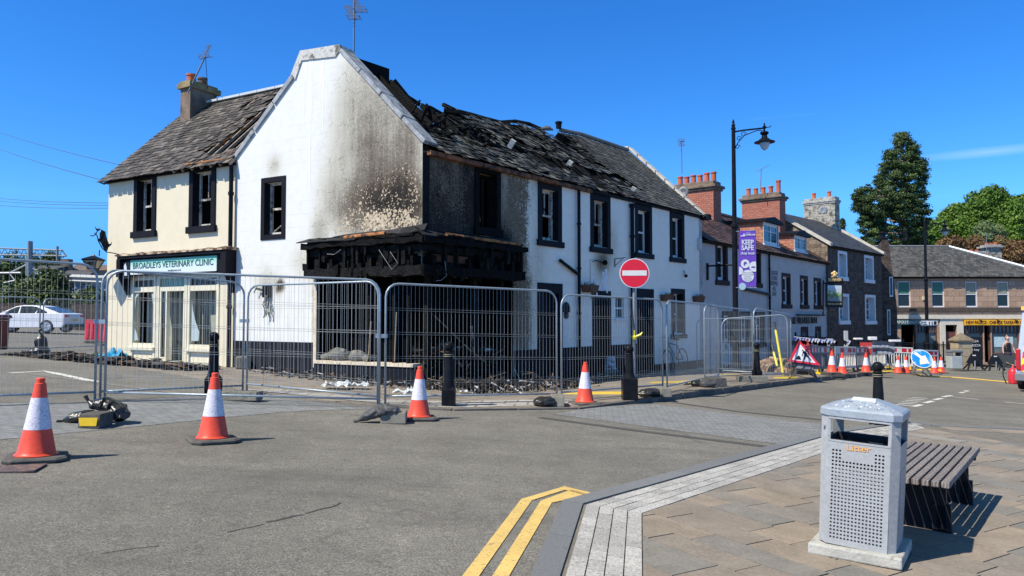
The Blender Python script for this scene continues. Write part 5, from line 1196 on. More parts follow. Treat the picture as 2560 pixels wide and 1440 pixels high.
text('BELHAVEN', .2, 'brewery_lettering', GOLD, ps_, sp3(2087, 699.5, -.03), (1, 0, 0), (0, 0, 1), .006, .005, .66)
text('THE VILLAGE INN', .12, 'name_lettering', GOLD, ps_, sp3(2086, 760, -.03), (1, 0, 0), (0, 0, 1), .003, .005, .72)
m = MB(); 
for px, py, r_ in ((2081, 684, .07), (2086, 681, .08), (2091, 684, .07), (2086, 688, .1)): m.sphere(sp3(px, py), r_, 8, 5)
m.fb(Frame(sp3(2086, 692).x, sp3(2086, 692).y, 1, 0, 0, -1), -.16, .16, -.03, .03, sp3(2086, 693).z, sp3(2086, 690).z); m.build('crest', GOLD, ps_)
# ================================================================= dark stone house
SF = Frame(C4.x, C4.y, C5.x - C4.x, C5.y - C4.y, (C5.y - C4.y), -(C5.x - C4.x)); SLn = (C5 - C4).length; SE = 3.62; sin_ = -SF.n
sh = empty('stone_house', SF.P(SLn / 2, 0, SF.g(SLn / 2)), 'dark rubble stone house with white window surrounds and smooth slate roof', 'building')
gS = SF.g(SLn) - .5; SDp = 6.4; SR = 5.75
def sw(p0, p1, y0, y1): return SF.S(p0), SF.S(p1), SF.px((p0 + p1) / 2, y1)[1], SF.px((p0 + p1) / 2, y0)[1]
SW_ = [sw(2095, 2118, 628, 702), sw(2161, 2184, 639, 708), sw(2095, 2121, 734, 811), sw(2161, 2187, 737, 811)]
wall('front_wall', SF, [(0, gS), (SLn, gS), (SLn, SE), (0, SE)], [rect(a + .16, b - .16, z0 + .2, z1 - .14) for a, b, z0, z1 in SW_], RUBBLE, sh, grid=1.0, depth=.35)
for a, b, z0, z1 in SW_: window(SF, sh, a, b, z0, z1, .16, WHITEP, WHITEP, style='sash4', sill=.2, recess=.28, fr=.07)
m = MB(); m.fb(SF, .3, SLn - .3, -3, -1.2, gS, SE)
for s in (0.001, SLn - .3): m.prism([SF.P(s, -.001, gS), SF.P(s, -SDp, gS), SF.P(s, -SDp, SE), SF.P(s, -SDp / 2, SR), SF.P(s, -.001, SE)], SF.d * .3)
m.fb(SF, .3, SLn - .3, -SDp, -SDp + .3, gS, SE)
autouv(m.build('gable_wall', brick_mat('brown_rubble_stone', (.12, .085, .06), (.26, .2, .14), (.2, .17, .13), .4, .22, 'uv', .02, var=.5, bump=1.0, dirt=((.4, .36, .3), .66, .7, 3)), sh))
m = MB(); slates(m, SF.P(.1, .15, SE), SF.P(SLn - .1, .15, SE), SF.P(.1, -SDp / 2, SR), SF.P(SLn - .1, -SDp / 2, SR), 20, 36, None, None, .004, .012); srf = m.build('roof', SL_DARK, sh)
m = MB(); z_ = V((0, 0, -.02)); m.quad(SF.P(0, .15, SE) + z_, SF.P(SLn, .15, SE) + z_, SF.P(SLn, -SDp / 2, SR) + z_, SF.P(0, -SDp / 2, SR) + z_); m.quad(SF.P(0, -SDp / 2, SR), SF.P(SLn, -SDp / 2, SR), SF.P(SLn, -SDp, SE), SF.P(0, -SDp, SE)); m.fb(SF, 0, SLn, .0, .15, SE - .12, SE - .03); m.build('roof_base', M('dark_sarking_board', (.03, .025, .02)), srf)
m = MB()
for s in (-.12, SLn - .15): 
    for (oa, za), (ob, zb) in (((.2, SE + .02), (-SDp / 2, SR + .1)),): m.prism([SF.P(s, oa, za - .08), SF.P(s, ob, zb - .08), SF.P(s, ob, zb + .08), SF.P(s, oa, za + .08)], SF.d * .3)
m.build('skew_coping', COPE2, sh)
box_chimney(SF, SLn - .75, SLn - .02, 2.3, 4.15, 4.4, 6.9, GREYSTONE, COPE, 2, srf, ph=.4, cap=.08)
# wing that closes the street end
WF = Frame(D(2205, 700, 43.6).x, 43.6, 1, 0, 0, -1)
wg_ = empty('stone_wing', WF.P(.5, 0, gz(22, 43.6)), 'narrow dark stone wing with sloping gable edge and two slit windows', 'building')
wp = [D(px, py, 43.6) for px, py in ((2203, 608), (2208, 600), (2221, 600), (2226, 640), (2236, 715), (2243, 775), (2244, 925), (2203, 925))]
m = MB(); m.prism(wp, V((.6, 1.6, 0))); autouv(m.build('wall', RUBBLE, wg_))
for p0, p1, y0, y1 in ((2222, 2231, 692, 742), (2215, 2223, 774, 838)):
    a, b = WF.S(p0), WF.S(p1); z0, z1 = WF.px(p0, y1)[1], WF.px(p0, y0)[1]; m = MB(); m.fb(WF, a, b, -.02, .05, z0, z1); wdw = m.build('window', WHITEP, wg_)
    m = MB(); m.fb(WF, a + .05, b - .05, .05, .06, z0 + .1, z1 - .08); m.build('pane', GLASS, wdw)
m = MB(); m.lathe([(.2, 0), (.22, .1), (.16, .15), (.16, .35), (.22, .38), (.2, .5)], D(2206, 600, 44.2), 12); m.build('chimney_cowl', BLACKM, wg_)
# ================================================================= pink ashlar shops
BY = 47.0; BF = Frame(D(2238, 800, BY).x, BY, 1, 0, 0, -1); bl = 9.9; be = D(2400, 691, BY).z; gB_ = gz(28, BY) - .4
bs = empty('shop_building', BF.P(bl / 2, 0, gB_ + .4), 'pink sandstone building with hipped slate roof above a beauty shop and yellow takeaway sign', 'building')
bw = [(2244, 2276, 703, 768), (2329, 2360, 703, 768), (2413, 2442.5, 704, 768), (2492, 2522, 704, 768)]
def zf(y, F=BF, px=2400): return F.px(px, y)[1]
BW = [(BF.S(a), BF.S(b), zf(y1), zf(y0)) for a, b, y0, y1 in bw]
ops = [(2250, 2287, 812, 906), (2289, 2341, 812, 900), (2360, 2389, 813, 906), (2406, 2455, 814, 900), (2457, 2474, 814, 906), (2476, 2545, 814, 900)]
OP = [(BF.S(a), BF.S(b), zf(y1), zf(y0)) for a, b, y0, y1 in ops]
wall('front_wall', BF, [(-1.2, gB_), (bl, gB_), (bl, be), (-1.2, be)], [rect(*q) for q in BW] + [rect(*q) for q in OP], ASHLAR, bs, grid=1.0, depth=.35)
for i, (a, b, z0, z1) in enumerate(BW):
    w_ = window(BF, bs, a, b, z0, z1, .0, None, WHITEP, style='sash', mull=False, recess=.06, fr=.06)
    m = MB(); m.fb(BF, a + .06, b - .06, -.085, -.07, (z0 + z1) / 2 + .04, z1 - .06); m.build('blind', MC('green_blind', (.05, .18, .12), .5) if i < 2 else MC('cream_blind', (.3, .3, .22), .6), w_)
m = MB(); m.fb(BF, -1.2, bl, .0, .1, zf(778), zf(771)); m.fb(BF, -1.2, bl, .0, .05, zf(771), zf(768.5)); m.build('string_course', M('dark_string_course', (.09, .075, .06), .9, .3), bs)
m = MB(); m.fb(BF, -1.2, bl, .0, .12, zf(797), zf(787)); m.fb(BF, BF.S(2347), BF.S(2360), -.0, .05, gB_, zf(797.2)); m.fb(BF, BF.S(2389), BF.S(2405), .0, .05, gB_, zf(797.2)); m.fb(BF, BF.S(2360), BF.S(2389), .0, .05, zf(812), zf(797.2)); m.build('cream_shop_surround', M('cream_shop_paint', (.68, .62, .5), .7, .08), bs)
for i, (a, b, z0, z1) in enumerate(OP):
    if i in (2,): continue
    m = MB()
    t_ = .07; zz0 = z0 + .45 if i in (1, 3, 5) else z0
    m.fb(BF, a, a + t_, -.2, -.05, z0, z1); m.fb(BF, b - t_, b, -.2, -.05, z0, z1)
    if i in (1, 3, 5):
        m.fb(BF, a + t_, b - t_, -.2, -.05, z0, zz0); zt_ = z1 - .5; m.fb(BF, a + t_, b - t_, -.18, -.06, zt_, zt_ + .05); k_ = 7
        for q in range(1, k_): s = a + (b - a) * q / k_; m.fb(BF, s - .02, s + .02, -.18, -.07, zt_ + .05, z1)
    sw_ = m.build('shop_window' if i in (1, 3, 5) else 'shop_doorway', M('brown_shop_timber', (.13, .065, .05), .6, .2), bs)
    if i in (1, 3, 5): m = MB(); m.fb(BF, a + .07, b - .07, -.17, -.15, z0 + .45, z1); m.build('shop_glass', M('grey_shop_glass', (.16, .19, .18), .2, .3, 1.5, 0), sw_)  # grey-green glass with mottled tone
m = MB(); m.fb(BF, -1, bl - .2, -1.6, -1.2, gB_, be - .3); m.build('dark_interior', CHARD, bs)
a, b, z0, z1 = OP[2]; m = MB(); m.fb(BF, a, b, -.25, -.15, z0, z1 - .4); m.build('door', M('brown_flaked_door', (.16, .06, .045), .6, .3, 5, .1, dirt=((.4, .3, .25), .66, .7, 9)), bs)
m = MB(); m.fb(BF, BF.S(2485), BF.S(2532), -.14, -.12, zf(868), zf(842)); m.build('menu_poster', M('pale_menu', (.45, .6, .62), .5, .3, 9, 0), bs)
m = MB(); m.fb(BF, -.6, BF.S(2300), .05, .12, zf(812), zf(800)); q_ = m.build('shop_sign', MC('dark_teal_sign', (.03, .12, .12), .5), bs)
text('NAPOLI BEAUTY', .26, 'sign_lettering', MC('pale_sign_lettering', (.6, .6, .55), .5), q_, BF.P(BF.S(2262), .13, zf(806)), (1, 0, 0), (0, 0, 1), .004, .01, .85)
m = MB(); m.fb(BF, BF.S(2405), BF.S(2547), .12, .2, zf(812.5), zf(799)); q_ = m.build('shop_sign', MC('yellow_sign_board', (.85, .45, .01), .5), bs)
text('NEW PALACE - CHINESE TAKEAWAY', .27, 'sign_lettering', MC('maroon_lettering', (.16, .02, .015), .5), q_, BF.P(BF.S(2476), .21, zf(806)), (1, 0, 0), (0, 0, 1), .0, .01, .78)
m = MB()
for p_ in (2441, 2484, 2529): m.sphere(BF.P(BF.S(p_), .38, zf(803)), .08, 8, 5); m.tube([BF.P(BF.S(p_), .1, zf(799)), BF.P(BF.S(p_), .38, zf(801))], .02, 5)
m.build('sign_lamp', BLACKM, bs)
m = MB(); m.fb(BF, BF.S(2304.5), BF.S(2312), .0, .08, zf(750), zf(741)); m.build('alarm_box', MC('cream_alarm', (.65, .6, .42), .5), bs)
rz = D(2300, 617, BY + 4).z; xe0, xe1 = BF.P(-1.3, .25, be), BF.P(bl + .3, .25, be); xr0 = V((D(2225, 617, BY + 4).x - 1.5, BY + 4, rz)); xr1 = V((D(2372, 617, BY + 4).x, BY + 4, rz))
m = MB(); slates(m, xe0, xe1, xr0, V((xe1.x, xr1.y, rz)), 18, 50, lambda u, v: u < 1 - v * (1 - (xr1.x - xe0.x) / (xe1.x - xe0.x)) - .005, None, .006, .014)
brf = m.build('roof', slate('lichened_grey_slate', [(0., (.05, .05, .05)), (.5, (.082, .08, .076)), (1., (.12, .115, .105))], ((.17, .14, .10), 2.2, .6, .72)), bs)
dn = V((0, 0, -.02)); xb0, xb1 = V((xe0.x, BY + 8.2, be)), V((xe1.x, BY + 8.2, be))
m = MB(); m.quad(xe0 + dn, xe1 + dn, xr1 + dn, xr0 + dn); m.add([xe1 + dn, xb1, xr1 + dn], [(0, 1, 2)]); m.quad(xr0 + dn, xr1 + dn, xb1, xb0); m.fb(BF, -1.3, bl + .2, .0, .22, be - .14, be - .03); m.build('roof_base', M('dark_sarking_board', (.03, .025, .02)), brf)
m = MB(); m.tube([xr1 + V((0, 0, .03)), xe1 + V((0, 0, .04))], .09, 6); m.build('hip_flashing', MC('white_hip_flashing', (.7, .75, .78), .4), brf)
m = MB(); m.tube([xr0 + V((0, 0, .03)), xr1 + V((0, 0, .03))], .09, 6); m.build('ridge_tiles', M('grey_ridge', (.17, .18, .18), .8), brf)
m = MB(); m.hexa([V((x, y, z)) for z in (gB_, be) for x, y in ((xe1.x - .5, BY + .02), (xe1.x - .5, BY + 8), (xe1.x - .8, BY + 8), (xe1.x - .8, BY + .02))]); autouv(m.build('side_wall', ASHLAR, bs))
# chimneys rising behind it
for px, py, w_, h_, Y, nm in ((2487, 615, .95, 3.4, 53, 'tall square grey stone chimney stack rising behind the pink shop roof'), (2437, 632, 1.2, 2.2, 52.5, 'low broad chimney stack with red pots behind the pink shop roof')):
    p = D(px, py, Y); o = empty('chimney_stack', p - V((0, 0, h_)), nm, 'chimney'); FF = Frame(p.x, p.y, 1, 0, 0, -1)
    m = MB(); m.fb(FF, -w_ / 2, w_ / 2, -w_, 0, p.z - h_, p.z - .1); autouv(m.build('stack', GREYSTONE if w_ < 1 else STONE, o))
    m = MB(); m.fb(FF, -w_ / 2 - .15, w_ / 2 + .15, -w_ - .15, .15, p.z - .1, p.z + .02); m.fb(FF, -w_ / 2, w_ / 2, -w_, 0, p.z + .02, p.z + .12); m.build('cap', COPE, o)
    for k in range(3): m = MB(); m.lathe([(.12, p.z + .1), (.13, p.z + .26), (.09, p.z + .26)], V((p.x - w_ / 3 + k * w_ / 3, p.y + .4, 0)), 10); m.build('chimney_pot', TERRA, o)
# ================================================================= mesh fence panels
FG = 'wire mesh fence panels closing off the burnt buildings'
def fence(a, b, label, onp=True, H=None, foot=.0, group=FG, r=.0185, sp=.072, round_b=False, base=None):
    """a,b = (px, top y, bottom y) of the two posts"""
    (xa, ta, ba), (xb, tb, bb) = a, b; g_ = GT if onp else G
    p, q = g_(xa, ba), g_(xb, bb)
    ha, hb = D(xa, ta, p.y).z - p.z, D(xb, tb, q.y).z - q.z
    L_ = ((q - p).length); e = (q - p) / L_
    o = empty('site_fence', p.copy(), label, 'fence panel', group)
    def P(u, v):    # u metres along, v 0..1 height
        t = u / L_; base_ = p.lerp(q, t); return base_ + V((0, 0, (ha + (hb - ha) * t) * v))
    rc = .22 / ha; c = .22; zb = .07
    top_ = [P(0, 0)] + [P(0, 1 - rc)] + [P(c * (1 - math.cos(k * math.pi / 8)), 1 - rc + rc * math.sin(k * math.pi / 8)) for k in range(1, 5)]
    top_ += [P(L_ - c * (1 - math.cos(k * math.pi / 8)), 1 - rc + rc * math.sin(k * math.pi / 8)) for k in range(4, -1, -1)] + [P(L_, 0)]
    m = MB(); m.tube(top_, r, 8); m.tube([P(0, zb), P(L_, zb)], r * .9, 8); m.build('frame', GALV, o, smooth=True)
    m = MB(); n_ = int(L_ / sp)
    for i in range(1, n_):
        u = L_ * i / n_; d = min(u, L_ - u); vt = 1 if d > c else 1 - rc + rc * math.sqrt(max(0, 1 - ((c - d) / c) ** 2))
        m.tube([P(u, zb), P(u, vt)], .0021, 3, False, .5)
    for v in (.18, .38, .58, .78):
        for dv in (0, .018): m.tube([P(0, v + dv), P(L_, v + dv)], .0021, 3, False, .5)
    m.build('mesh', WIRE, o)
    return o, p, q
fA, *_ = fence((-150, 640, 1020), (237, 662, 1004), 'leftmost mesh panel cut off by the photo edge, in front of the white car', False)
fence((262, 676, 1004), (948, 700, 1020), 'long front mesh panel passing before the clinic door and gable plinth', False)
fence((250, 672, 1002), (607, 708, 983), 'mesh panel angled back towards the clinic drainpipe behind the front panel', False)
fC, *_ = fence((617, 714, 978), (944, 703, 1012), 'mesh panel angled behind the front panel before the gable plinth and shop window sill', False)
fE, *_ = fence((963, 708, 1012), (1392, 728, 1004), 'mesh panel standing straight in front of the burnt corner shopfront')
fence((1404, 736, 1000), (1657, 749, 978), 'mesh panel behind the orange cone, in front of the black doors and round sign post')
fence((1668, 751, 982), (1797, 764, 950), 'mesh panel in front of the bicycle on the street wall')
fence((1762, 762, 955), (1883, 776, 948), 'mesh panel left of the black bollard beside the tall street lamp')
fence((1886, 769, 950), (1979, 787, 946), 'rightmost mesh panel, beside the triangular roadworks sign')
fence((1743, 797, 930), (1893, 797, 934), 'low looking far mesh panel behind the street lamp foot, nearer the pub end')
fence((1806, 797, 936), (1970, 786, 945), 'far mesh panel in front of the gravel heap and yellow pole')
fence((-160, 738, 880), (98, 744, 880), 'distant mesh panel in front of the front half of the white car', False, group='distant mesh panels in the car park')
fence((106, 746, 880), (262, 752, 872), 'distant mesh panel in front of the tail of the white car', False, group='distant mesh panels in the car park')
for fo_, w_, at in ((fA, .09, (250, 804, 10.9)), (fE, .1, (954, 840, 11.75)), (fC, .08, (611, 802, 13.1))): m = MB(); m.box(-w_, w_, -.025, .025, -.03, .03, Matrix.Translation(D(*at))); m.build('clamp', GALV, fo_)
# feet and sandbags
def foot(p, rot, label, L_=.62, W_=.22, H_=.14, mat=None, insert=None):
    o = empty('weight_block', p, label, 'weight block', 'heavy blocks holding the fence posts'); o.rotation_euler = (0, 0, rot)
    m = MB(); Z = p; 
    m.prism([V((-L_ / 2, -W_ / 2, 0)), V((L_ / 2, -W_ / 2, 0)), V((L_ / 2, -W_ * .4, H_)), V((-L_ / 2, -W_ * .4, H_))], V((0, W_, 0))); 
    m.v = [(x + Z.x, y + Z.y, z + Z.z) for x, y, z in m.v]
    m.build('block', mat or CONC, o, bevel=.012)
    if insert:
        m = MB(); m.prism([V((-.095, 0, .035)), V((.095, 0, .035)), V((.11, 0, .13)), V((-.11, 0, .13))], V((0, .01, 0))); m.v = [(x + Z.x, y - W_ / 2 + Z.y - .004, z + Z.z) for x, y, z in m.v]
        m.build('coloured_insert', YEL, o)
    return o
foot(G(238, 1068), .0, 'black rubber block with yellow insert under two sandbags', .25, .3, .17, RUBBER, True)
foot(GT(603, 1000), -.15, 'long weathered concrete block at the foot of the two posts near the clinic drainpipe')
foot(G(985, 1056), .08, 'square concrete block beside the grey sandbag and the third cone', .34, .34, .15)
foot(GT(1393, 1013), .0, 'small mossy block between the middle cone and a round sandbag', .22, .5, .17)
foot(GT(1655, 990), .2, 'dark block under the posts right of the square sign post base', .22, .5, .17)
foot(GT(1790, 965), .3, 'dark rounded block at the foot of the leaning far post', .3, .5, .2, RUBBER)
foot(GT(1880, 955), .1, 'long low concrete block behind the bollard at the lamp post', .8, .2, .16)
def sandbag(c, sx, sy, sz, rot, label, mat=BAG, tie=True, seed=0, tilt=0.0):
    m = MB(); nu, nv = 44, 26; vs = []; fs = []; Mr = Matrix.Rotation(rot, 3, 'Z') @ Matrix.Rotation(tilt, 3, 'Y')
    for i in range(nv + 1):
        th = math.pi * i / nv
        for j in range(nu):
            ph = 2 * math.pi * j / nu; x = -math.cos(th); rr_ = max(0, math.sin(th)) ** .7
            p = V((x, rr_ * math.cos(ph), rr_ * math.sin(ph)))
            w_ = 1 + .26 * noise.noise(p * 1.5 + V((seed, 0, 0))) + .13 * abs(noise.noise(V((p.x * 2.2, p.y * 5, p.z * 5)) + V((seed, 3, 0)))) + .09 * math.sin(ph * 8 + 4 * x + seed) * abs(x) ** 1.5 - .1 * max(0, noise.noise(V((x * 7, ph, seed))))
            if tie and x < -.55: w_ *= max(.16, 1 - (abs(x) - .55) * 2.0)
            q = V((p.x * sx, p.y * sy * w_, p.z * sz * w_)); q = Mr @ q; q.z = max(q.z + sz * .8, .004 + .01 * w_); vs.append(q + c)
    for i in range(nv):
        for j in range(nu): k = (j + 1) % nu; fs.append((i * nu + j, i * nu + k, (i + 1) * nu + k, (i + 1) * nu + j))
    m.add(vs, fs, .5)
    if tie:
        e = Mr @ V((-sx * 1.02, 0, 0)) + V((0, 0, sz * .8)) + c
        for k in range(5): m.tube([e, e + Mr @ V((-.05 - .02 * k, (k - 2) * .02, .02 * (k % 2)))], [.02, .028], 5)
    return tag(own_origin(m.build('sandbag', mat, smooth=True)), label, 'sandbag', 'sandbags weighing down the fence feet')
sandbag(GT(1362, 1015), .2, .15, .09, .3, 'round dark sandbag left of the mossy block and middle cone', seed=12, tie=False)
sandbag(GT(1625, 992), .3, .14, .09, .3, 'flat black sandbag beside the square base of the sign post bollard', seed=15)
sandbag(GT(1770, 968), .2, .14, .1, .3, 'brown grey sandbag on the kerb under the leaning far post', BAG2, seed=19, tie=False)
sandbag(GT(1743, 966), .2, .12, .08, .3, 'small crumpled black sandbag next to the brown grey one', seed=22)
sandbag(G(95, 890), .3, .2, .14, .1, 'dark sandbag at the distant panel joint behind the leftmost fence', seed=25)
sandbag(G(104, 886) + V((0, 0, .1)), .4, .15, .16, .0, 'upright dark sandbag leaning on the distant fence posts', seed=27, tilt=1.4)
def bag(pts, rad, label, mat, seed=0, flat=.72):
    """slumped plastic sack: creased tube along a path, gathered at the tied ends, resting on z0"""
    P_ = [V(q) for q in pts]; n_, N_ = 44, 34; m = MB(); vs = []; fs = []; z0 = min(q.z for q in P_)
    for i in range(N_):
        t = i / (N_ - 1) * (len(P_) - 1); k = min(int(t), len(P_) - 2); f = t - k; f2 = f * f * (3 - 2 * f); c = P_[k].lerp(P_[k + 1], f2); r_ = rad[k] + (rad[k + 1] - rad[k]) * f2
        d = (P_[min(k + 1, len(P_) - 1)] - P_[k]).normalized(); sx_ = V((0, 0, 1)).cross(d).normalized(); up_ = d.cross(sx_); g = 1 - abs(2 * i / (N_ - 1) - 1)
        for j in range(n_):
            a = 2 * math.pi * j / n_; cr = abs(noise.noise(V((math.cos(a) * 2.6, math.sin(a) * 2.6, t * 1.1 + seed)))) * 2; w_ = 1 + .22 * noise.noise(V((math.cos(a) * 1.2, math.sin(a) * 1.2, t * 1.6 + seed))) - .2 * max(0, .35 - cr) - .14 * abs(math.sin(a * 5 + seed + t * .8)) * (1 - g)
            q = c + sx_ * (math.cos(a) * r_ * w_) + up_ * (math.sin(a) * r_ * w_ * flat); q.z = max(q.z, gz(q.x, q.y) + .006); vs.append(q)
    for i in range(N_ - 1):
        for j in range(n_): k = (j + 1) % n_; fs.append((i * n_ + j, i * n_ + k, (i + 1) * n_ + k, (i + 1) * n_ + j))
    m.add(vs, fs, .5)
    return tag(own_origin(m.build('sandbag', mat, smooth=True)), label, 'sandbag', 'sandbags weighing down the fence feet')
b_ = G(240, 1060)
bag([b_ + V(q) for q in ((-.17, .06, .33), (-.13, .06, .27), (-.08, .08, .22), (.04, .12, .22), (.18, .1, .18), (.27, .03, .1), (.3, -.03, .05))], [.035, .02, .09, .13, .14, .12, .05], 'upper black sandbag slumped over the yellow and black block', BAG, 1)
bag([b_ + V(q) for q in ((-.46, -.02, .03), (-.40, -.01, .04), (-.3, .0, .07), (-.17, .02, .09), (-.06, .08, .1))], [.03, .016, .08, .1, .09], 'lower black sandbag lying flat left of the yellow block', BAG, 5)
b_ = G(940, 1058)
bag([b_ + V(q) for q in ((-.3, -.02, .02), (-.25, -.01, .03), (-.14, .02, .09), (.0, .06, .15), (.14, .08, .17), (.27, .06, .16), (.34, .04, .14))], [.035, .018, .09, .12, .12, .08, .01], 'dusty grey sandbag tied at its left end beside the third cone', BAG2, 9)
# ================================================================= cones
CG = 'traffic cones on the road'
def make_cone(label, nb=1):
    o = empty('traffic_cone', (0, 0, 0), label, 'cone', CG)
    def oct_(w_, c_, z): return [V((x, y, z)) for x, y in ((-w_ + c_, -w_), (w_ - c_, -w_), (w_, -w_ + c_), (w_, w_ - c_), (w_ - c_, w_), (-w_ + c_, w_), (-w_, w_ - c_), (-w_, -w_ + c_))]
    m = MB(); a, b, c = oct_(.25, .08, 0), oct_(.255, .08, .025), oct_(.235, .08, .042); n_ = 8
    m.add(a + b + c, [tuple(range(7, -1, -1)), tuple(range(16, 24))] + [(i + 8 * k, (i + 1) % 8 + 8 * k, 8 + (i + 1) % 8 + 8 * k, 8 + i + 8 * k) for k in (0, 1) for i in range(8)]); m.build('base', RUBBER, o, bevel=.004)
    m = MB(); m.lathe([(.178, .042), (.180, .05), (.168, .058), (.155, .075), (.112, .29), (.104, .33), (.064, .575), (.050, .67), (.047, .70), (.036, .705), (.037, .745), (.030, .752), (.01, .752)], n=28); m.build('body', CONEO, o, smooth=True, autos=.6)
    m = MB(); m.lathe([(.1155, .282), (.0675, .572)], n=28, cap=False); m.build('sleeve', SLEEVE, o, smooth=True)
    return o
cone0 = make_cone('nearest orange cone at the far left, by the iron cover'); p = G(90, 1148); cone0.location = p; cone0.rotation_euler = (0, .03, .5)
def cone(px, py, rot, label, onp=False, sc=None, dz=0.0): return copy_tree(cone0, (GT if onp else G)(px, py) + V((0, 0, dz)), (0, .02, rot), label=label, sc=sc)
cone(532, 1103, .6, 'orange cone with a loop on its tip, second from the left')
cone(1047, 1048, .3, 'orange cone beside the grey sandbag and square block')
cone(1462, 1010, .4, 'orange cone in front of the doors, left of the round red sign', True)
cone(2080, 948, .2, 'cone standing on a stack of rubber cone bases', False, None, .20)
cone(2106, 936, .5, 'cone with red board behind it, right of the stack of rubber bases', True)
cone(2165, 932, .1, 'cone between two dark barriers, left of the big near bollard', True)
cone(2245, 934, .3, 'cone furthest left of the blue round sign')
cone(2265, 934, .6, 'cone touching the left side of the blue round sign')
cone(2336, 935, .1, 'cone directly right of the blue round sign')
cone(2353, 933, .1, 'outermost cone right of the blue round sign, beside the road')
p = G(2080, 948); bs0 = empty('cone_base_stack', p, 'stack of worn black rubber cone bases under a cone', 'rubber bases')
for i in range(4):
    m = MB(); a = R.uniform(-.15, .15); Mx = Matrix.Translation(p + V((R.uniform(-.02, .02), R.uniform(-.02, .02), .05 * i))) @ Matrix.Rotation(a, 4, 'Z')
    m.box(-.27, .27, -.27, .27, .0, .042, Mx); m.build('rubber_base', RUBBER, bs0, bevel=.012)
# ================================================================= bollards
def make_bollard(label):
    o = empty('bollard', (0, 0, 0), label, 'bollard', 'black ball topped bollards')
    m = MB(); m.lathe([(.155, .0), (.155, .26), (.115, .31)], n=4, M=Matrix.Rotation(0, 3, 'Z')); m.lathe([(.1, .28), (.098, .33), (.09, .36), (.068, .80), (.078, .815), (.078, .83), (.066, .84), (.066, .86), (.08, .875), (.06, .9)], n=20); m.build('post', BLACKM, o, smooth=True, autos=.5)
    m = MB(); m.sphere((0, 0, .965), .088, 20, 12); m.build('ball', BLACKM, o, smooth=True)
    m = MB(); m.lathe([(.0795, .806), (.0795, .818)], n=20, cap=False); m.lathe([(.0765, .838), (.0765, .848)], n=20, cap=False); m.build('band', MC('worn_gold_band', (.3, .27, .17), .5), o)
    return o
bol = make_bollard('nearest bollard, rising behind the litter bin'); bol.location = G(2197, 1064)
copy_tree(bol, GT(1122, 1014), label='bollard with peeling paint before the burnt corner opening')
copy_tree(bol, GT(533, 985), label='slim bollard before the clinic shopfront, right of the second cone', sc=.98)
copy_tree(bol, GT(1893, 952), label='bollard beside the long low concrete block and right mesh panel')
copy_tree(bol, GT(2082, 928), label='bollard whose ball shows above the cone on the stack')
copy_tree(bol, GT(2375, 917), label='distant bollard in front of the grey street bin')
o = empty('bollard', GT(1574, 1000), 'square based bollard at the foot of the no entry sign', 'bollard', 'black ball topped bollards'); p = o.location
m = MB(); m.box(-.14, .14, -.14, .14, 0, .42, Matrix.Translation(p)); m.lathe([(.12, .4), (.085, .5), (.07, .85), (.08, .87), (.05, .9)], p); m.build('post', BLACKM, o, bevel=.02)
m = MB(); m.sphere(p + V((0, 0, .95)), .085, 16, 10); m.build('ball', BLACKM, o, smooth=True)
# ================================================================= signs
def disc(c, r, nrm, th, m, n=40, up=V((0, 0, 1))):
    nrm = V(nrm).normalized(); x = up.cross(nrm).normalized(); y = nrm.cross(x)
    m.prism([c + (x * math.cos(2 * math.pi * k / n) + y * math.sin(2 * math.pi * k / n)) * r for k in range(n)], nrm * th)
NE = empty('no_entry_sign', GT(1583, 998), 'round red no entry sign with white bar on a grey post', 'sign'); yy = 15.0
pb = GT(1583, 998); ct = D(1586, 683, yy); nn_ = V((-.06, -1, 0)).normalized()
m = MB(); m.tube([V((ct.x, ct.y + .06, pb.z)), V((ct.x, ct.y + .06, ct.z + .2))], .03, 12); m.build('post', M('grey_painted_post', (.2, .22, .24), .5), NE, smooth=True, autos=.6)
m = MB(); disc(ct, .30, nn_, .012, m); m.build('rim', WHT, NE)
m = MB(); disc(ct + nn_ * .0125, .285, nn_, .003, m); m.build('red_disc', RED, NE)
xx = V((0, 0, 1)).cross(nn_).normalized(); m = MB(); m.hexa([ct + xx * a + V((0, 0, b)) + nn_ * c for c in (.016, .019) for a, b in ((-.245, -.05), (.245, -.05), (.245, .055), (-.245, .055))]); m.build('white_bar', M('scuffed_sign_white', (.72, .71, .66), .45, .06, 8, 0), NE)
m = MB(); q = D(1586, 843, yy); m.lathe([(.035, -.05), (.05, 0), (.035, .04)], q, 8); m.tube([q, q + V((.12, -.02, .05)), q + V((.16, -.02, .1))], [.02, .025, .01], 5); m.tube([q, q + V((.0, -.02, .14))], .012, 5); m.build('tied_tape', YPOLE, NE)
# roadworks triangle
Yt = 22.4; RW = empty('roadworks_sign', G(2012, 955), 'triangular red and white roadworks warning sign on a grey plastic frame', 'sign')
def tp(px, py, d=0): return D(px, py, Yt + (912 - py) * .0025 + d)
A_, B_, C_ = (1999, 851), (2051, 914), (1971, 903)
cx_, cy_ = (1999 + 2051 + 1971) / 3, (851 + 914 + 903) / 3
def shr(k): return [(cx_ + (x - cx_) * k, cy_ + (y - cy_) * k) for x, y in (A_, B_, C_)]
m = MB(); m.prism([tp(*p) for p in shr(1.0)], V((0, .02, 0))); m.build('red_border', MC('faded_sign_red', (.78, .03, .06), .4), RW)
m = MB(); m.prism([tp(*p, -.004) for p in shr(.74)], V((0, .003, 0))); m.build('white_field', WHT, RW)
Z3 = lambda x, y: (1980 + x / 6.095, 820 + y / 6.095)
m = MB()
def sil(pts): m.prism([tp(*Z3(*p), -.008) for p in pts], V((0, .003, 0)))
sil([(148, 335), (160, 328), (175, 333), (172, 345), (158, 347)])
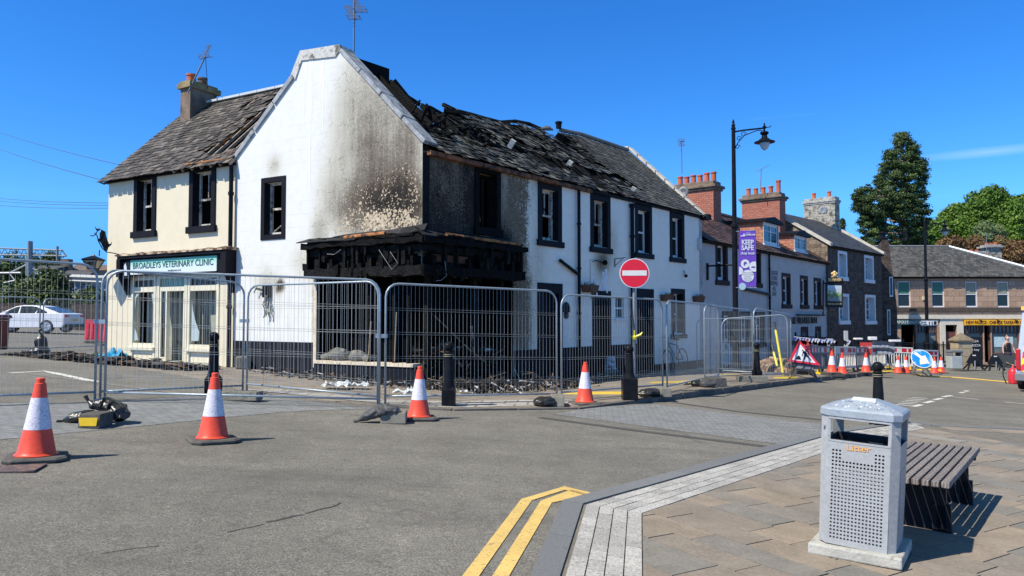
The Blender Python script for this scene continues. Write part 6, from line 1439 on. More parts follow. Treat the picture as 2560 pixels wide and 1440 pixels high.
sil([(172, 345), (190, 352), (215, 368), (232, 385), (235, 400), (222, 420), (205, 425), (180, 395), (163, 378), (160, 365)])
sil([(163, 378), (172, 385), (165, 420), (155, 432), (148, 428), (156, 405)])
sil([(205, 420), (228, 400), (238, 415), (250, 440), (280, 465), (298, 488), (290, 502), (280, 498), (284, 488), (262, 468), (232, 445), (218, 440)])
sil([(190, 410), (215, 425), (206, 450), (192, 482), (192, 492), (170, 490), (172, 483), (180, 478), (186, 450)])
sil([(50, 478), (92, 420), (110, 422), (125, 440), (140, 485)])
sil([(215, 345), (240, 350), (258, 372), (258, 395), (248, 405), (245, 400), (252, 390), (250, 375), (236, 357), (213, 351)])
m.build('digging_symbol', BLK, RW)
m = MB()
for x in (-1, 1):
    top_ = tp(2010 + x * 12, 905, .1); m.tube([top_, G(2012 + x * 30, 952) + V((0, .0, .03))], [.06, .05], 4); m.tube([top_, G(2012 + x * 26, 945) + V((0, .35, .03))], [.05, .05], 4); m.box(-.12, .12, -.05, .05, 0, .05, Matrix.Translation(G(2012 + x * 33, 954)))
m.tube([tp(1990, 920, .08), tp(2032, 924, .08)], .07, 4); m.tube([tp(1985, 912, .1), tp(2038, 918, .1)], .05, 4)
m.build('support_frame', PLGREY, RW)
m = MB(); m.box(-.25, .2, -.12, .12, .06, .4, Matrix.Translation(G(2003, 945))); m.build('ballast_bag', BLK, RW, bevel=.04)
# blue keep-left sign
Yk = 29.2; KL = empty('keep_left_sign', G(2304, 937), 'tilted round blue sign with blurred white arrow on a low white frame', 'sign')
kc = D(2304, 897, Yk); kn = V((-.1, -.86, .5)).normalized()
m = MB(); disc(kc, .40, kn, .015, m); m.build('white_rim', WHT, KL)
m = MB(); disc(kc + kn * .016, .375, kn, .003, m); m.build('blue_face', M('dusty_blue_face', (.01, .23, .68), .45, .15, 4, 0, dirt=((.45, .6, .75), .55, .66, 4)), KL)
kx = V((0, 0, 1)).cross(kn).normalized(); ky = kn.cross(kx)
m = MB(); m.prism([kc + kn * .02 + kx * a + ky * b for a, b in ((-.26, .22), (-.17, .3), (.02, .1), (.16, .14), (.22, -.2), (-.12, -.26), (-.09, -.05), (-.05, .0))], kn * .003); m.build('white_arrow', WHT, KL)
m = MB()
for x in (-1, 1): m.tube([kc + V((x * .15, .05, -.3)), G(2304 + x * 24, 937)], [.05, .045], 4); m.tube([kc + V((x * .15, .1, -.3)), G(2304 + x * 18, 933) + V((0, .5, 0))], .04, 4)
m.tube([kc + V((-.22, .02, -.33)), kc + V((.22, .02, -.33))], .07, 4); m.build('support_frame', PLWHITE, KL)
# ================================================================= lamp posts
def lamp(px, pyt, Y, sc, label, armpx, armpy, thick=1.0):
    g = V((D(px, 800, Y).x, Y, 0)); g.z = top(g.x, g.y); o = empty('street_lamp', g, label, 'street lamp', 'black heritage street lamps'); x, y = g.x, g.y
    zt = D(px, pyt, Y).z; H = zt - g.z; z0 = g.z
    m = MB(); m.lathe([(.15, 0), (.15, .35), (.12, .42), (.11, 1.1), (.13, 1.15), (.09, 1.2), (.085, H * .565), (.115, H * .57), (.115, H * .58), (.075, H * .585), (.06, H - .35), (.075, H - .33), (.075, H - .28), (.045, H - .26), (.065, H - .2), (.03, H - .12), (.05, H - .1), (.005, H)], (x, y, z0), 14); m.build('pole', BLACKM, o, smooth=True, autos=.6)
    ax = D(armpx, armpy, Y).x; L_ = ax - x; za = zt - .42 * sc
    m = MB(); m.tube([V((x, y, za)), V((x + L_ * .3, y, za + .05)), V((ax, y, za + .13))], .028, 8); m.tube([V((ax, y, za + .13)), V((ax + .2, y, za + .17)), V((ax + .22, y, za + .22))], [.02, .015, .01], 6)
    m.tube([V((x + .07, y, za - .5)), V((x + .15, y, za - .35)), V((x + .35, y, za - .12)), V((x + .75, y, za + .04)), V((x + .9, y, za + .06))], .016, 6)
    for cx, cz_, r_ in ((x + .18, za - .22, .09), (x + .33, za - .08, .1), (x + .13, za - .5, .09), (x + .95, za + .0, .07)): m.tube([V((cx + r_ * (1 - k / 14) * math.cos(k * .7), y, cz_ + r_ * (1 - k / 14) * math.sin(k * .7))) for k in range(11)], .012, 5)
    m.build('bracket_arm', BLACKM, o, smooth=True)
    m = MB(); m.lathe([(r_, q * .66) for r_, q in ((.005, .47), (.03, .38), (.02, .33), (.055, .28), (.055, .2), (.03, .14), (.03, .04), (.12, 0), (.14, -.05), (.12, -.12), (.08, -.16), (.1, -.3), (.16, -.36), (.19, -.42), (.33, -.5), (.33, -.53), (.17, -.54))], (ax, y, za), 20); m.build('lamp_hood', BLACKM, o, smooth=True, autos=.7)
    m = MB(); m.lathe([(r_, q * .66) for r_, q in ((.17, -.53), (.16, -.65), (.11, -.8), (.05, -.9), (.005, -.93))], (ax, y, za), 16); m.build('glass_bowl', MC('pale_lamp_glass', (.42, .5, .53), .12), o, smooth=True)
    return o, g
LP, lg = lamp(1839, 298, 24.0, 1, 'tall black street lamp carrying the purple banner', 1911, 330)
LP2, lg2 = lamp(2317, 543, 40, 1, 'distant black street lamp carrying the white finger sign', 2362, 572)
# banner
BN = empty('lamp_banner', D(1868, 720, 23.9), 'purple KEEP SAFE shop local banner hung from the lamp post', 'banner')
n = NB('purple_banner_print'); wvy = n.noise(1.0, 2, .5, n.map((30, 1, .6))); n.bump(wvy, .35, .05); n.out((.17, .075, .50), .6)
bx = lambda px, py, d=0: D(px, py, 23.85 + d)
m = MB(); m.prism([bx(1848, 577), bx(1890, 577), bx(1890, 717), bx(1846, 717)], V((0, .012, 0))); m.build('cloth', A['purple_banner_print'], BN)
m = MB(); m.tube([bx(1840, 579, .04), bx(1891, 576, .0)], .015, 6); m.tube([bx(1840, 719, .04), bx(1892, 719, .0)], .015, 6); m.build('banner_rod', GALV, BN)
def bt(s, px, py, size, **k): return text(s, size, 'banner_lettering', WHT, BN, bx(px, py, -.012), (1, 0, 0), (0, 0, 1), ext=.002, **k)
bt('KEEP', 1869, 606, .215, bold=.006, sx=.84); bt('SAFE', 1869, 620, .215, bold=.006, sx=.9); bt('shop local', 1869, 633, .125, bold=.002, sx=.88)
bt('DUNBLANE', 1876, 587, .075, bold=.002, sx=.8); bt('Discover', 1871, 582.5, .04, sx=.9)
m = MB(); m.prism([bx(1851, 591, -.014), bx(1863, 591, -.014), bx(1862, 587, -.014), bx(1860, 583, -.014), bx(1858, 588, -.014), bx(1852, 589, -.014)], V((0, .003, 0))); m.build('cathedral_emblem', WHT, BN)
def bdisc(px, py, rpx, mat, name, d=0.0, n_=28, clipx=None):
    c = bx(px, py, -.012 - d); r_ = rpx / FPX * 23.85; m = MB(); pts = [V((c.x + r_ * math.cos(2 * math.pi * k / n_), c.y, c.z + r_ * math.sin(2 * math.pi * k / n_))) for k in range(n_)]
    lo, hi = bx(1847.5, py).x, bx(1889.8, py).x; pts = [V((min(hi, max(lo, p.x)), p.y, p.z)) for p in pts]; m.prism(pts, V((0, .003, 0))); return m.build(name, mat, BN)
for a in ((1863, 659.5, 11), (1886, 666.5, 13), (1847, 677, 10.5), (1869.5, 690, 15.5)): bdisc(*a, WHT, 'white_circle')
bdisc(1856, 716, 9, MC('pale_teal_disc', (.42, .6, .66), .5), 'teal_circle', .001)
m = MB()
for cx, cy, pts in ((1863, 659, ((-4, 1), (-3, -4), (1, -5), (4, -2), (4, 1), (0, 0), (-1, 5), (-3, 5))), (1883, 667, ((-6, 1), (-2, -1), (3, -1), (6, 1), (2, 3), (-2, 2)))): m.prism([bx(cx + a, cy + b, -.017) for a, b in pts], V((0, .003, 0)))
m.build('hand_symbol', MC('violet_print', (.12, .06, .3), .5), BN)
for i, s in enumerate(('Clean your hands', 'Keep your distance', 'Be patient', 'Support your', 'local shops')): text(s, .055, 'small_print', MC('grey_print', (.35, .35, .4), .5), BN, bx(1869.5, 681 + i * 5, -.018), (1, 0, 0), (0, 0, 1), ext=.001, sx=.9)
# finger sign
FS = empty('finger_sign', D(2320, 815, 39.8), 'white finger sign with arrow and toilet symbols on the distant lamp', 'sign')
q3 = lambda px, py, d=0: D(px, py, 39.75 + d)
m = MB(); m.prism([q3(2298, 807), q3(2303, 800), q3(2346, 800), q3(2346, 815), q3(2303, 815)], V((0, .04, 0))); m.build('board', MC('dark_teal_board', (.04, .09, .09), .5), FS)
m = MB(); m.prism([q3(2299.5, 807, -.01), q3(2304, 802), q3(2344, 802, -.01), q3(2344, 813, -.01), q3(2304, 813, -.01)], V((0, .005, 0))); m.build('panel', WHT, FS)
text('Public', .1, 'sign_lettering', BLK, FS, q3(2311, 805, -.02), (1, 0, 0), (0, 0, 1)); text('Toilets', .1, 'sign_lettering', BLK, FS, q3(2311.5, 810, -.02), (1, 0, 0), (0, 0, 1))
m = MB(); m.prism([q3(2334.5, 803, -.015), q3(2341.5, 803, -.015), q3(2341.5, 812, -.015), q3(2334.5, 812, -.015)], V((0, .003, 0)))
for x in (2323, 2330): m.tube([q3(x, 805.2, -.02), q3(x, 811.5, -.02)], .022, 5); m.sphere(q3(x, 804.2, -.02), .02, 6, 4)
m.tube([q3(2305, 803.5, -.02), q3(2301.5, 807, -.02), q3(2305, 811, -.02)], .015, 4); m.build('symbols', BLK, FS)
m = MB(); m.tube([q3(2342, 808, .0), q3(2300, 808, .06)], .02, 4)
# ================================================================= plastic barriers
BGp = 'red and white plastic pedestrian barriers along the kerb'
def barrier(a, b, h, label, mat, board=True, slats=9, onp=True, thick=.05, dark=None):
    p, q = (GT if onp else G)(*a), (GT if onp else G)(*b); L_ = (q - p).length; e = (q - p) / L_; nrm = V((e.y, -e.x, 0)).normalized()
    o = empty('plastic_barrier', p.copy(), label, 'barrier', BGp)
    FF = Frame(p.x, p.y, e.x, e.y, nrm.x, nrm.y)
    def bb(m, u0, u1, o0, o1, z0, z1, t=None):
        m.hexa([p.lerp(q, u / L_) + nrm * oo + V((0, 0, z)) for z in (z0, z1) for u, oo in ((u0, o0), (u1, o0), (u1, o1), (u0, o1))], t)
    m = MB(); bb(m, 0, L_, -thick / 2, thick / 2, h - .05, h); bb(m, 0, .06, -thick / 2, thick / 2, .15, h - .05); bb(m, L_ - .06, L_, -thick / 2, thick / 2, .15, h - .05); bb(m, .06, L_ - .06, -thick / 2, thick / 2, .15, .24); bb(m, .06, L_ - .06, -thick / 2, thick / 2, h - .27, h - .22)
    for k in range(1, slats): u = .06 + (L_ - .12) * k / slats; bb(m, u - .02, u + .02, -thick * .35, thick * .35, .24, h - .27)
    m.build('frame', mat, o, bevel=.008)
    m = MB(); bb(m, .06, L_ - .06, -.018, .018, h - .22, h - .05); m.build('board', PLWHITE, o)
    m = MB(); n_ = 5
    for k in (1, 3): u0, u1 = .06 + (L_ - .12) * k / n_, .06 + (L_ - .12) * (k + 1) / n_; bb(m, u0, u1, -.021, .021, h - .215, h - .055)
    if L_ > 1.0: u0 = .06 + (L_ - .12) * .86; bb(m, u0, L_ - .08, -.021, .021, h - .215, h - .055)
    m.build('red_stripe', M('red_reflective_stripe', (.55, .02, .03), .4, .15, 6, 0), o)
    m = MB(); 
    for u in (L_ * .12, L_ * .88): bb(m, u - .05, u + .05, -.3, .3, .0, .05); bb(m, u - .04, u + .04, -.04, .04, .05, .16)
    m.build('foot', RUBBER if R.random() < .5 else YEL, o)
    return o
h = .95
barrier((2028, 934), (2050, 933), h, 'dark barrier half hidden behind the roadworks triangle', PLGREY)
barrier((2051, 933), (2088, 931), h, 'dark grey barrier behind the cone on the stack', PLGREY)
barrier((2089, 932), (2139, 929), h, 'white barrier with three red squares, behind the second far cone', PLWHITE, slats=11)
barrier((2140, 929), (2171, 926), h, 'dark barrier under the red drinks board', PLGREY)
barrier((2172, 926), (2213, 922), h, 'white slatted barrier between the drinks board and the big bollard ball', PLWHITE, slats=11)
barrier((2214, 922), (2283, 925), .98, 'bright white barrier with two red panels behind the paired cones', PLWHITE, slats=10)
barrier((2284, 925), (2346, 926), .9, 'white barrier behind the blue round sign', PLWHITE, slats=8)
m = MB(); o_ = empty('red_board', GT(2119, 929), 'red and white notice board behind the barrier slats', 'board'); FF = Frame(GT(2119, 925).x, GT(2119, 925).y + .3, 1, 0, 0, -1); zb_ = GT(2119, 925).z
m.fb(FF, -.2, .2, 0, .03, zb_ + .15, zb_ + .75); m.build('panel', MC('faded_red_board', (.6, .07, .05), .5), o_)
barrier((1806, 920), (1826, 921), .9, 'small barrier with red stripes inside the fence near the lamp foot', PLWHITE, slats=5)
# ================================================================= litter bin
bc = V((2.395, 5.15, 0)); bc.z = gz(bc.x, bc.y) + .016
LB = empty('litter_bin', bc, 'grey perforated steel litter bin with sloping lid on a concrete slab', 'bin')
fx, fy = V((.83, -.56, 0)).normalized(), V((.56, .83, 0)).normalized()     # width axis, depth axis (back)
tiltx = .055
Mb = Matrix.Translation(bc) @ Matrix(((fx.x, fy.x, 0, 0), (fx.y, fy.y, 0, 0), (0, 0, 1, 0), (0, 0, 0, 1))) @ Matrix.Rotation(.046, 4, 'Y') @ Matrix.Rotation(-.02, 4, 'X')
def Bp(x, y, z): return Mb @ V((x, y, z))
def bprism(m, pts, off): m.prism([Bp(*p) for p in pts], (Mb.to_3x3() @ V(off)))
BING = M('silver_grey_bin_paint', (.365, .375, .372), .42, .06, 5, .06, dirt=((.27, .28, .27), .62, .72, 7))
BIND = MC('dark_bin_liner', (.02, .022, .028), .5)
m = MB(); m.box(-.285, .285, -.285, .285, .0, .075, Mb @ Matrix.Rotation(-.03, 4, 'Y')); m.build('concrete_slab', M('pale_concrete_slab', (.42, .41, .36), .9, .15, 6, .6, dirt=((.16, .15, .12), .6, .72, 8)), LB, bevel=.012)
wb, wt, c = .235, .245, .05; z0, z1 = .078, .93
# front panel with real punched holes
def frontpt(x, z): k = wb + (wt - wb) * (z - z0) / (z1 - z0); return (x, -k, z)
px_n, rows_ = 15, 25
hx0, hx1, hz0, hz1 = -.155, .15, .125, .705
dxh, dzh = (hx1 - hx0) / (px_n - 1), (hz1 - hz0) / (rows_ - 1)
m = MB(); rH = .0072
def cell(x0, x1, za, zb_, hole):
    xc, zc_ = (x0 + x1) / 2, (za + zb_) / 2
    if not hole: m.add([Bp(*frontpt(x, z)) for x, z in ((x0, za), (x1, za), (x1, zb_), (x0, zb_))], [(0, 1, 2, 3)], .5); return
    N_ = 12; ring_ = []; outer = []
    for k in range(N_):
        a = 2 * math.pi * k / N_ + math.pi / 4; ring_.append((xc + rH * math.cos(a), zc_ + rH * math.sin(a)))
        ca, sa = math.cos(a), math.sin(a); mm = max(abs(ca), abs(sa)); outer.append((xc + (x1 - x0) / 2 * ca / mm, zc_ + (zb_ - za) / 2 * sa / mm))
    vs = [Bp(*frontpt(*p)) for p in outer + ring_]; back = [Bp(p[0], frontpt(*p)[1] + .004, p[1]) for p in ring_]
    m.add(vs + back, [(k, (k + 1) % N_, N_ + (k + 1) % N_, N_ + k) for k in range(N_)] + [(N_ + k, N_ + (k + 1) % N_, 2 * N_ + (k + 1) % N_, 2 * N_ + k) for k in range(N_)], .5)
for i in range(px_n):
    for j in range(rows_):
        x = hx0 + i * dxh; z = hz0 + j * dzh; hole = not (3 <= i <= 11 and j >= rows_ - 3)
        cell(x - dxh / 2, x + dxh / 2, z - dzh / 2, z + dzh / 2, hole)
xa, xb, za, zb_ = hx0 - dxh / 2, hx1 + dxh / 2, hz0 - dzh / 2, hz1 + dzh / 2
W_ = .19; zo0, zo1 = .775, .915      # opening
for q in ((-W_, xa, z0, zo0), (xb, W_, z0, zo0), (xa, xb, z0, za), (xa, xb, zb_, zo0)): cell(*q, False)
m.build('perforated_panel', BING, LB)
# corner posts, sides, back
m = MB()
def kz(z): return wb + (wt - wb) * (z - z0) / (z1 - z0)
def cornerpost(sx, sy):
    pts = lambda z: [(sx * (kz(z) - c), sy * kz(z)), (sx * kz(z), sy * (kz(z) - c)), (sx * (kz(z) - .004), sy * (kz(z) - c - .02)), (sx * (kz(z) - c - .02), sy * (kz(z) - .004))]
    lo, hi = [Bp(x, y, z0) for x, y in pts(z0)], [Bp(x, y, z1) for x, y in pts(z1)]; m.hexa(lo + hi)
for sx in (-1, 1):
    for sy in (-1, 1): cornerpost(sx, sy)
m.build('corner_post', BING, LB, bevel=.003)
m = MB()
for sx in (-1, 1):
    k0_, k1_ = kz(z0), kz(zo0); lo = [(sx * k0_, -(k0_ - c)), (sx * k0_, k0_ - c), (sx * (k0_ - .006), k0_ - c), (sx * (k0_ - .006), -(k0_ - c))]; hi = [(sx * k1_, -(k1_ - c)), (sx * k1_, k1_ - c), (sx * (k1_ - .006), k1_ - c), (sx * (k1_ - .006), -(k1_ - c))]
    m.hexa([Bp(x, y, z0) for x, y in lo] + [Bp(x, y, zo0) for x, y in hi])
    for t in (0,): m.box(min(sx * .236, sx * .243), max(sx * .236, sx * .243), -.12, .12, .14, .6, Mb)
m.build('side_panel', BING, LB)
m = MB(); m.hexa([Bp(x, y, z) for z, k in ((z0, kz(z0)), (zo0, kz(zo0))) for x, y in ((-(k - c), k), (k - c, k), (k - c, k - .006), (-(k - c), k - .006))]); m.build('back_panel', BING, LB)
m = MB()
for sy in (-1, 1): m.box(-W_, W_, min(sy * .238, sy * .246), max(sy * .238, sy * .246), zo1, z1, Mb); m.box(-W_, W_, min(sy * .236, sy * .246), max(sy * .236, sy * .246), zo0 - .012, zo0, Mb)
m.build('opening_rim', BING, LB)
m = MB(); m.box(-.2, .2, -.2, .2, .1, .62, Mb); li = m.build('inner_bin', M('inner_galvanised_bin', (.46, .48, .48), .5, .1, 4, .1), LB)
m = MB()
for sx in (-1, 1): m.box(min(sx * .206, sx * .21), max(sx * .206, sx * .21), -.21, .21, .6, .775, Mb); m.box(-.21, .21, min(sx * .206, sx * .21), max(sx * .206, sx * .21), .6, .775, Mb)
m.build('liner_rim', BIND, LB)
m = MB()
for k in range(14):
    x, y = R.uniform(-.15, .15), R.uniform(-.15, .15); a = V((x, y, .68 + R.uniform(0, .06))); m.add([Bp(*(a + V((R.uniform(-.09, .09), R.uniform(-.09, .09), R.uniform(-.04, .05))))) for _ in range(3)], [(0, 1, 2)])
m.build('rubbish', MC('yellow_wrappers', (.6, .42, .03), .4), LB)
# lid
m = MB(); w2 = .253
def octo(k, cc_, z): return [Bp(x, y, z) for x, y in ((-k + cc_, -k), (k - cc_, -k), (k, -k + cc_), (k, k - cc_), (k - cc_, k), (-k + cc_, k), (-k, k - cc_), (-k, -k + cc_))]
rings = [octo(w2 - .004, c, z1), octo(w2, c, z1 + .005), octo(w2, c, z1 + .048), octo(w2 - .012, c, z1 + .06), octo(.085, .012, 1.045), octo(.07, .01, 1.05)]
vs = [p for r_ in rings for p in r_]; m.add(vs, [(8 * i + k, 8 * i + (k + 1) % 8, 8 * i + 8 + (k + 1) % 8, 8 * i + 8 + k) for i in range(5) for k in range(8)] + [tuple(range(40, 48)), tuple(range(7, -1, -1))])
lid = m.build('lid', M('spotted_bin_lid', (.32, .36, .40), .38, .08, 5, .05, dirt=((.22, .27, .36), .62, .66, 14)), LB, bevel=.003)
m = MB()
for _ in range(46):
    a = R.uniform(-.2, .2); b = R.uniform(-.22, -.1); k_ = (abs(b) - .085) / .157; z = 1.045 - .057 * k_
    if abs(a) > abs(b): continue
    s = R.uniform(.003, .009); m.add([Bp(a + s * math.cos(t * 1.05), b + s * 1.3 * math.sin(t * 1.05), z + .0025 - s * 1.3 * math.sin(t * 1.05) * -.36) for t in range(6)], [tuple(range(6))])
m.build('bird_spots', slate('spot_colours', [(0., (.10, .15, .28)), (.5, (.25, .32, .42)), (.55, (.7, .72, .74)), (1., (.75, .77, .78))]), lid)
m = MB()
for sy in (-1,): m.hexa([Bp(-.07, sy * .055, 1.049), Bp(.07, sy * .055, 1.049), Bp(.075, sy * .1, 1.037), Bp(-.075, sy * .1, 1.037), Bp(-.07, sy * .055, 1.058), Bp(.07, sy * .055, 1.058), Bp(.075, sy * .1, 1.045), Bp(-.075, sy * .1, 1.045)])
m.build('lid_plate', MC('bright_lid_plate', (.66, .68, .7), .35), lid)
n = NB('orange_worn_lettering'); n.out(n.mix(n.ramp(n.noise(70, 4), [(.56, 0.), (.66, 1.)]), (.75, .36, .08), (.5, .45, .36)), .5)
text('Litter', .056, 'litter_lettering', A['orange_worn_lettering'], LB, Bp(.0, frontpt(0, .735)[1] - .003, .735), fx, (Mb.to_3x3() @ V((0, 0, 1))), bold=.0006, ext=.001, sx=1.2)
m = MB()
for sx, z in ((-1, .86), (1, .86)): m.tube([Bp(sx * .22, -.226, z), Bp(sx * .226, -.236, z)], .01, 10)
m.build('lock_cap', MC('lock_steel', (.5, .52, .54), .3, .5), LB)
# ================================================================= bench
u1 = V((.617, .787, 0)).normalized(); u2 = V((-.787, .617, 0)); sp0 = V((3.20, 5.47, -1.215)); 
slope = math.atan2(gz(sp0.x + u1.x, sp0.y + u1.y) - gz(sp0.x, sp0.y), 1)
BE = empty('bench', V((3.5, 6.3, gz(3.5, 6.3))), 'backless wooden slatted bench on black steel legs beside the litter bin', 'bench')
WOOD = None
n = NB('weathered_grey_wood'); gr = n.noise(1, 6, .7, n.map((4, 4, 4), (0, 0, 0))); wv = n.N('ShaderNodeTexWave'); wv.inputs['Scale'].default_value = 14; wv.inputs['Distortion'].default_value = 6; wv.inputs['Detail'].default_value = 5; n.L(n.map((1, 1, 1), (0, 0, .9)), wv.inputs['Vector'])
k = n.ramp(n.mix(.5, gr, wv.outputs[0]), [(.25, (.11, .096, .088)), (.75, (.27, .238, .215))]); k = n.mix(1, k, n.ramp(n.attr('tint'), [(0, .85), (1, 1.15)]), 'MULTIPLY'); n.bump(n.noise(40, 5), .5, .006); n.out(k, .75)
Lb = 1.9
for i in range(9):
    a = sp0 + u2 * (i * .0655); b = a + u1 * Lb + V((0, 0, -.0)); m = MB()
    m.hexa([a + u2 * s + V((0, 0, z)) for z in (-.045, 0) for s in (0,)] * 0 or [a + V((0, 0, -.045)), a + u2 * .05 + V((0, 0, -.045)), b + u2 * .05 + V((0, 0, -.045)), b + V((0, 0, -.045)), a, a + u2 * .05, b + u2 * .05, b])
    m.build('slat', A['weathered_grey_wood'], BE, bevel=.005)
for t in (.28, 1.55):
    q = sp0 + u1 * t; m = MB(); gzl = gz(q.x, q.y) + .01
    for s in (.06, .46):
        a = q + u2 * s; m.hexa([V((p.x, p.y, z)) for z in (gzl, sp0.z - .07) for p in (a, a + u2 * .07, a + u2 * .07 + u1 * .05, a + u1 * .05)])
        m.hexa([V((p.x, p.y, z)) for z in (gzl, gzl + .22) for p in (a - u2 * .03, a + u2 * .1, a + u2 * .1 + u1 * .06, a - u2 * .03 + u1 * .06)])
    m.hexa([V((p.x, p.y, z)) for z in (sp0.z - .075, sp0.z - .046) for p in (q, q + u2 * .58, q + u2 * .58 + u1 * .06, q + u1 * .06)])
    m.hexa([V((p.x, p.y, z)) for z in (gzl, sp0.z - .1) for p in (q + u2 * .13 + u1 * .02, q + u2 * .46 + u1 * .02, q + u2 * .46 + u1 * .035, q + u2 * .13 + u1 * .035)])
    m.build('leg', M('black_powder_steel', (.022, .023, .026), .4, .15, 6, .05), BE, bevel=.004)
m = MB()
for s in (.02, .54): a = sp0 + u2 * s + V((0, 0, -.06)); m.tube([a + u1 * .1, a + u1 * (Lb - .1)], .012, 6)
m.build('rail', M('black_powder_steel', (.022, .023, .026)), BE)
# ================================================================= street clutter
# iron cover
m = MB(); c = G(40, 1172); m.box(-.35, .2, -.18, .14, .0, .012, Matrix.Translation(c) @ Matrix.Rotation(.25, 4, 'Z')); o = own_origin(m.build('iron_cover', M('rusty_iron_cover', (.2, .13, .11), .7, .3, 12, .9, dirt=((.09, .08, .08), .45, .55, 20)))); tag(o, 'rusty iron utility cover under the nearest cone', 'manhole cover')
# wall troughs
for px, py, lb, dead in ((1467, 722, 'brown wall trough with dead trailing plant above the middle door', 1), (1660, 745, 'brown wall trough right of the round sign, left of the lower window', 0), (1740, 748, 'brown wall trough at the far end of the white street wall', 0)):
    a, b = RF.px(px, py); w_ = .32; o = empty('wall_trough', RF.P(a, .1, b - .1), lb, 'planter', 'wall troughs on the street front')
    m = MB(); m.prism([RF.P(a - w_, .02, b + .1), RF.P(a - w_, .22, b + .1), RF.P(a - w_ * .8, .13, b - .1), RF.P(a - w_ * .8, .02, b - .1)], RF.d * w_ * 1.9); m.build('trough', M('brown_trough', (.14, .075, .05), .7, .25, 5, .3), o)
    m = MB()
    for k in range(26): s = a + R.uniform(-w_ * .9, w_ * .9); m.tube([RF.P(s, .12, b + .08), RF.P(s + R.uniform(-.05, .05), .14 + R.uniform(-.05, .1), b + .08 + R.uniform(.02, .12))], [.01, .003], 4)
    if dead:
        for k in range(10): s = a + R.uniform(-.15, .0); m.tube([RF.P(s, .2, b + .09), RF.P(s - .03, .27, b - .1), RF.P(s - .05, .25, b - R.uniform(.2, .5))], [.02, .014, .004], 4)
    m.build('dead_plant', M('dead_plant', (.15, .1, .06), .9, .4), o)
# bicycle
def bicycle():
    a = RF.S(1672, 900); F_ = Frame(RF.P(a, .28, 0).x, RF.P(a, .28, 0).y, .632, .775, .775, -.632); g = F_.g(0) + kerb_h(6, 24) + .01
    o = empty('bicycle', V((F_.o.x, F_.o.y, g)), 'black town bicycle leaning against the white street wall', 'bicycle')
    Pp = lambda s, z, oo=0: F_.P(s, oo - z * .12, g + z)
    for s, nm in ((-.52, 'front'), (.52, 'rear')):
        m = MB(); m.tube([Pp(s + .33 * math.cos(k * math.pi / 12), .34 + .33 * math.sin(k * math.pi / 12)) for k in range(25)], .018, 6, False)
        wh = m.build('wheel', BLACKM, o)
        m = MB()
        for k in range(12): m.tube([Pp(s, .34), Pp(s + .32 * math.cos(k * math.pi / 6), .34 + .32 * math.sin(k * math.pi / 6))], .003, 3)
        m.build('spokes', GALV, wh)
    m = MB(); 
    for pts in ([(-.52, .34), (-.36, .92)], [(-.37, .85), (.08, .32)], [(-.36, .88), (.22, .78)], [(.08, .32), (.24, .95)], [(.08, .32), (.52, .34)], [(.52, .34), (.21, .8)]): m.tube([Pp(*q) for q in pts], .016, 6)
    m.build('frame', BLACKM, o)
    m = MB(); m.tube([Pp(-.36, .92), Pp(-.33, 1.05), Pp(-.42, 1.08, -.0)], .012, 5); m.tube([Pp(-.4, 1.06, -.28), Pp(-.36, 1.05, 0), Pp(-.4, 1.06, .28)], .012, 6); m.build('handlebar', GALV, o)
    m = MB(); m.sphere(Pp(.24, .98), .1, 10, 5, .4); m.build('saddle', BLACKP, o)
    m = MB(); m.tube([Pp(.0, .22), Pp(.16, .42)], .01, 5); m.tube([Pp(.08 + .09 * math.cos(k * .6), .32 + .09 * math.sin(k * .6)) for k in range(12)], .008, 5); m.build('crank', GALV, o)
bicycle()
# white bucket
p = RF.P(RF.S(1507, 915), .25, 0); p.z = top(p.x, p.y); o = empty('bucket', p, 'white plastic bucket standing upside down by the middle door', 'bucket'); m = MB(); m.lathe([(.17, 0), (.17, .03), (.155, .04), (.13, .36), (.0, .365)], p + V((0, 0, .15)), 16); m.build('tub', M('dirty_white_bucket', (.5, .52, .55), .5, .15, 6, 0, dirt=((.08, .08, .1), .5, .6, 9)), o, smooth=True, autos=.6)
m = MB(); m.box(-.15, .15, -.12, .12, 0, .15, Matrix.Translation(p)); m.build('block', CONC, o)
# blue tarpaulin
m = MB(); c = GF.P(GF.S(327, 905), .55, 0); c.z = top(c.x, c.y); nx_, ny_ = 22, 14; vs = []
for i in range(nx_):
    for j in range(ny_):
        u, v = i / (nx_ - 1) - .5, j / (ny_ - 1) - .5; q = V((u * 3, v * 4, 2.2)); hgt_ = .2 * max(0, noise.noise(q) + .25) * (1 - (2 * v) ** 2) + .22 * math.exp(-((u - .02) / .12) ** 2 - (v / .35) ** 2) + .2 * math.exp(-((u - .4) / .14) ** 2 - (v / .4) ** 2)
        vs.append(c + GF.d * (-u * 1.05 * (1 + .12 * noise.noise(V((v * 3, 5, 0))))) + GF.n * (v * .5) + V((0, 0, hgt_ + .01)))
m.add(vs, [(i * ny_ + j, (i + 1) * ny_ + j, (i + 1) * ny_ + j + 1, i * ny_ + j + 1) for i in range(nx_ - 1) for j in range(ny_ - 1)], .5)
tag(own_origin(m.build('tarpaulin', M('bright_blue_tarpaulin', (.02, .30, .52), .5, .15, 9, .5, bd=.02, bs=16))), 'crumpled bright blue tarpaulin on the pavement before the clinic window', 'tarpaulin')
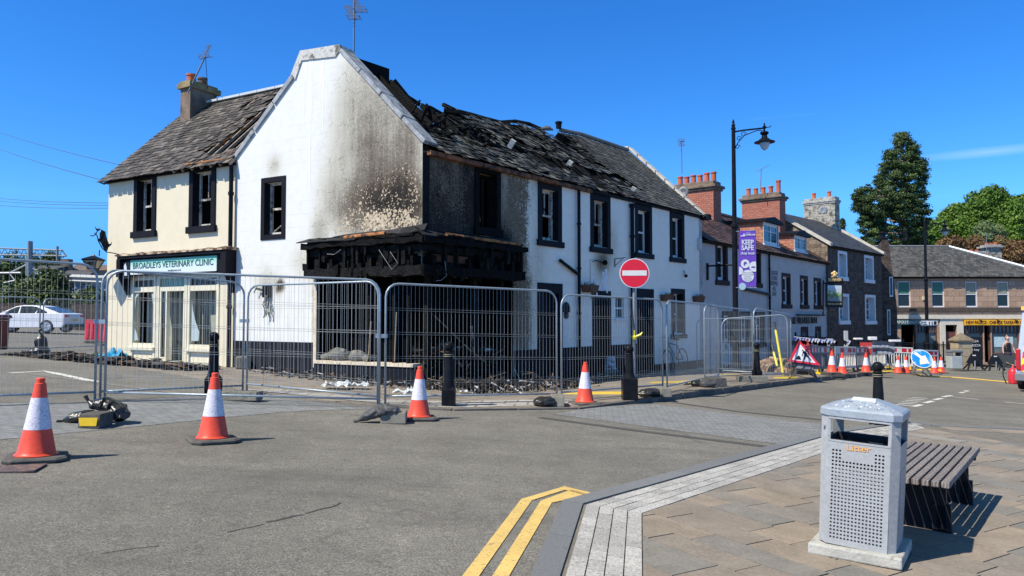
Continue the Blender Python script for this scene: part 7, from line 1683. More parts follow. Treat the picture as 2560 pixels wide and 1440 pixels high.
# debris
def debris(name, region, n_, mats, label, size, hfun, seed, flat=.35, slat=False):
    rr_ = random.Random(seed); m = MB()
    for _ in range(n_):
        x, y = region(rr_); h = hfun(x, y) * rr_.random() ** .6; z = top(x, y) + h; s = size * rr_.uniform(.35, 1.4)
        Mx = Matrix.Translation((x, y, z)) @ Matrix.Rotation(rr_.uniform(0, 6.3), 4, 'Z') @ Matrix.Rotation(rr_.uniform(-flat, flat), 4, 'X') @ Matrix.Rotation(rr_.uniform(-flat, flat), 4, 'Y')
        r_ = rr_.random(); m.k = 0 if r_ < .8 else (1 if r_ < .93 else 2)
        lx, ly, lz = (s, s * rr_.uniform(.5, .9), .008) if slat else ((s * rr_.uniform(1.5, 3.4), s * rr_.uniform(.12, .35), s * rr_.uniform(.05, .25)) if rr_.random() < .5 else (s * rr_.uniform(.3, .9), s * rr_.uniform(.3, .8), s * rr_.uniform(.03, .3)))
        m.box(-lx / 2, lx / 2, -ly / 2, ly / 2, -lz / 2, lz / 2, Mx)
    o = own_origin(m.build(name, mats)); tag(o, label, 'debris'); o['kind'] = 'stuff'; return o
DB = M('charred_debris', (.03, .028, .026), .9, .5, 6, .5, tint=.6); DT = M('brown_debris', (.16, .11, .075), .9, .4, 6, .3, tint=.5); DWt = M('ash_white_debris', (.42, .42, .40), .8, .3, 6, .3, tint=.4)
DSl = M('fallen_slate', (.055, .05, .046), .8, .4, 6, .3, tint=.6); DSb = M('broken_roof_board', (.15, .085, .05), .9, .4, 6, .3, tint=.5)
def along(F, s0, s1, o0, o1, bias=1.0):
    def f(rr_): s = rr_.uniform(s0, s1); oo = o0 + (o1 - o0) * rr_.random() ** bias; p = F.P(s, oo, 0); return p.x, p.y
    return f
debris('fallen_slates', along(GF, GW - .4, GW + 5.6, .75, 1.7, 1.0), 900, [DSl, DSb, DSl], 'long low heap of fallen slates and roof boards before the clinic', .2, lambda x, y: .13 * (.4 + 1.8 * abs(noise.noise(V((x * 1.2, y * 1.2, 5))))), 3, .3, True)
debris('fallen_slates', along(GF, GW + 5.0, GW + 7.3, .9, 1.6, 1.0), 160, [DSl, DSb, DSl], 'thin tail of fallen slates spilling left of the clinic corner', .2, lambda x, y: .05, 4, .2, True)
debris('fire_debris', along(GF, .0, GW - 1.6, .3, 1.1, 1.6), 520, [DB, DT, DWt], 'charred debris and scraps along the foot of the gable shop sill', .09, lambda x, y: .1, 5, .6)
debris('fire_debris', along(RF, -.5, 3.6, .05, 2.0, 1.3), 1500, [DB, DT, DWt], 'heap of charred timber and rubbish spilling from the burnt corner shop', .1, lambda x, y: .2 * (.3 + abs(noise.noise(V((x * 1.5, y * 1.5, 0)))) * 2), 6, .7)
debris('fire_debris', along(RF, 3.4, 8.2, .1, 1.3, 1.4), 480, [DB, DB, DWt], 'scattered charred scraps along the doors of the street front', .08, lambda x, y: .05, 7, .5)
debris('fire_debris', along(RF, .2, 2.6, -.55, -.05, 1.0), 420, [DB, DT, DWt], 'burnt shop contents piled inside the corner opening', .2, lambda x, y: .75, 8, .9)
# white crumpled foil pieces
for px, py, w_, lb in ((890, 972, .28, 'crumpled white sheet on the pavement before the shop sill'), (1012, 990, .25, 'crumpled white foil behind the third cone'), (840, 972, .3, 'flat strip of white plastic left of the crumpled sheet'), (1165, 985, .16, 'small white scrap right of the peeling bollard')):
    c = GT(px, py); m = MB(); nx_ = 9; vs = []
    for i in range(nx_):
        for j in range(nx_): u, v = i / 8 - .5, j / 8 - .5; vs.append(c + V((u * w_ * 1.6, v * w_, .03 + (.16 if 'crumpled' in lb else .05) * abs(noise.noise(V((u * 5 + px, v * 5, 1)))) + R.uniform(0, .03))))
    m.add(vs, [(i * nx_ + j, (i + 1) * nx_ + j, (i + 1) * nx_ + j + 1, i * nx_ + j + 1) for i in range(8) for j in range(8)], .5)
    tag(own_origin(m.build('crumpled_sheet', MC('white_foil', (.62, .64, .62), .5))), lb, 'litter')
# rubble stones on the sill
for px, w_, lb in ((815, .16, 'small brown stone on the left of the shop sill'), (848, .3, 'large grey stone lying on the shop sill'), (893, .26, 'mossy stone on the right half of the shop sill'), (918, .16, 'small stone beside the burnt window post on the sill')):
    s = GF.S(px, 905); c = GF.P(s, .0, SILL + .07); m = MB(); vs = []; 
    m.sphere((0, 0, 0), 1, 10, 7); m.v = [tuple(c + V((x * w_ * .8 * (1 + .4 * noise.noise(V((x * 1.5 + px, y * 1.5, z * 1.5)))), y * w_ * .5, w_ * .45 + z * w_ * .5 * (1 + .4 * noise.noise(V((x * 2, y * 2 + px, z * 2))))))) for x, y, z in m.v]
    tag(own_origin(m.build('stone', M('pale_rubble', (.22, .21, .18), .9, .4, 4, .5, dirt=((.09, .08, .06), .5, .6, 5)))), lb, 'stone', 'stones lying on the shop sill')
m = MB(); c = GF.P(GF.S(626, 925), .25, 0); c.z = top(c.x, c.y); m.box(-.14, .14, -.1, .1, 0, .3, Matrix.Translation(c) @ Matrix.Rotation(.3, 4, 'Z')); tag(own_origin(m.build('concrete_block', CONC, bevel=.03)), 'worn concrete block on the pavement against the gable plinth', 'block')
# gravel heap, poles
def gravel(c, rx, ry, h, n_, label):
    m = MB(); rr_ = random.Random(11)
    for _ in range(n_):
        a, r_ = rr_.uniform(0, 6.3), math.sqrt(rr_.random()); x, y = c.x + rx * r_ * math.cos(a), c.y + ry * r_ * math.sin(a); s = rr_.uniform(.03, .1)
        m.box(-s, s, -s, s, -s * .7, s * .7, Matrix.Translation((x, y, top(x, y) + h * (1 - r_ ** 1.5) * rr_.uniform(.7, 1.1))) @ Matrix.Rotation(rr_.uniform(0, 3), 4, 'Z') @ Matrix.Rotation(rr_.uniform(-1, 1), 4, 'X'))
    o = own_origin(m.build('gravel_heap', M('tan_gravel', (.3, .2, .13), .95, .3, 9, .5, tint=.5))); tag(o, label, 'gravel'); o['kind'] = 'stuff'
gravel(GT(1940, 930), .95, .6, .42, 900, 'heap of tan gravel behind the fence by the roadworks sign')
for a, b, lb, mt in (((1939, 824, 23.6), (1958, 938, 23.2), 'long yellow pole leaning against the right fence panel', YPOLE), ((1934, 880, 23.7), (1943, 915, 23.4), 'short yellow and black tool leaning behind the fence', YPOLE)):
    o = empty('leaning_pole', D(b[0], b[1], b[2]), lb, 'pole'); A2, B2 = D(*a), D(*b); m = MB(); m.tube([A2, B2], .035, 8); m.build('shaft', mt, o)
    m = MB(); m.tube([A2, A2 + (A2 - B2).normalized() * .25], .045, 8); m.build('grip', BLK, o)
# yellow trench boards
for px, py, L_, lb in ((1500, 985, 1.5, 'yellow cable ramp lying behind the fence at the middle cone'), (1700, 957, 1.6, 'yellow cable ramp on the pavement near the bicycle'), (1825, 940, .9, 'yellow foot plate by the small striped barrier'), (1965, 946, .8, 'yellow foot plate under the roadworks sign'), (2200, 930, 1.4, 'yellow board at the kerb by the white slatted barrier')):
    c = GT(px, py); m = MB(); m.prism([V((-L_ / 2, -.06, 0)), V((L_ / 2, -.06, 0)), V((L_ / 2, -.02, .04)), V((-L_ / 2, -.02, .04))], V((0, .12, 0))); Mx = Matrix.Translation(c) @ Matrix.Rotation(.4 if px > 1600 else .05, 4, 'Z'); m.v = [tuple(Mx @ V(p)) for p in m.v]
    tag(own_origin(m.build('cable_ramp', MC('worn_yellow_plastic', (.6, .42, .05), .6))), lb, 'cable ramp')
m = MB(); m.tube([G(2285, 936) + V((0, 0, .03)), G(2310, 942) + V((0, 0, .03)), G(2380, 945) + V((0, 0, .03)), G(2440, 950) + V((0, 0, .03)), G(2530, 958) + V((0, 0, .03))], .025, 6); tag(own_origin(m.build('hose', MC('yellow_hose', (.65, .42, .08), .5))), 'yellow hose snaking across the road to the van', 'hose')
# ================================================================= vehicles
def car():
    Y = 39.5; s_ = Y / FPX; c0 = G(60, 829); zt = D(60, 768, Y).z; g = c0.z; x1 = D(187, 800, Y).x; L_ = 4.7; x0 = x1 - L_
    o = empty('parked_car', V((x0 + L_ / 2, Y, g)), 'white saloon car parked side on beyond the left fence', 'car')
    H = 1.44; P = lambda u, v, y: V((x0 + u * L_, Y + y, g + v * H))
    low = [(0, .28), (.0, .5), (.02, .56), (.1, .63), (.26, .68), (.3, .69), (.82, .70), (.93, .705), (.985, .68), (1.0, .6), (.995, .3), (.97, .18), (.03, .18)]
    m = MB(); W2 = .9; n_ = len(low); secs = [(-W2, .97), (-W2 + .06, 1.0), (0, 1.0), (W2 - .06, 1.0), (W2, .97)]
    vs = []; 
    for y, k in secs: vs += [P(.5 + (u - .5) * (k if abs(y) < .88 else .985), v if v > .3 else v, y) for u, v in low]
    fs = [(i * n_ + j, i * n_ + (j + 1) % n_, (i + 1) * n_ + (j + 1) % n_, (i + 1) * n_ + j) for i in range(4) for j in range(n_)] + [tuple(range(n_ - 1, -1, -1)), tuple(range(4 * n_, 5 * n_))]
    m.add(vs, fs, .5)
    CP = MC('white_car_paint', (.78, .79, .82), .2); m.build('body', CP, o, bevel=.03)
    roof_ = [(.27, .68), (.36, .86), (.43, .955), (.52, 1.0), (.62, .995), (.72, .94), (.84, .80), (.93, .705)]
    m = MB(); vs = []
    for y, k in ((-.86, 0), (-.66, 1), (.66, 1), (.86, 0)):
        vs += [P(u, .68 + (v - .68) * (1 if k else 0.0), y) if k else P(u, .69, y) for u, v in roof_]
    n_ = len(roof_); m.add(vs, [(i * n_ + j, i * n_ + j + 1, (i + 1) * n_ + j + 1, (i + 1) * n_ + j) for i in range(3) for j in range(n_ - 1)], .5); m.build('roof', CP, o, smooth=True, autos=.6)
    m = MB()
    def side(u, v): t = (v - .69) / .31; return P(u, v, -.86 + .2 * t - .012)
    for poly in ([(.315, .70), (.475, .70), (.475, .95), (.44, .93), (.38, .84)], [(.49, .70), (.66, .70), (.68, .93), (.6, .96), (.49, .96)], [(.675, .70), (.80, .70), (.79, .76), (.69, .91)]): m.add([side(*p) for p in poly], [tuple(range(len(poly)))], .5)
    m.quad(P(.73, .935, -.6), P(.92, .72, -.72), P(.92, .72, .72), P(.73, .935, .6)); m.v[-4:] = [(x, y, z + .012) for x, y, z in m.v[-4:]]
    m.build('window', GLASS, o)
    for u in (.18, .80):
        for y in (-.82, .82):
            m = MB(); c = P(u, .225, y); M_ = Matrix.Rotation(math.pi / 2, 3, 'X'); m.lathe([(.2, -.11), (.33, -.11), (.345, -.07), (.345, .07), (.33, .11), (.2, .11)], c, 24, M_); w_ = m.build('wheel', M('tyre_rubber', (.02, .02, .022), .8, .2), o)
            m = MB(); 
            for k in range(5):
                a = k * 1.2566; 
                for da in (-.18, .18): m.tube([c + V((0, -.115, 0)), c + V((.22 * math.cos(a + da), -.115, .22 * math.sin(a + da)))], .018, 4)
            m.lathe([(.215, -.0), (.235, .0), (.235, .02), (.215, .02)], c + V((0, -.1, 0)), 24, M_); m.build('rim', MC('alloy_rim', (.5, .52, .55), .3, .6), w_)
    for y in (-.8, .55): m = MB(); m.hexa([P(u, v, y + d) for v in (.56, .64) for u, d in ((.955, -.08), (1.003, -.08), (1.003, .3), (.955, .3))]); m.build('tail_light', MC('red_lamp', (.45, .02, .03), .2), o)
    m = MB(); m.hexa([P(u, v, y) for v in (.42, .5) for u, y in ((.99, -.26), (1.006, -.26), (1.006, .26), (.99, .26))]); m.build('number_plate', MC('plate_yellow', (.7, .5, .08), .4), o)
    m = MB(); m.hexa([P(u, v, y) for v in (.19, .3) for u, y in ((.9, -.86), (1.008, -.8), (1.008, .8), (.9, .86))]); m.build('rear_bumper', BLK, o)
    m = MB(); m.hexa([P(u, v, y) for v in (.69, .77) for u, y in ((.33, -1.02), (.365, -1.02), (.365, -.86), (.33, -.86))]); m.build('mirror', CP, o)
car()
def van():
    Y = 22.6; pl = D(2531, 870, Y); g = gz(pl.x, Y); x0 = pl.x + .06; W2 = 2.0; zb_, zt = g + .55, D(2540, 766, Y).z
    o = empty('works_van', V((x0, Y, g)), 'works van with yellow and red chevron rear at the right photo edge', 'van')
    m = MB(); k = .22; A0 = [V((x, y, z)) for z, kk in ((zb_, 0), (zt - .1, k)) for x, y in ((x0 + kk, Y + kk * .1), (x0 + W2 - kk, Y + kk * .1), (x0 + W2 - kk, Y + 5.2), (x0 + kk, Y + 5.2))]
    m.hexa(A0); VB = MC('blue_white_van', (.5, .56, .7), .3); m.build('body', VB, o, bevel=.06)
    m = MB(); m.hexa([V((x, y, z)) for z in (zt - .12, zt) for x, y in ((x0 + .2, Y - .03), (x0 + W2 - .2, Y - .03), (x0 + W2 - .25, Y + 3), (x0 + .25, Y + 3))]); m.build('beacon_rail', MC('amber_bar', (.85, .5, .12), .3), o)
    m = MB()      # chevrons: clipped diagonal bands on the rear doors
    def rp_(u, v): kk = k * v; return V((x0 + .14 + kk + u * (W2 - .28 - 2 * kk), Y - .012 + kk * .1, zb_ + .06 + v * (zt - .25 - zb_)))
    nb = 9
    ob = []
    for q in range(2):
        for b in range(-4, nb + 4):
            if (b % 2) != 0: continue
            for cc in range(8):
                u0_, u1_ = q * .5 + cc * .0625, q * .5 + (cc + 1) * .0625
                def vv(u): t = (u if q == 0 else 1 - u); return (b + t * 5.2) / nb
                a0, a1 = vv(u0_), vv(u1_); h_ = 1 / nb
                pts = [(u0_, max(0, min(1, a0))), (u1_, max(0, min(1, a1))), (u1_, max(0, min(1, a1 + h_))), (u0_, max(0, min(1, a0 + h_)))]
                if pts[2][1] - pts[1][1] + pts[3][1] - pts[0][1] < .01: continue
                m.add([rp_(*p) for p in pts], [(0, 1, 2, 3)], .5)
    m2 = MB(); m2.quad(*[rp_(*p) + V((0, .006, 0)) for p in ((0, 0), (1, 0), (1, 1), (0, 1))]); m2.build('rear_door', MC('fluorescent_yellow', (.85, .75, .03), .4), o)
    m.build('red_chevrons', MC('fluorescent_red', (.8, .05, .06), .4), o)
    m = MB(); m.box(x0 + .03, x0 + .15, Y - .04, Y + .1, zb_ + .1, zb_ + .75); m.build('tail_light', MC('red_lamp', (.45, .02, .03), .2), o, bevel=.03)
    m = MB(); m.box(x0, x0 + W2, Y - .12, Y + .2, zb_ - .22, zb_ + .02); m.build('rear_bumper', PLGREY, o, bevel=.03)
    for x in (x0 + .1, x0 + W2 - .1):
        for y in (Y + .9, Y + 4.3): m = MB(); m.lathe([(.2, -.12), (.33, -.12), (.35, -.06), (.35, .06), (.33, .12)], (x, y, g + .35), 20, Matrix.Rotation(math.pi / 2, 3, 'Y')); m.build('wheel', M('tyre_rubber', (.02, .02, .022), .8, .2), o)
    o.rotation_euler = (0, 0, -.72)
van()
p = G(2533, 960); o = empty('red_generator', p, 'red gas cylinder with black hose in front of the works van', 'cylinder'); m = MB(); m.lathe([(.14, 0), (.15, .05), (.15, .45), (.1, .55), (.04, .58), (.04, .68)], p, 14); m.build('cylinder', MC('red_cylinder', (.6, .03, .05), .35), o, smooth=True)
m = MB(); m.tube([p + V((0, 0, .66)), p + V((-.15, 0, .72)), p + V((-.35, 0, .6)), p + V((-.36, 0, .3)), p + V((-.25, 0, .02))], .018, 6); m.build('hose', BLK, o, smooth=True)
sandbag(G(2556, 966) + V((.1, -.1, 0)), .34, .25, .26, .5, 'black refuse sack in front of the works van', seed=40)
# wheelie bin, red barriers on the left
p = G(-26, 886); o = empty('wheelie_bin', p, 'dark red wheeled bin cut off by the left photo edge', 'bin'); m = MB(); m.prism([p + V(q) for q in ((-.3, -.3, .12), (.27, -.3, .12), (.33, -.34, 1.0), (-.33, -.34, 1.0))], V((0, .66, 0))); m.build('tub', M('dark_red_bin', (.13, .035, .03), .45, .1), o, bevel=.03)
m = MB(); m.prism([p + V(q) for q in ((-.36, -.38, 1.0), (.38, -.38, 1.0), (.34, -.38, 1.09), (-.3, -.38, 1.12))], V((0, .75, 0))); m.build('lid', M('dark_red_bin', (.13, .035, .03)), o, bevel=.02)
m = MB(); m.lathe([(.1, -.04), (.11, 0), (.1, .04)], p + V((.2, -.33, .11)), 14, Matrix.Rotation(math.pi / 2, 3, 'X')); m.build('wheel', BLK, o)
for px, py, rot, lb in ((240, 858, .25, 'red plastic barrier standing left of the clinic corner behind the fence posts'), (272, 862, -.5, 'red plastic barrier half hidden behind the cream clinic corner')):
    p = G(px, py); o = empty('red_barrier', p, lb, 'barrier', 'red plastic barriers by the clinic'); Mx = Matrix.Translation(p) @ Matrix.Rotation(rot, 4, 'Z') @ Matrix.Rotation(-.12, 4, 'X'); m = MB(); m.box(-.42, .42, -.03, .03, .12, .95, Mx)
    for k in range(5): m.box(-.36 + k * .16, -.28 + k * .16, -.05, -.03, .2, .8, Mx)
    m.build('panel', M('red_barrier_plastic', (.75, .03, .07), .45, .1), o, bevel=.02); m = MB(); m.box(-.36, .36, -.3, .3, 0, .07, Mx); m.build('foot', RUBBER, o)
# ================================================================= railings, gatepost, street bin, boards, person
def railing(a, b, h, label, sp=.13):
    p, q = GT(*a), GT(*b); L_ = (q - p).length; o = empty('railing', p.copy(), label, 'railing'); m = MB()
    for v in (h, h - .1, .1): m.tube([p + V((0, 0, v)), q + V((0, 0, v))], .02, 5)
    for k in range(int(L_ / sp) + 1): a_ = p.lerp(q, k * sp / L_); m.tube([a_, a_ + V((0, 0, h + .03))], .011, 4)
    m.build('bars', BLACKM, o); m = MB(); k = 0
    while k <= L_: a_ = p.lerp(q, k / L_); m.tube([a_, a_ + V((0, 0, h + .1))], .035, 6); m.sphere(a_ + V((0, 0, h + .13)), .05, 8, 5); k += 1.4
    m.build('post', BLACKM, o)
railing((2232, 908), (2392, 908), 1.15, 'black iron railing in front of the beauty shop')
railing((1990, 912), (2132, 914), 1.25, 'dark slatted beer garden fence hung with football shirts and bunting', .07)
p = D(2404, 912, 38.2); p.z = top(p.x, p.y); o = empty('gatepost', p, 'square stone gatepost with pyramid cap before the takeaway door', 'gatepost'); m = MB(); m.lathe([(.5, 0), (.5, 1.35)], p, 4); autouv(m.build('shaft', brick_mat('tan_gatepost_stone', (.33, .26, .17), (.4, .33, .22), (.2, .16, .1), .9, .4, 'uv', .012, var=.25), o)); m = MB(); m.lathe([(.5, 1.35), (.6, 1.37), (.6, 1.45), (.02, 1.8)], p, 4); m.build('cap', M('brown_cap_stone', (.2, .16, .11), .9, .3, 4, .3), o)
p = D(2386, 912, 36.8); p.z = top(p.x, p.y); o = empty('street_bin', p, 'grey street bin beside the stone gatepost', 'bin'); m = MB(); m.box(-.28, .28, -.25, .25, 0, .62, Matrix.Translation(p)); m.build('tub', M('light_grey_bin', (.38, .42, .42), .5, .1), o, bevel=.03); m = MB(); m.box(-.3, .3, -.27, .27, .8, .92, Matrix.Translation(p)); m.box(-.28, -.2, -.25, .25, .62, .8, Matrix.Translation(p)); m.box(.2, .28, -.25, .25, .62, .8, Matrix.Translation(p)); m.build('lid', PLGREY, o, bevel=.02)
for px, yb, lb in ((2436, 916, 'black plastic sign stand left of the other, before the takeaway'), (2489, 914, 'black plastic sign stand beside the dark chalkboard')):
    p = D(px, yb, 36.2); p.z = top(p.x, p.y); o = empty('sign_stand', p, lb, 'sign stand', 'black plastic sign stands turned away'); m = MB(); m.prism([p + V(q) for q in ((-.38, 0, .35), (-.1, 0, .8), (.1, 0, .8), (.38, 0, .35), (.2, 0, .3), (-.2, 0, .3))], V((0, .06, 0)))
    for x in (-1, 1): m.tube([p + V((x * .2, 0, .4)), p + V((x * .38, -.1, .02))], .05, 4); m.tube([p + V((x * .15, .05, .4)), p + V((x * .3, .4, .02))], .04, 4)
    m.build('frame', BLK, o); m = MB(); m.box(-.08, .08, -.01, .0, .68, .73, Matrix.Translation(p)); m.build('label_plate', WHT, o)
    m = MB(); m.tube([p + V((0, -.05, .05)), p + V((0, -.05, .45))], .03, 5); m.build('leg', GALV, o)
p = D(2516, 914, 37); p.z = top(p.x, p.y); o = empty('menu_board', p, 'wide dark grey board with gold lettering in front of the person', 'board'); m = MB(); m.prism([p + V(q) for q in ((-.55, 0, .2), (.42, 0, .1), (.42, 0, .75), (-.55, 0, .82))], V((0, .05, 0))); m.build('panel', MC('charcoal_board', (.07, .072, .065), .5), o)
m = MB(); m.tube([p + V((-.0, -.02, .42)), p + V((.2, -.02, .3)), p + V((.35, -.02, .28))], .02, 4); m.build('gold_flourish', GOLD, o); m = MB(); m.tube([p + V((-.3, 0, .2)), p + V((-.3, .1, 0))], .03, 5); m.tube([p + V((.3, 0, .2)), p + V((.3, .1, 0))], .03, 5); m.build('leg', BLK, o)
p = D(2437, 905, 38.6); p.z = top(p.x, p.y); o = empty('chalkboard', p, 'tall black board with white writing leaning beside the gatepost', 'board'); m = MB(); m.prism([p + V(q) for q in ((-.4, 0, .1), (.42, 0, .1), (.42, 0, 1.62), (-.4, 0, 1.62))], V((0, .05, 0))); m.build('panel', BLK, o)
for i, s in enumerate(('PIZZA', 'PURIZZA', 'on hwy')): text(s, .16, 'chalk_lettering', WHT, o, p + V((0, -.01, 1.4 - i * .22)), (1, 0, 0), (0, 0, 1), ext=.002)
# person
def person():
    Y = 42.5; p = D(2520, 900, Y); p.z = top(p.x, p.y); o = empty('person', p, 'person with tied blond hair in a black vest top standing behind the dark board', 'person')
    J = [(0, 0, .95), (0, 0, 1.15), (0, 0, 1.38), (0, 0, 1.5), (0, -.01, 1.6), (0, 0, 1.7), (-.2, 0, 1.38), (-.3, -.02, 1.12), (-.34, -.12, .9), (-.34, -.18, .8), (.2, 0, 1.38), (.3, -.02, 1.12), (.33, -.12, .9), (.33, -.18, .8), (-.1, 0, .9), (-.11, .02, .5), (-.12, .04, .08), (-.12, -.1, .04), (.1, 0, .9), (.11, .02, .5), (.12, .04, .08), (.12, -.1, .04)]
    E_ = [(0, 1), (1, 2), (2, 3), (3, 4), (4, 5), (2, 6), (6, 7), (7, 8), (8, 9), (2, 10), (10, 11), (11, 12), (12, 13), (0, 14), (14, 15), (15, 16), (16, 17), (0, 18), (18, 19), (19, 20), (20, 21)]
    rad = [.17, .15, .16, .055, .09, .08, .065, .05, .035, .03, .065, .05, .035, .03, .1, .07, .05, .04, .1, .07, .05, .04]
    me = bpy.data.meshes.new('body'); me.from_pydata(J, E_, []); ob = bpy.data.objects.new('body', me); col.objects.link(ob)
    sk = ob.modifiers.new('skin', 'SKIN'); 
    for i, r_ in enumerate(rad): me.skin_vertices[0].data[i].radius = (r_, r_ * .8)
    me.skin_vertices[0].data[0].use_root = True
    ob.modifiers.new('sub', 'SUBSURF').levels = 1; ob.modifiers['sub'].render_levels = 1
    dg = bpy.context.evaluated_depsgraph_get(); m2 = bpy.data.meshes.new_from_object(ob.evaluated_get(dg)); bpy.data.objects.remove(ob)
    m2.materials.clear(); m2.materials.append(MC('skin_tone', (.55, .33, .25), .6)); m2.name = 'body'; b = bpy.data.objects.new('body', m2); col.objects.link(b); b.parent = o
    m = MB(); m.sphere(p + V((0, -.025, 1.66)), .09, 14, 10, 1.25); m.sphere(p + V((0, -.115, 1.65)), .018, 6, 4); m.build('face', MC('skin_tone', (.55, .33, .25), .6), o, smooth=True)
    m = MB(); [m.sphere(p + V((x, -.108, 1.675)), .012, 6, 4) for x in (-.035, .035)]; m.box(-.028, .028, -.112, -.1, 1.6, 1.61, Matrix.Translation(p)); m.build('eyes_and_mouth', MC('dark_features', (.1, .04, .04), .6), o)
    m = MB(); m.lathe([(.2, .88), (.19, 1.0), (.165, 1.15), (.18, 1.28), (.17, 1.37), (.1, 1.42)], p, 14); m.v = [(x, p.y + (y - p.y) * .85, z) for x, y, z in m.v]; m.build('vest_top', BLK, o, smooth=True)
    m = MB(); m.lathe([(.2, .9), (.2, .75), (.12, .1)], p, 12); m.build('trousers', MC('dark_trousers', (.03, .03, .05), .8), o, smooth=True)
    m = MB(); m.sphere(p + V((0, .045, 1.69)), .105, 12, 8, 1.1); m.sphere(p + V((0, .05, 1.82)), .05, 8, 6); m.build('hair', MC('blond_hair', (.35, .2, .1), .7), o, smooth=True)
person()
# beer garden things
for i, (px, cmat, lb) in enumerate(((1998, BLK, 'black football shirt hung furthest left on the garden fence'), (2020, MC('red_shirt', (.5, .08, .09), .8), 'red football shirt hung on the garden fence above the triangle'), (2041, MC('grey_shirt', (.33, .35, .39), .8), 'light grey shirt hung left of the pale fence post'), (2056, BLK, 'black shirt hung between two grey shirts'), (2074, MC('grey_shirt', (.33, .35, .39), .8), 'wide grey shirt hung in the middle of the garden fence'), (2098, BLK, 'black shirt hung furthest right on the garden fence'))):
    c = D(px, 846, 29.5); m = MB(); m.prism([c + V(q) for q in ((-.12, 0, 0), (-.32, 0, -.15), (-.26, 0, -.28), (-.18, 0, -.2), (-.19, 0, -.72), (.19, 0, -.72), (.18, 0, -.2), (.26, 0, -.28), (.32, 0, -.15), (.12, 0, 0))], V((0, .04, 0))); tag(own_origin(m.build('football_shirt', cmat)), lb, 'shirt', 'shirts hung along the beer garden fence')
m = MB(); a, b = D(1985, 842, 29.3), D(2124, 851, 29.6); m.tube([a, a.lerp(b, .5) + V((0, 0, -.05)), b], .012, 4); m.build
o = empty('flag_bunting', a, 'string of blue and white flag bunting along the beer garden fence', 'bunting'); m.build('string', WHT, o)
for mt, nm, ph in ((MC('flag_blue', (.02, .05, .42), .7), 'blue_flags', 0), (WHT, 'white_flags', 1)):
    m = MB()
    for k in range(ph, 36, 2): c = a.lerp(b, (k + .5) / 36) + V((0, -.02, -.03)); s = R.uniform(.05, .1); m.add([c + V((-s, 0, 0)), c + V((s, 0, R.uniform(-.03, .03))), c + V((R.uniform(-.05, .05), .01, -s * 1.8))], [(0, 1, 2)])
    m.build(nm, mt, o)
p0_ = GT(2116, 915); m = MB(); m.box(-.07, .07, -.07, .07, 0, 1.6, Matrix.Translation(p0_)); tag(own_origin(m.build('timber_post', MC('pale_post', (.45, .47, .48), .7))), 'pale square post at the right end of the shirts', 'post')
c = D(2165, 856, 30); FF = Frame(c.x, c.y, 1, 0, 0, -1); o = empty('drinks_board', c - V((0, 0, .3)), 'red drinks banner with white script on the garden fence', 'banner'); m = MB(); m.fb(FF, -.23, .23, -.03, 0, c.z - .5, c.z); m.build('panel', MC('cola_red', (.62, .06, .05), .5), o); text('Coca-Cola', .13, 'script_lettering', WHT, o, c + V((0, -.01, -.2)), (1, 0, 0), (0, 0, 1), bold=.003, ext=.002, sx=.75)
m = MB(); a = D(2180, 853, 31); vs = []; 
for i in range(14):
    for j in range(5): vs.append(a + V((i * .075, .1 * (j % 2), -.13 * j + .05 * noise.noise(V((i * .7, j, 2))) - .012 * max(0, i - 8) ** 1.3)))
m.add(vs, [(i * 5 + j, i * 5 + j + 1, (i + 1) * 5 + j + 1, (i + 1) * 5 + j) for i in range(13) for j in range(4)]); tag(own_origin(m.build('fence_cover', M('crumpled_grey_sheet', (.2, .22, .26), .7, .3, 7, .5))), 'crumpled grey sheeting tied along the garden fence', 'cover')
for px, py, w_, h_, Y, lb in ((2145, 847, .17, .08, 33, 'small white parasol top left above the drinks banner'), (2181, 846, .16, .15, 33, 'square white table top above the grey sheeting'), (2237, 852, .24, .1, 34, 'long white table top at the end of the grey sheeting')):
    c = D(px, py, Y); o = empty('garden_table', V((c.x, c.y, top(c.x, c.y))), lb, 'table', 'white tables in the beer garden'); m = MB(); m.box(-w_, w_, -.12, .12, -h_ / 2, h_ / 2, Matrix.Translation(c)); m.build('top', WHT, o, bevel=.02); m = MB(); m.tube([V((c.x, c.y, top(c.x, c.y))), c], .03, 6); m.build('stem', BLACKM, o)
# ================================================================= aerials, dishes, wires
def aerial(name, base, tip, label, heads, lean=None, r=.022):
    o = empty(name, base, label, 'aerial'); m = MB(); m.tube([base, tip], r, 6); m.build('mast', MC('aerial_steel', (.16, .17, .19), .5), o)
    for at, dr, ln, n_, up_, refl in heads:
        m = MB(); dr = V(dr).normalized(); up_ = V(up_).normalized(); m.tube([at - dr * .1, at + dr * ln], .014, 5)
        for k in range(n_): c = at + dr * (.1 + (ln - .1) * k / max(1, n_ - 1)); m.tube([c - up_ * .1, c + up_ * .1], .006, 4)
        if refl:
            x = dr.cross(up_).normalized()
            for s in (-1, 1):
                for k in range(4): q = at - dr * .05 + x * s * (.03 + .045 * k) + dr * .02 * k; m.tube([q - up_ * .15, q + up_ * .15], .008, 4)
                m.tube([at - dr * .05 - up_ * .15 + x * s * .03, at - dr * .02 - up_ * .15 + x * s * .165], .008, 4); m.tube([at - dr * .05 + up_ * .15 + x * s * .03, at - dr * .02 + up_ * .15 + x * s * .165], .008, 4)
        m.build('antenna', MC('aerial_steel', (.16, .17, .19), .5), o)
    return o
Yc = 22.1
aerial('tv_aerial', D(470, 232, Yc), D(514, 140, Yc), 'leaning television aerial on the clinic chimney', [(D(513, 140, Yc), D(522, 116, Yc) - D(513, 140, Yc), .36, 9, (1, 0, .25), True)])
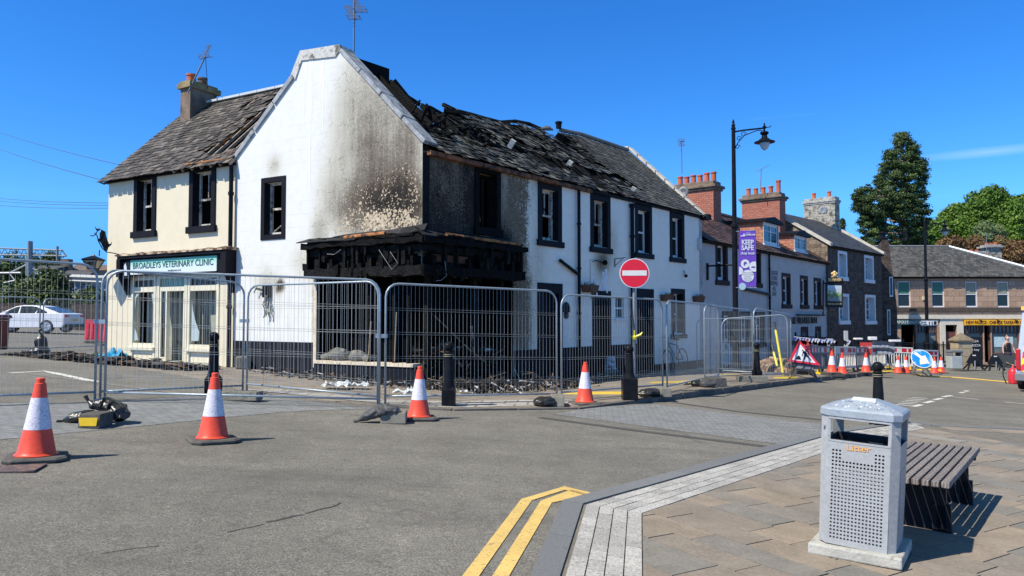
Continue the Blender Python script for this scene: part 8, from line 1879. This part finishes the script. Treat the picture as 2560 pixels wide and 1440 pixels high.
m = MB(); m.tube([D(514, 142, Yc), D(519, 222, Yc + .5)], .008, 4); tag(own_origin(m.build('stay_wire', BLK)), 'stay wire from the leaning aerial down to the clinic chimney', 'wire')
Ym = 17.6
aerial('tv_aerial', D(884.5, 150, Ym), D(886, -20, Ym), 'tall mast behind the gable chimney carrying two grid aerials', [(D(884, 42, Ym), D(869, 16, Ym) - D(884, 42, Ym), .32, 9, (1, 0, 0), True), (D(900, 24, Ym), D(886, 0, Ym) - D(900, 24, Ym), .3, 8, (1, 0, 0), True)])
aerial('tv_aerial', D(1506, 376, 27.6), D(1506, 360, 27.6), 'small square aerial peeping over the pub ridge', [(D(1506, 366, 27.6), (0, 1, 0), .1, 2, (1, 0, 0), True)])
aerial('tv_aerial', D(1705, 434, 32.5), D(1703, 358, 32.5), 'thin ribbed mast with square aerial above the first brick stack', [(D(1703, 356, 32.4), (0, -1, .1), .15, 3, (1, 0, 0), True)])
aerial('tv_aerial', D(1901, 480, 38), D(1903, 424, 38), 'slanting aerial over the second brick stack', [(D(1895, 427, 38), D(1927, 410, 38) - D(1895, 427, 38), .66, 9, (0, 1, 0), False)])
aerial('tv_aerial', D(2467, 640, 52), D(2466, 584, 52), 'thin aerial beside the tall grey chimney stack', [(D(2464, 586, 52), (1, 0, .05), .65, 7, (0, 1, 0), False)])
for c, r_, nrm, lb, mt in ((D(1708, 480, 31.4), .25, (-.5, -.85, .15), 'dark satellite dish on the first brick chimney stack', MC('dark_dish', (.10, .105, .12), .5)), (D(2058, 526, 43.5), .26, (.1, -.95, .2), 'grey satellite dish on the pale stone chimney', MC('grey_dish', (.33, .34, .34), .5))):
    o = empty('satellite_dish', c, lb, 'satellite dish'); nrm = V(nrm).normalized(); q = nrm.to_track_quat('Z', 'Y').to_matrix(); m = MB(); m.lathe([(.01, -.05), (r_ * .5, -.035), (r_, .03), (r_, .04), (r_ * .5, -.022), (.01, -.035)], c, 20, q); m.build('dish', mt, o, smooth=True)
    m = MB(); m.tube([c - nrm * .05, c - nrm * .25 + V((.0, .15, -.15))], .02, 5); m.tube([c + V((0, 0, -r_)), c + nrm * .28 + V((0, 0, -.05))], .01, 5); m.build('arm', BLACKM, o)
for i, (a, b) in enumerate((((-60, 312, 60), (310, 405, 34)), ((-60, 350, 60), (262, 441, 30)), ((-60, 490, 70), (262, 500, 45)), ((-60, 497, 70), (262, 506, 45)), ((-60, 509, 70), (262, 513, 45)))):
    A2, B2 = D(*a), D(*b); B2 = A2 + (B2 - A2) * 1.35; m = MB(); m.tube([A2.lerp(B2, k / 8) + V((0, 0, -.25 * math.sin(math.pi * k / 8))) for k in range(9)], .014, 4); tag(own_origin(m.build('overhead_wire', MC('wire_black', (.06, .07, .1), .6))), ('highest overhead wire falling towards the clinic roof', 'second overhead wire meeting the clinic eaves', 'top line of the three level wires left of the clinic', 'middle line of the three level wires left of the clinic', 'lowest line of the three level wires left of the clinic')[i], 'wire', 'overhead wires left of the clinic')
# ================================================================= left background
def house(px0, px1, yt, yb, yr, Y, lb, wallm, roofm, wins, base=895):
    a, b = D(px0, yt, Y), D(px1, yt, Y); F_ = Frame(a.x, Y, 1, 0, 0, -1); L_ = b.x - a.x; g = gz(a.x, Y) - .5; zr = D((px0 + px1) / 2, yr, Y + 3).z; ze = a.z
    o = empty('distant_house', V(((a.x + b.x) / 2, Y, g + .5)), lb, 'house', 'distant houses beyond the car park'); m = MB(); m.fb(F_, 0, L_, -6, 0, g, ze); autouv(m.build('wall', wallm, o))
    m = MB(); m.prism([F_.P(-.2, .3, ze), F_.P(-.2, -3, zr), F_.P(-.2, -6.3, ze)], V((L_ + .4, 0, 0))); m.build('roof', roofm, o)
    for w0, w1, y0, y1 in wins:
        s0, s1 = F_.S(w0), F_.S(w1); z0, z1 = F_.px(w0, y1)[1], F_.px(w0, y0)[1]; m = MB(); m.fb(F_, s0, s1, -.02, .05, z0, z1); w_ = m.build('window', WHITEP, o); m = MB(); m.fb(F_, s0 + .08, s1 - .08, .05, .06, z0 + .08, z1 - .08); m.build('pane', GLASS, w_)
    m = MB(); m.fb(F_, L_ * .8, L_ * .8 + .9, -3.4, -2.6, zr - .6, zr + .7); m.build('chimney', STONE, o)
RW_ = M('far_white_wall', (.62, .62, .6), .85); RG = M('far_slate_roof', (.08, .08, .085), .8, .3, 1.5, 0); RBk = M('far_dark_wall', (.07, .055, .045), .9, .3, 2, 0); RBl = M('far_blue_grey_wall', (.22, .27, .36), .85)
house(60, 126, 675, 720, 664, 78, 'white distant house with grey roof behind the gantry mast', RW_, RG, ((70, 76, 682, 692), (95, 102, 682, 692)))
house(128, 190, 712, 790, 676, 74, 'dark distant house with steep slate roof and two white windows', RBk, RG, ((155, 163, 718, 742), (182, 189, 720, 744)))
house(186, 285, 704, 790, 690, 70, 'blue grey distant house with long low roof', RBl, RG, ((214, 224, 712, 736), (243, 252, 712, 736)))
house(160, 262, 676, 700, 662, 92, 'distant brown roofed house high behind the others', M('far_tan_wall', (.33, .25, .18), .9), M('far_brown_roof', (.16, .12, .1), .85), ())
def wallbox(name, a, b, Y, h, label, mt, cat='wall', d=.3):
    A2, B2 = D(a, 800, Y), D(b, 800, Y); g = gz(A2.x, Y) - .2; m = MB(); m.box(A2.x, B2.x, Y, Y + d, g, g + .2 + h); tag(own_origin(autouv(m.build(name, mt))), label, cat)
wallbox('garden_wall', 178, 190, 47, 1.75, 'short rubble wall end beside the dark timber fence', RUBBLE); wallbox('timber_fence', 190.5, 290, 47, 1.65, 'dark brown close boarded fence behind the white car tail', M('dark_board_fence', (.06, .04, .032), .8, .3, 4, .2), 'fence', .1)
wallbox('station_wall', -120, 60, 50, 1.5, 'low grey stone wall behind the white car', RUBBLE)
p_ = D(66, 790, 52); o = empty('metal_fence', p_, 'grey palisade fence behind the white car', 'fence'); m = MB(); a = D(-100, 780, 53); b = D(190, 780, 53); g = gz(a.x, 53)
for k in range(70): c = a.lerp(b, k / 70); m.tube([V((c.x, c.y, g)), V((c.x, c.y, c.z + .3))], .03, 4)
m.tube([a, b], .04, 4); m.build('pales', GALV, o)
# railway gantry
Yg = 60; go = empty('railway_gantry', D(77, 790, Yg), 'grey steel railway gantry with lattice beam and mast', 'gantry'); GS = M('gantry_steel', (.22, .25, .27), .6, .15); gq = lambda px, py, d=0: D(px, py, Yg + d)
m = MB(); m.tube([gq(75, 603), gq(75, 692)], .2, 6); m.tube([gq(69, 640), gq(69, 800)], .14, 6); m.tube([gq(143.5, 616), gq(143.5, 652)], .1, 6); m.build('mast', GS, go)
m = MB(); 
for y_ in (0, 1.2):
    m.tube([gq(-80, 618, y_), gq(155, 626, y_)], .07, 5); m.tube([gq(-80, 636, y_), gq(166, 640, y_)], .07, 5)
    for k in range(14): xa_ = -60 + k * 16; m.tube([gq(xa_, 636.5 + xa_ * .02, y_), gq(xa_ + 8, 620 + xa_ * .03, y_), gq(xa_ + 16, 637 + xa_ * .02, y_)], .045, 4)
m.tube([gq(155, 626), gq(166, 640)], .06, 4); m.build('lattice_beam', GS, go)
m = MB(); m.tube([gq(-40, 683), gq(52, 682)], .08, 5); m.tube([gq(66, 661), gq(22, 683)], .07, 5); m.tube([gq(80, 670), gq(150, 706)], .05, 5); m.tube([gq(88, 684), gq(145, 686)], .05, 5); m.tube([gq(10, 707), gq(38, 701)], .06, 5); m.tube([gq(24, 684), gq(40, 704)], .05, 5); m.build('support_arm', MC('pale_insulator', (.5, .5, .48), .5), go)
m = MB(); m.box(-.3, .3, -.3, .3, -.6, .6, Matrix.Translation(gq(62, 728))); m.box(-.2, .2, -.3, .3, -.6, .6, Matrix.Translation(gq(72, 728))); m.build('equipment_box', MC('pale_box', (.5, .52, .52), .5), go)
m = MB(); pg = empty('station_portal', D(172, 795, 58), 'pale concrete frame with two crossbeams beside the gantry', 'frame'); q8 = lambda px, py: D(px, py, 58)
m.tube([q8(172, 686), q8(172, 800)], .25, 4); m.build('column', CONC, pg); m = MB(); m.tube([q8(172, 692), q8(262, 695)], .2, 4); m.tube([q8(172, 702), q8(262, 706)], .2, 4); m.build('crossbeam', MC('pale_beam', (.42, .43, .42), .6), pg)
# ================================================================= vegetation
NR = np.random.default_rng(5)
def leaves(name, centers, radii, n_, size, mat, parent=None, squash=1.0, shell=.55, ntint=None, seed=0):
    """many small leaf quads spread through a set of clumps"""
    rg = np.random.default_rng(seed + 3); centers = np.array(centers, float); radii = np.array(radii, float); w_ = radii ** 2; w_ /= w_.sum()
    idx = rg.choice(len(centers), n_, p=w_); d = rg.normal(size=(n_, 3)); d /= np.linalg.norm(d, axis=1)[:, None]; rr_ = shell + (1 - shell) * rg.random(n_); rr_ *= 1 + .25 * rg.normal(size=n_) * .5
    pos = centers[idx] + d * (radii[idx] * rr_)[:, None] * np.array([1, 1, squash])
    nn_ = d + rg.normal(size=(n_, 3)) * .7; nn_ /= np.linalg.norm(nn_, axis=1)[:, None]
    a = np.cross(nn_, rg.normal(size=(n_, 3))); a /= np.linalg.norm(a, axis=1)[:, None]; b = np.cross(nn_, a); s = size * (.5 + rg.random(n_))[:, None]
    off = np.array(parent_world(parent)) if parent else np.zeros(3)
    vs = np.stack([pos - a * s, pos - b * s * .6, pos + a * s, pos + b * s * .6], 1).reshape(-1, 3) - off
    me = bpy.data.meshes.new(name); me.vertices.add(4 * n_); me.vertices.foreach_set('co', vs.ravel().astype(np.float32)); me.loops.add(4 * n_); me.loops.foreach_set('vertex_index', np.arange(4 * n_, dtype=np.int32)); me.polygons.add(n_); me.polygons.foreach_set('loop_start', np.arange(0, 4 * n_, 4, dtype=np.int32))
    ct = rg.random(len(centers)); t = np.clip(.55 * ct[idx] + .45 * rg.random(n_), 0, 1).astype(np.float32)
    at = me.attributes.new('tint', 'FLOAT', 'FACE'); me.update(); me.validate(); me.attributes['tint'].data.foreach_set('value', t); me.materials.append(mat)
    o = bpy.data.objects.new(name, me); col.objects.link(o)
    if parent: o.parent = parent
    return o
def tree(base, label, cs, rs, n_, size, mat, trunk_h, tr_=.3, limbs=6, seed=0, squash=.85, name='tree', group=None, shell=.5):
    o = empty(name, base, label, 'tree', group); m = MB(); tp_ = base + V((0, 0, trunk_h)); m.tube([base, base.lerp(tp_, .5) + V((.1, 0, 0)), tp_], [tr_, tr_ * .7, tr_ * .25], 8)
    rr_ = random.Random(seed); 
    for k in range(limbs):
        c = V(cs[rr_.randrange(len(cs))]); a = base.lerp(tp_, rr_.uniform(.3, .9)); m.tube([a, a.lerp(c, .5) + V((0, 0, .2)), c], [tr_ * .35, tr_ * .2, .04], 6)
    m.build('trunk', BARK, o, smooth=True); leaves('crown', cs, rs, n_, size, mat, o, squash, shell, seed=seed); return o
# hillside behind the shops
hb = D(2400, 700, 70)
m = MB(); NX, NY = 40, 16
for i in range(NX):
    for j in range(NY):
        x = 14 + i * 2.6; y = 60 + j * 4.0; ramp_ = max(0, min(1, (x - 18) / 16)); z = gz(x, y) - .3 + ramp_ * (j / (NY - 1)) ** .7 * 17 + .6 * noise.noise(V((x * .15, y * .15, 0))) * ramp_
        m.v.append((x, y, z))
m.f = [[i * NY + j, (i + 1) * NY + j, (i + 1) * NY + j + 1, i * NY + j + 1] for i in range(NX - 1) for j in range(NY - 1)]; m.mi = [0] * len(m.f); m.t = [.5] * len(m.f)
struct(m.build('hillside', M('hillside_soil', (.09, .07, .035), .95, .4, .6, .3), smooth=True))
# tall conifer
Yt_ = 75.0; rr_ = random.Random(4); tw = lambda px, py, dy=0.0: D(px, py, Yt_ + dy)
# outline half widths by image row (left px, right px)
prof_ = [(328, 2243, 2266), (345, 2236, 2280), (360, 2222, 2296), (378, 2212, 2300), (395, 2204, 2312), (412, 2198, 2322), (430, 2190, 2320), (450, 2172, 2318), (468, 2136, 2324), (485, 2124, 2328), (500, 2120, 2334), (515, 2124, 2334), (530, 2142, 2330), (548, 2146, 2330), (565, 2138, 2328), (585, 2145, 2330), (605, 2160, 2330), (625, 2165, 2325)]
cs, rs = [], []
for (y0, l0, r0), (y1, l1, r1) in zip(prof_, prof_[1:]):
    n_ = max(3, int((r0 - l0) / 9) + 3)
    for k in range(n_ * 2):
        py = rr_.uniform(y0, y1); t = (py - y0) / (y1 - y0); l_, r_ = l0 + (l1 - l0) * t, r0 + (r1 - r0) * t; c_ = (l_ + r_) / 2; hw = (r_ - l_) / 2; a = rr_.uniform(0, 6.28); q = math.sqrt(rr_.uniform(.25, 1)); rad = rr_.uniform(.35, .75)
        cs.append(tuple(tw(c_ + hw * q * math.cos(a) * (1 - 9 / max(20, hw) * .5), py + rad * 10, hw * Yt_ / FPX * q * math.sin(a)))); rs.append(rad)
bp = tw(2262, 640); bp.z = 2.0
cb = empty('conifer_tree', bp, 'very tall dark green conifer rising behind the dark stone house', 'tree'); m = MB()
m.tube([bp, tw(2258, 560), tw(2256, 480), tw(2256, 400), tw(2255, 345)], [.5, .42, .32, .2, .08], 8)
for k in range(60):
    i = rr_.randrange(len(cs)); c = V(cs[i]); a = V((tw(2257, 500).x, Yt_, c.z - rr_.uniform(.3, 1.2))); m.tube([a, a.lerp(c, .5) + V((0, 0, .1)), c], [.12, .08, .03], 5)
m.build('trunk', M('pale_conifer_bark', (.28, .21, .16), .9, .3), cb, smooth=True)
leaves('crown', cs, rs, 110000, .088, A['foliage_conifer'], cb, .5, .15, seed=1)
sc_ = tw(2107, 580, -12); csx = [tuple(sc_ + V((rr_.uniform(-.45, .45) * (1 - k / 12), rr_.uniform(-.4, .4) * (1 - k / 12), -1.2 + k * .2))) for k in range(12) for _ in range(3)]
tree(sc_ + V((0, 0, -4)), 'small pointed conifer tip behind the pale stone chimney', csx, [.22] * len(csx), 2600, .06, A['foliage_conifer'], 5.2, .1, 3, 2, 1, name='conifer_tree')
# bright broadleaf trees on the hill
def dome(px, py, w_, h_, Y, k, seed, n_, rad=(.8, 1.5), rows=None):
    rr_ = random.Random(seed); out, rs_ = [], []
    for _ in range(n_):
        a = rr_.uniform(0, math.pi); q = rr_.uniform(.05, 1) ** .5; th = rr_.uniform(0, 6.28); x = math.cos(a) * q; z = math.sin(a) * q
        out.append(tuple(D(px + w_ * x, py - h_ * z, Y - abs(math.sin(th)) * w_ * Y / FPX * .7 * math.sqrt(max(0, 1 - q * q * .8))))); rs_.append(rr_.uniform(*rad))
    return out, rs_
for px, py, w_, h_, Y, sd_, lb in ((2405, 615, 66, 100, 96, 3, 'bright green broadleaf tree on the hill, left of the highest one'), (2475, 610, 78, 138, 92, 4, 'highest bright green dome shaped tree on the hill'), (2555, 620, 62, 125, 90, 5, 'bright green tree cut off by the right photo edge'), (2352, 620, 45, 62, 93, 8, 'lower green tree between the conifer and the bright trees')):
    c_, r_ = dome(px, py, w_, h_, Y, 1, sd_, 260, (.6, 1.3)); b_ = D(px, py + 30, Y); b_.z -= 3; tree(b_, lb, c_, r_, 42000, .15, A['foliage_bright'], h_ * Y / FPX + 2, .4, 8, sd_, .7, group='green trees on the hill')
c_, r_ = dome(2470, 612, 42, 50, 80, 1, 9, 60, (.4, .8)); tree(D(2470, 640, 80) - V((0, 0, 2)), 'pale grey green willow like shrub below the bright trees', c_, r_, 14000, .09, A['foliage_pale'], 3, .15, 5, 9, .8, name='shrub')
for px, py, w_, h_, Y, sd_, lb in ((2380, 640, 40, 52, 66, 11, 'rust brown shrub mass left on the slope above the shop roof'), (2436, 650, 45, 60, 66, 12, 'rust brown shrub mass around the low broad chimney'), (2505, 660, 48, 72, 68, 13, 'rust brown shrub mass right of the tall grey chimney'), (2560, 690, 45, 95, 64, 14, 'rust brown creeper on the slope at the right photo edge'), (2535, 640, 40, 40, 74, 15, 'brown green thicket high at the right under the bright trees')):
    c_, r_ = dome(px, py + 30, w_, h_ + 20, Y, 1, sd_, 70, (.45, .9)); tree(D(px, py + 60, Y) - V((0, 0, 2)), lb, c_, r_, 11000, .1, A['foliage_rust'], 3, .15, 5, sd_, .8, name='shrub', group='rust brown shrubs on the slope')
# trees on the left beyond the car park
for px, py, w_, h_, Y, sd_, lb, mt in ((15, 765, 60, 130, 66, 21, 'big green tree at the far left behind the gantry', 'foliage_mid'), (85, 765, 55, 128, 88, 22, 'green tree crown behind the gantry mast', 'foliage_mid'), (120, 775, 48, 92, 56, 23, 'round bushy green tree before the dark distant house', 'foliage_mid'), (128, 690, 28, 52, 100, 24, 'yellow green tree under the right end of the lattice beam', 'foliage_mid'), (40, 790, 40, 70, 56, 25, 'dark shrub behind the white car roof', 'foliage_mid'), (232, 765, 24, 26, 52, 26, 'small green bush above the dark board fence', 'foliage_mid'), (-60, 770, 60, 130, 68, 27, 'green tree beyond the left photo edge', 'foliage_mid')):
    c_, r_ = dome(px, py, w_, h_, Y, 1, sd_, 90, (.45, .95)); b_ = D(px, py, Y); b_.z = gz(b_.x, b_.y); tree(b_, lb, c_, r_, 9000, .12, A[mt], h_ * Y / FPX * .8, .25, 6, sd_, .85, group='trees beyond the car park')
# long treeline that closes the horizon on the left
c_, r_ = [], []
for k in range(120): px = -900 + k * 11; c_.append(tuple(D(px, 778 - rr_.uniform(0, 22), 130 + rr_.uniform(-8, 8)))); r_.append(rr_.uniform(1.2, 2.4))
o = leaves('distant_wood', c_, r_, 16000, .4, A['foliage_mid'], None, .9, .3, seed=31); own_origin(o); tag(o, 'far off dark wood along the horizon left of the clinic', 'wood'); o['kind'] = 'stuff'
# weeds at the clinic corner
c = GF.P(VR + .1, .12, 0); c.z = top(c.x, c.y) + .05
o = leaves('weeds', [tuple(c + GF.d * k * .08) for k in (-1, 0, 1, 2)], [.09] * 4, 160, .03, A['foliage_bright'], None, .8, .2, seed=33); own_origin(o); tag(o, 'tuft of green weeds at the foot of the clinic corner', 'weeds'); o['kind'] = 'stuff'
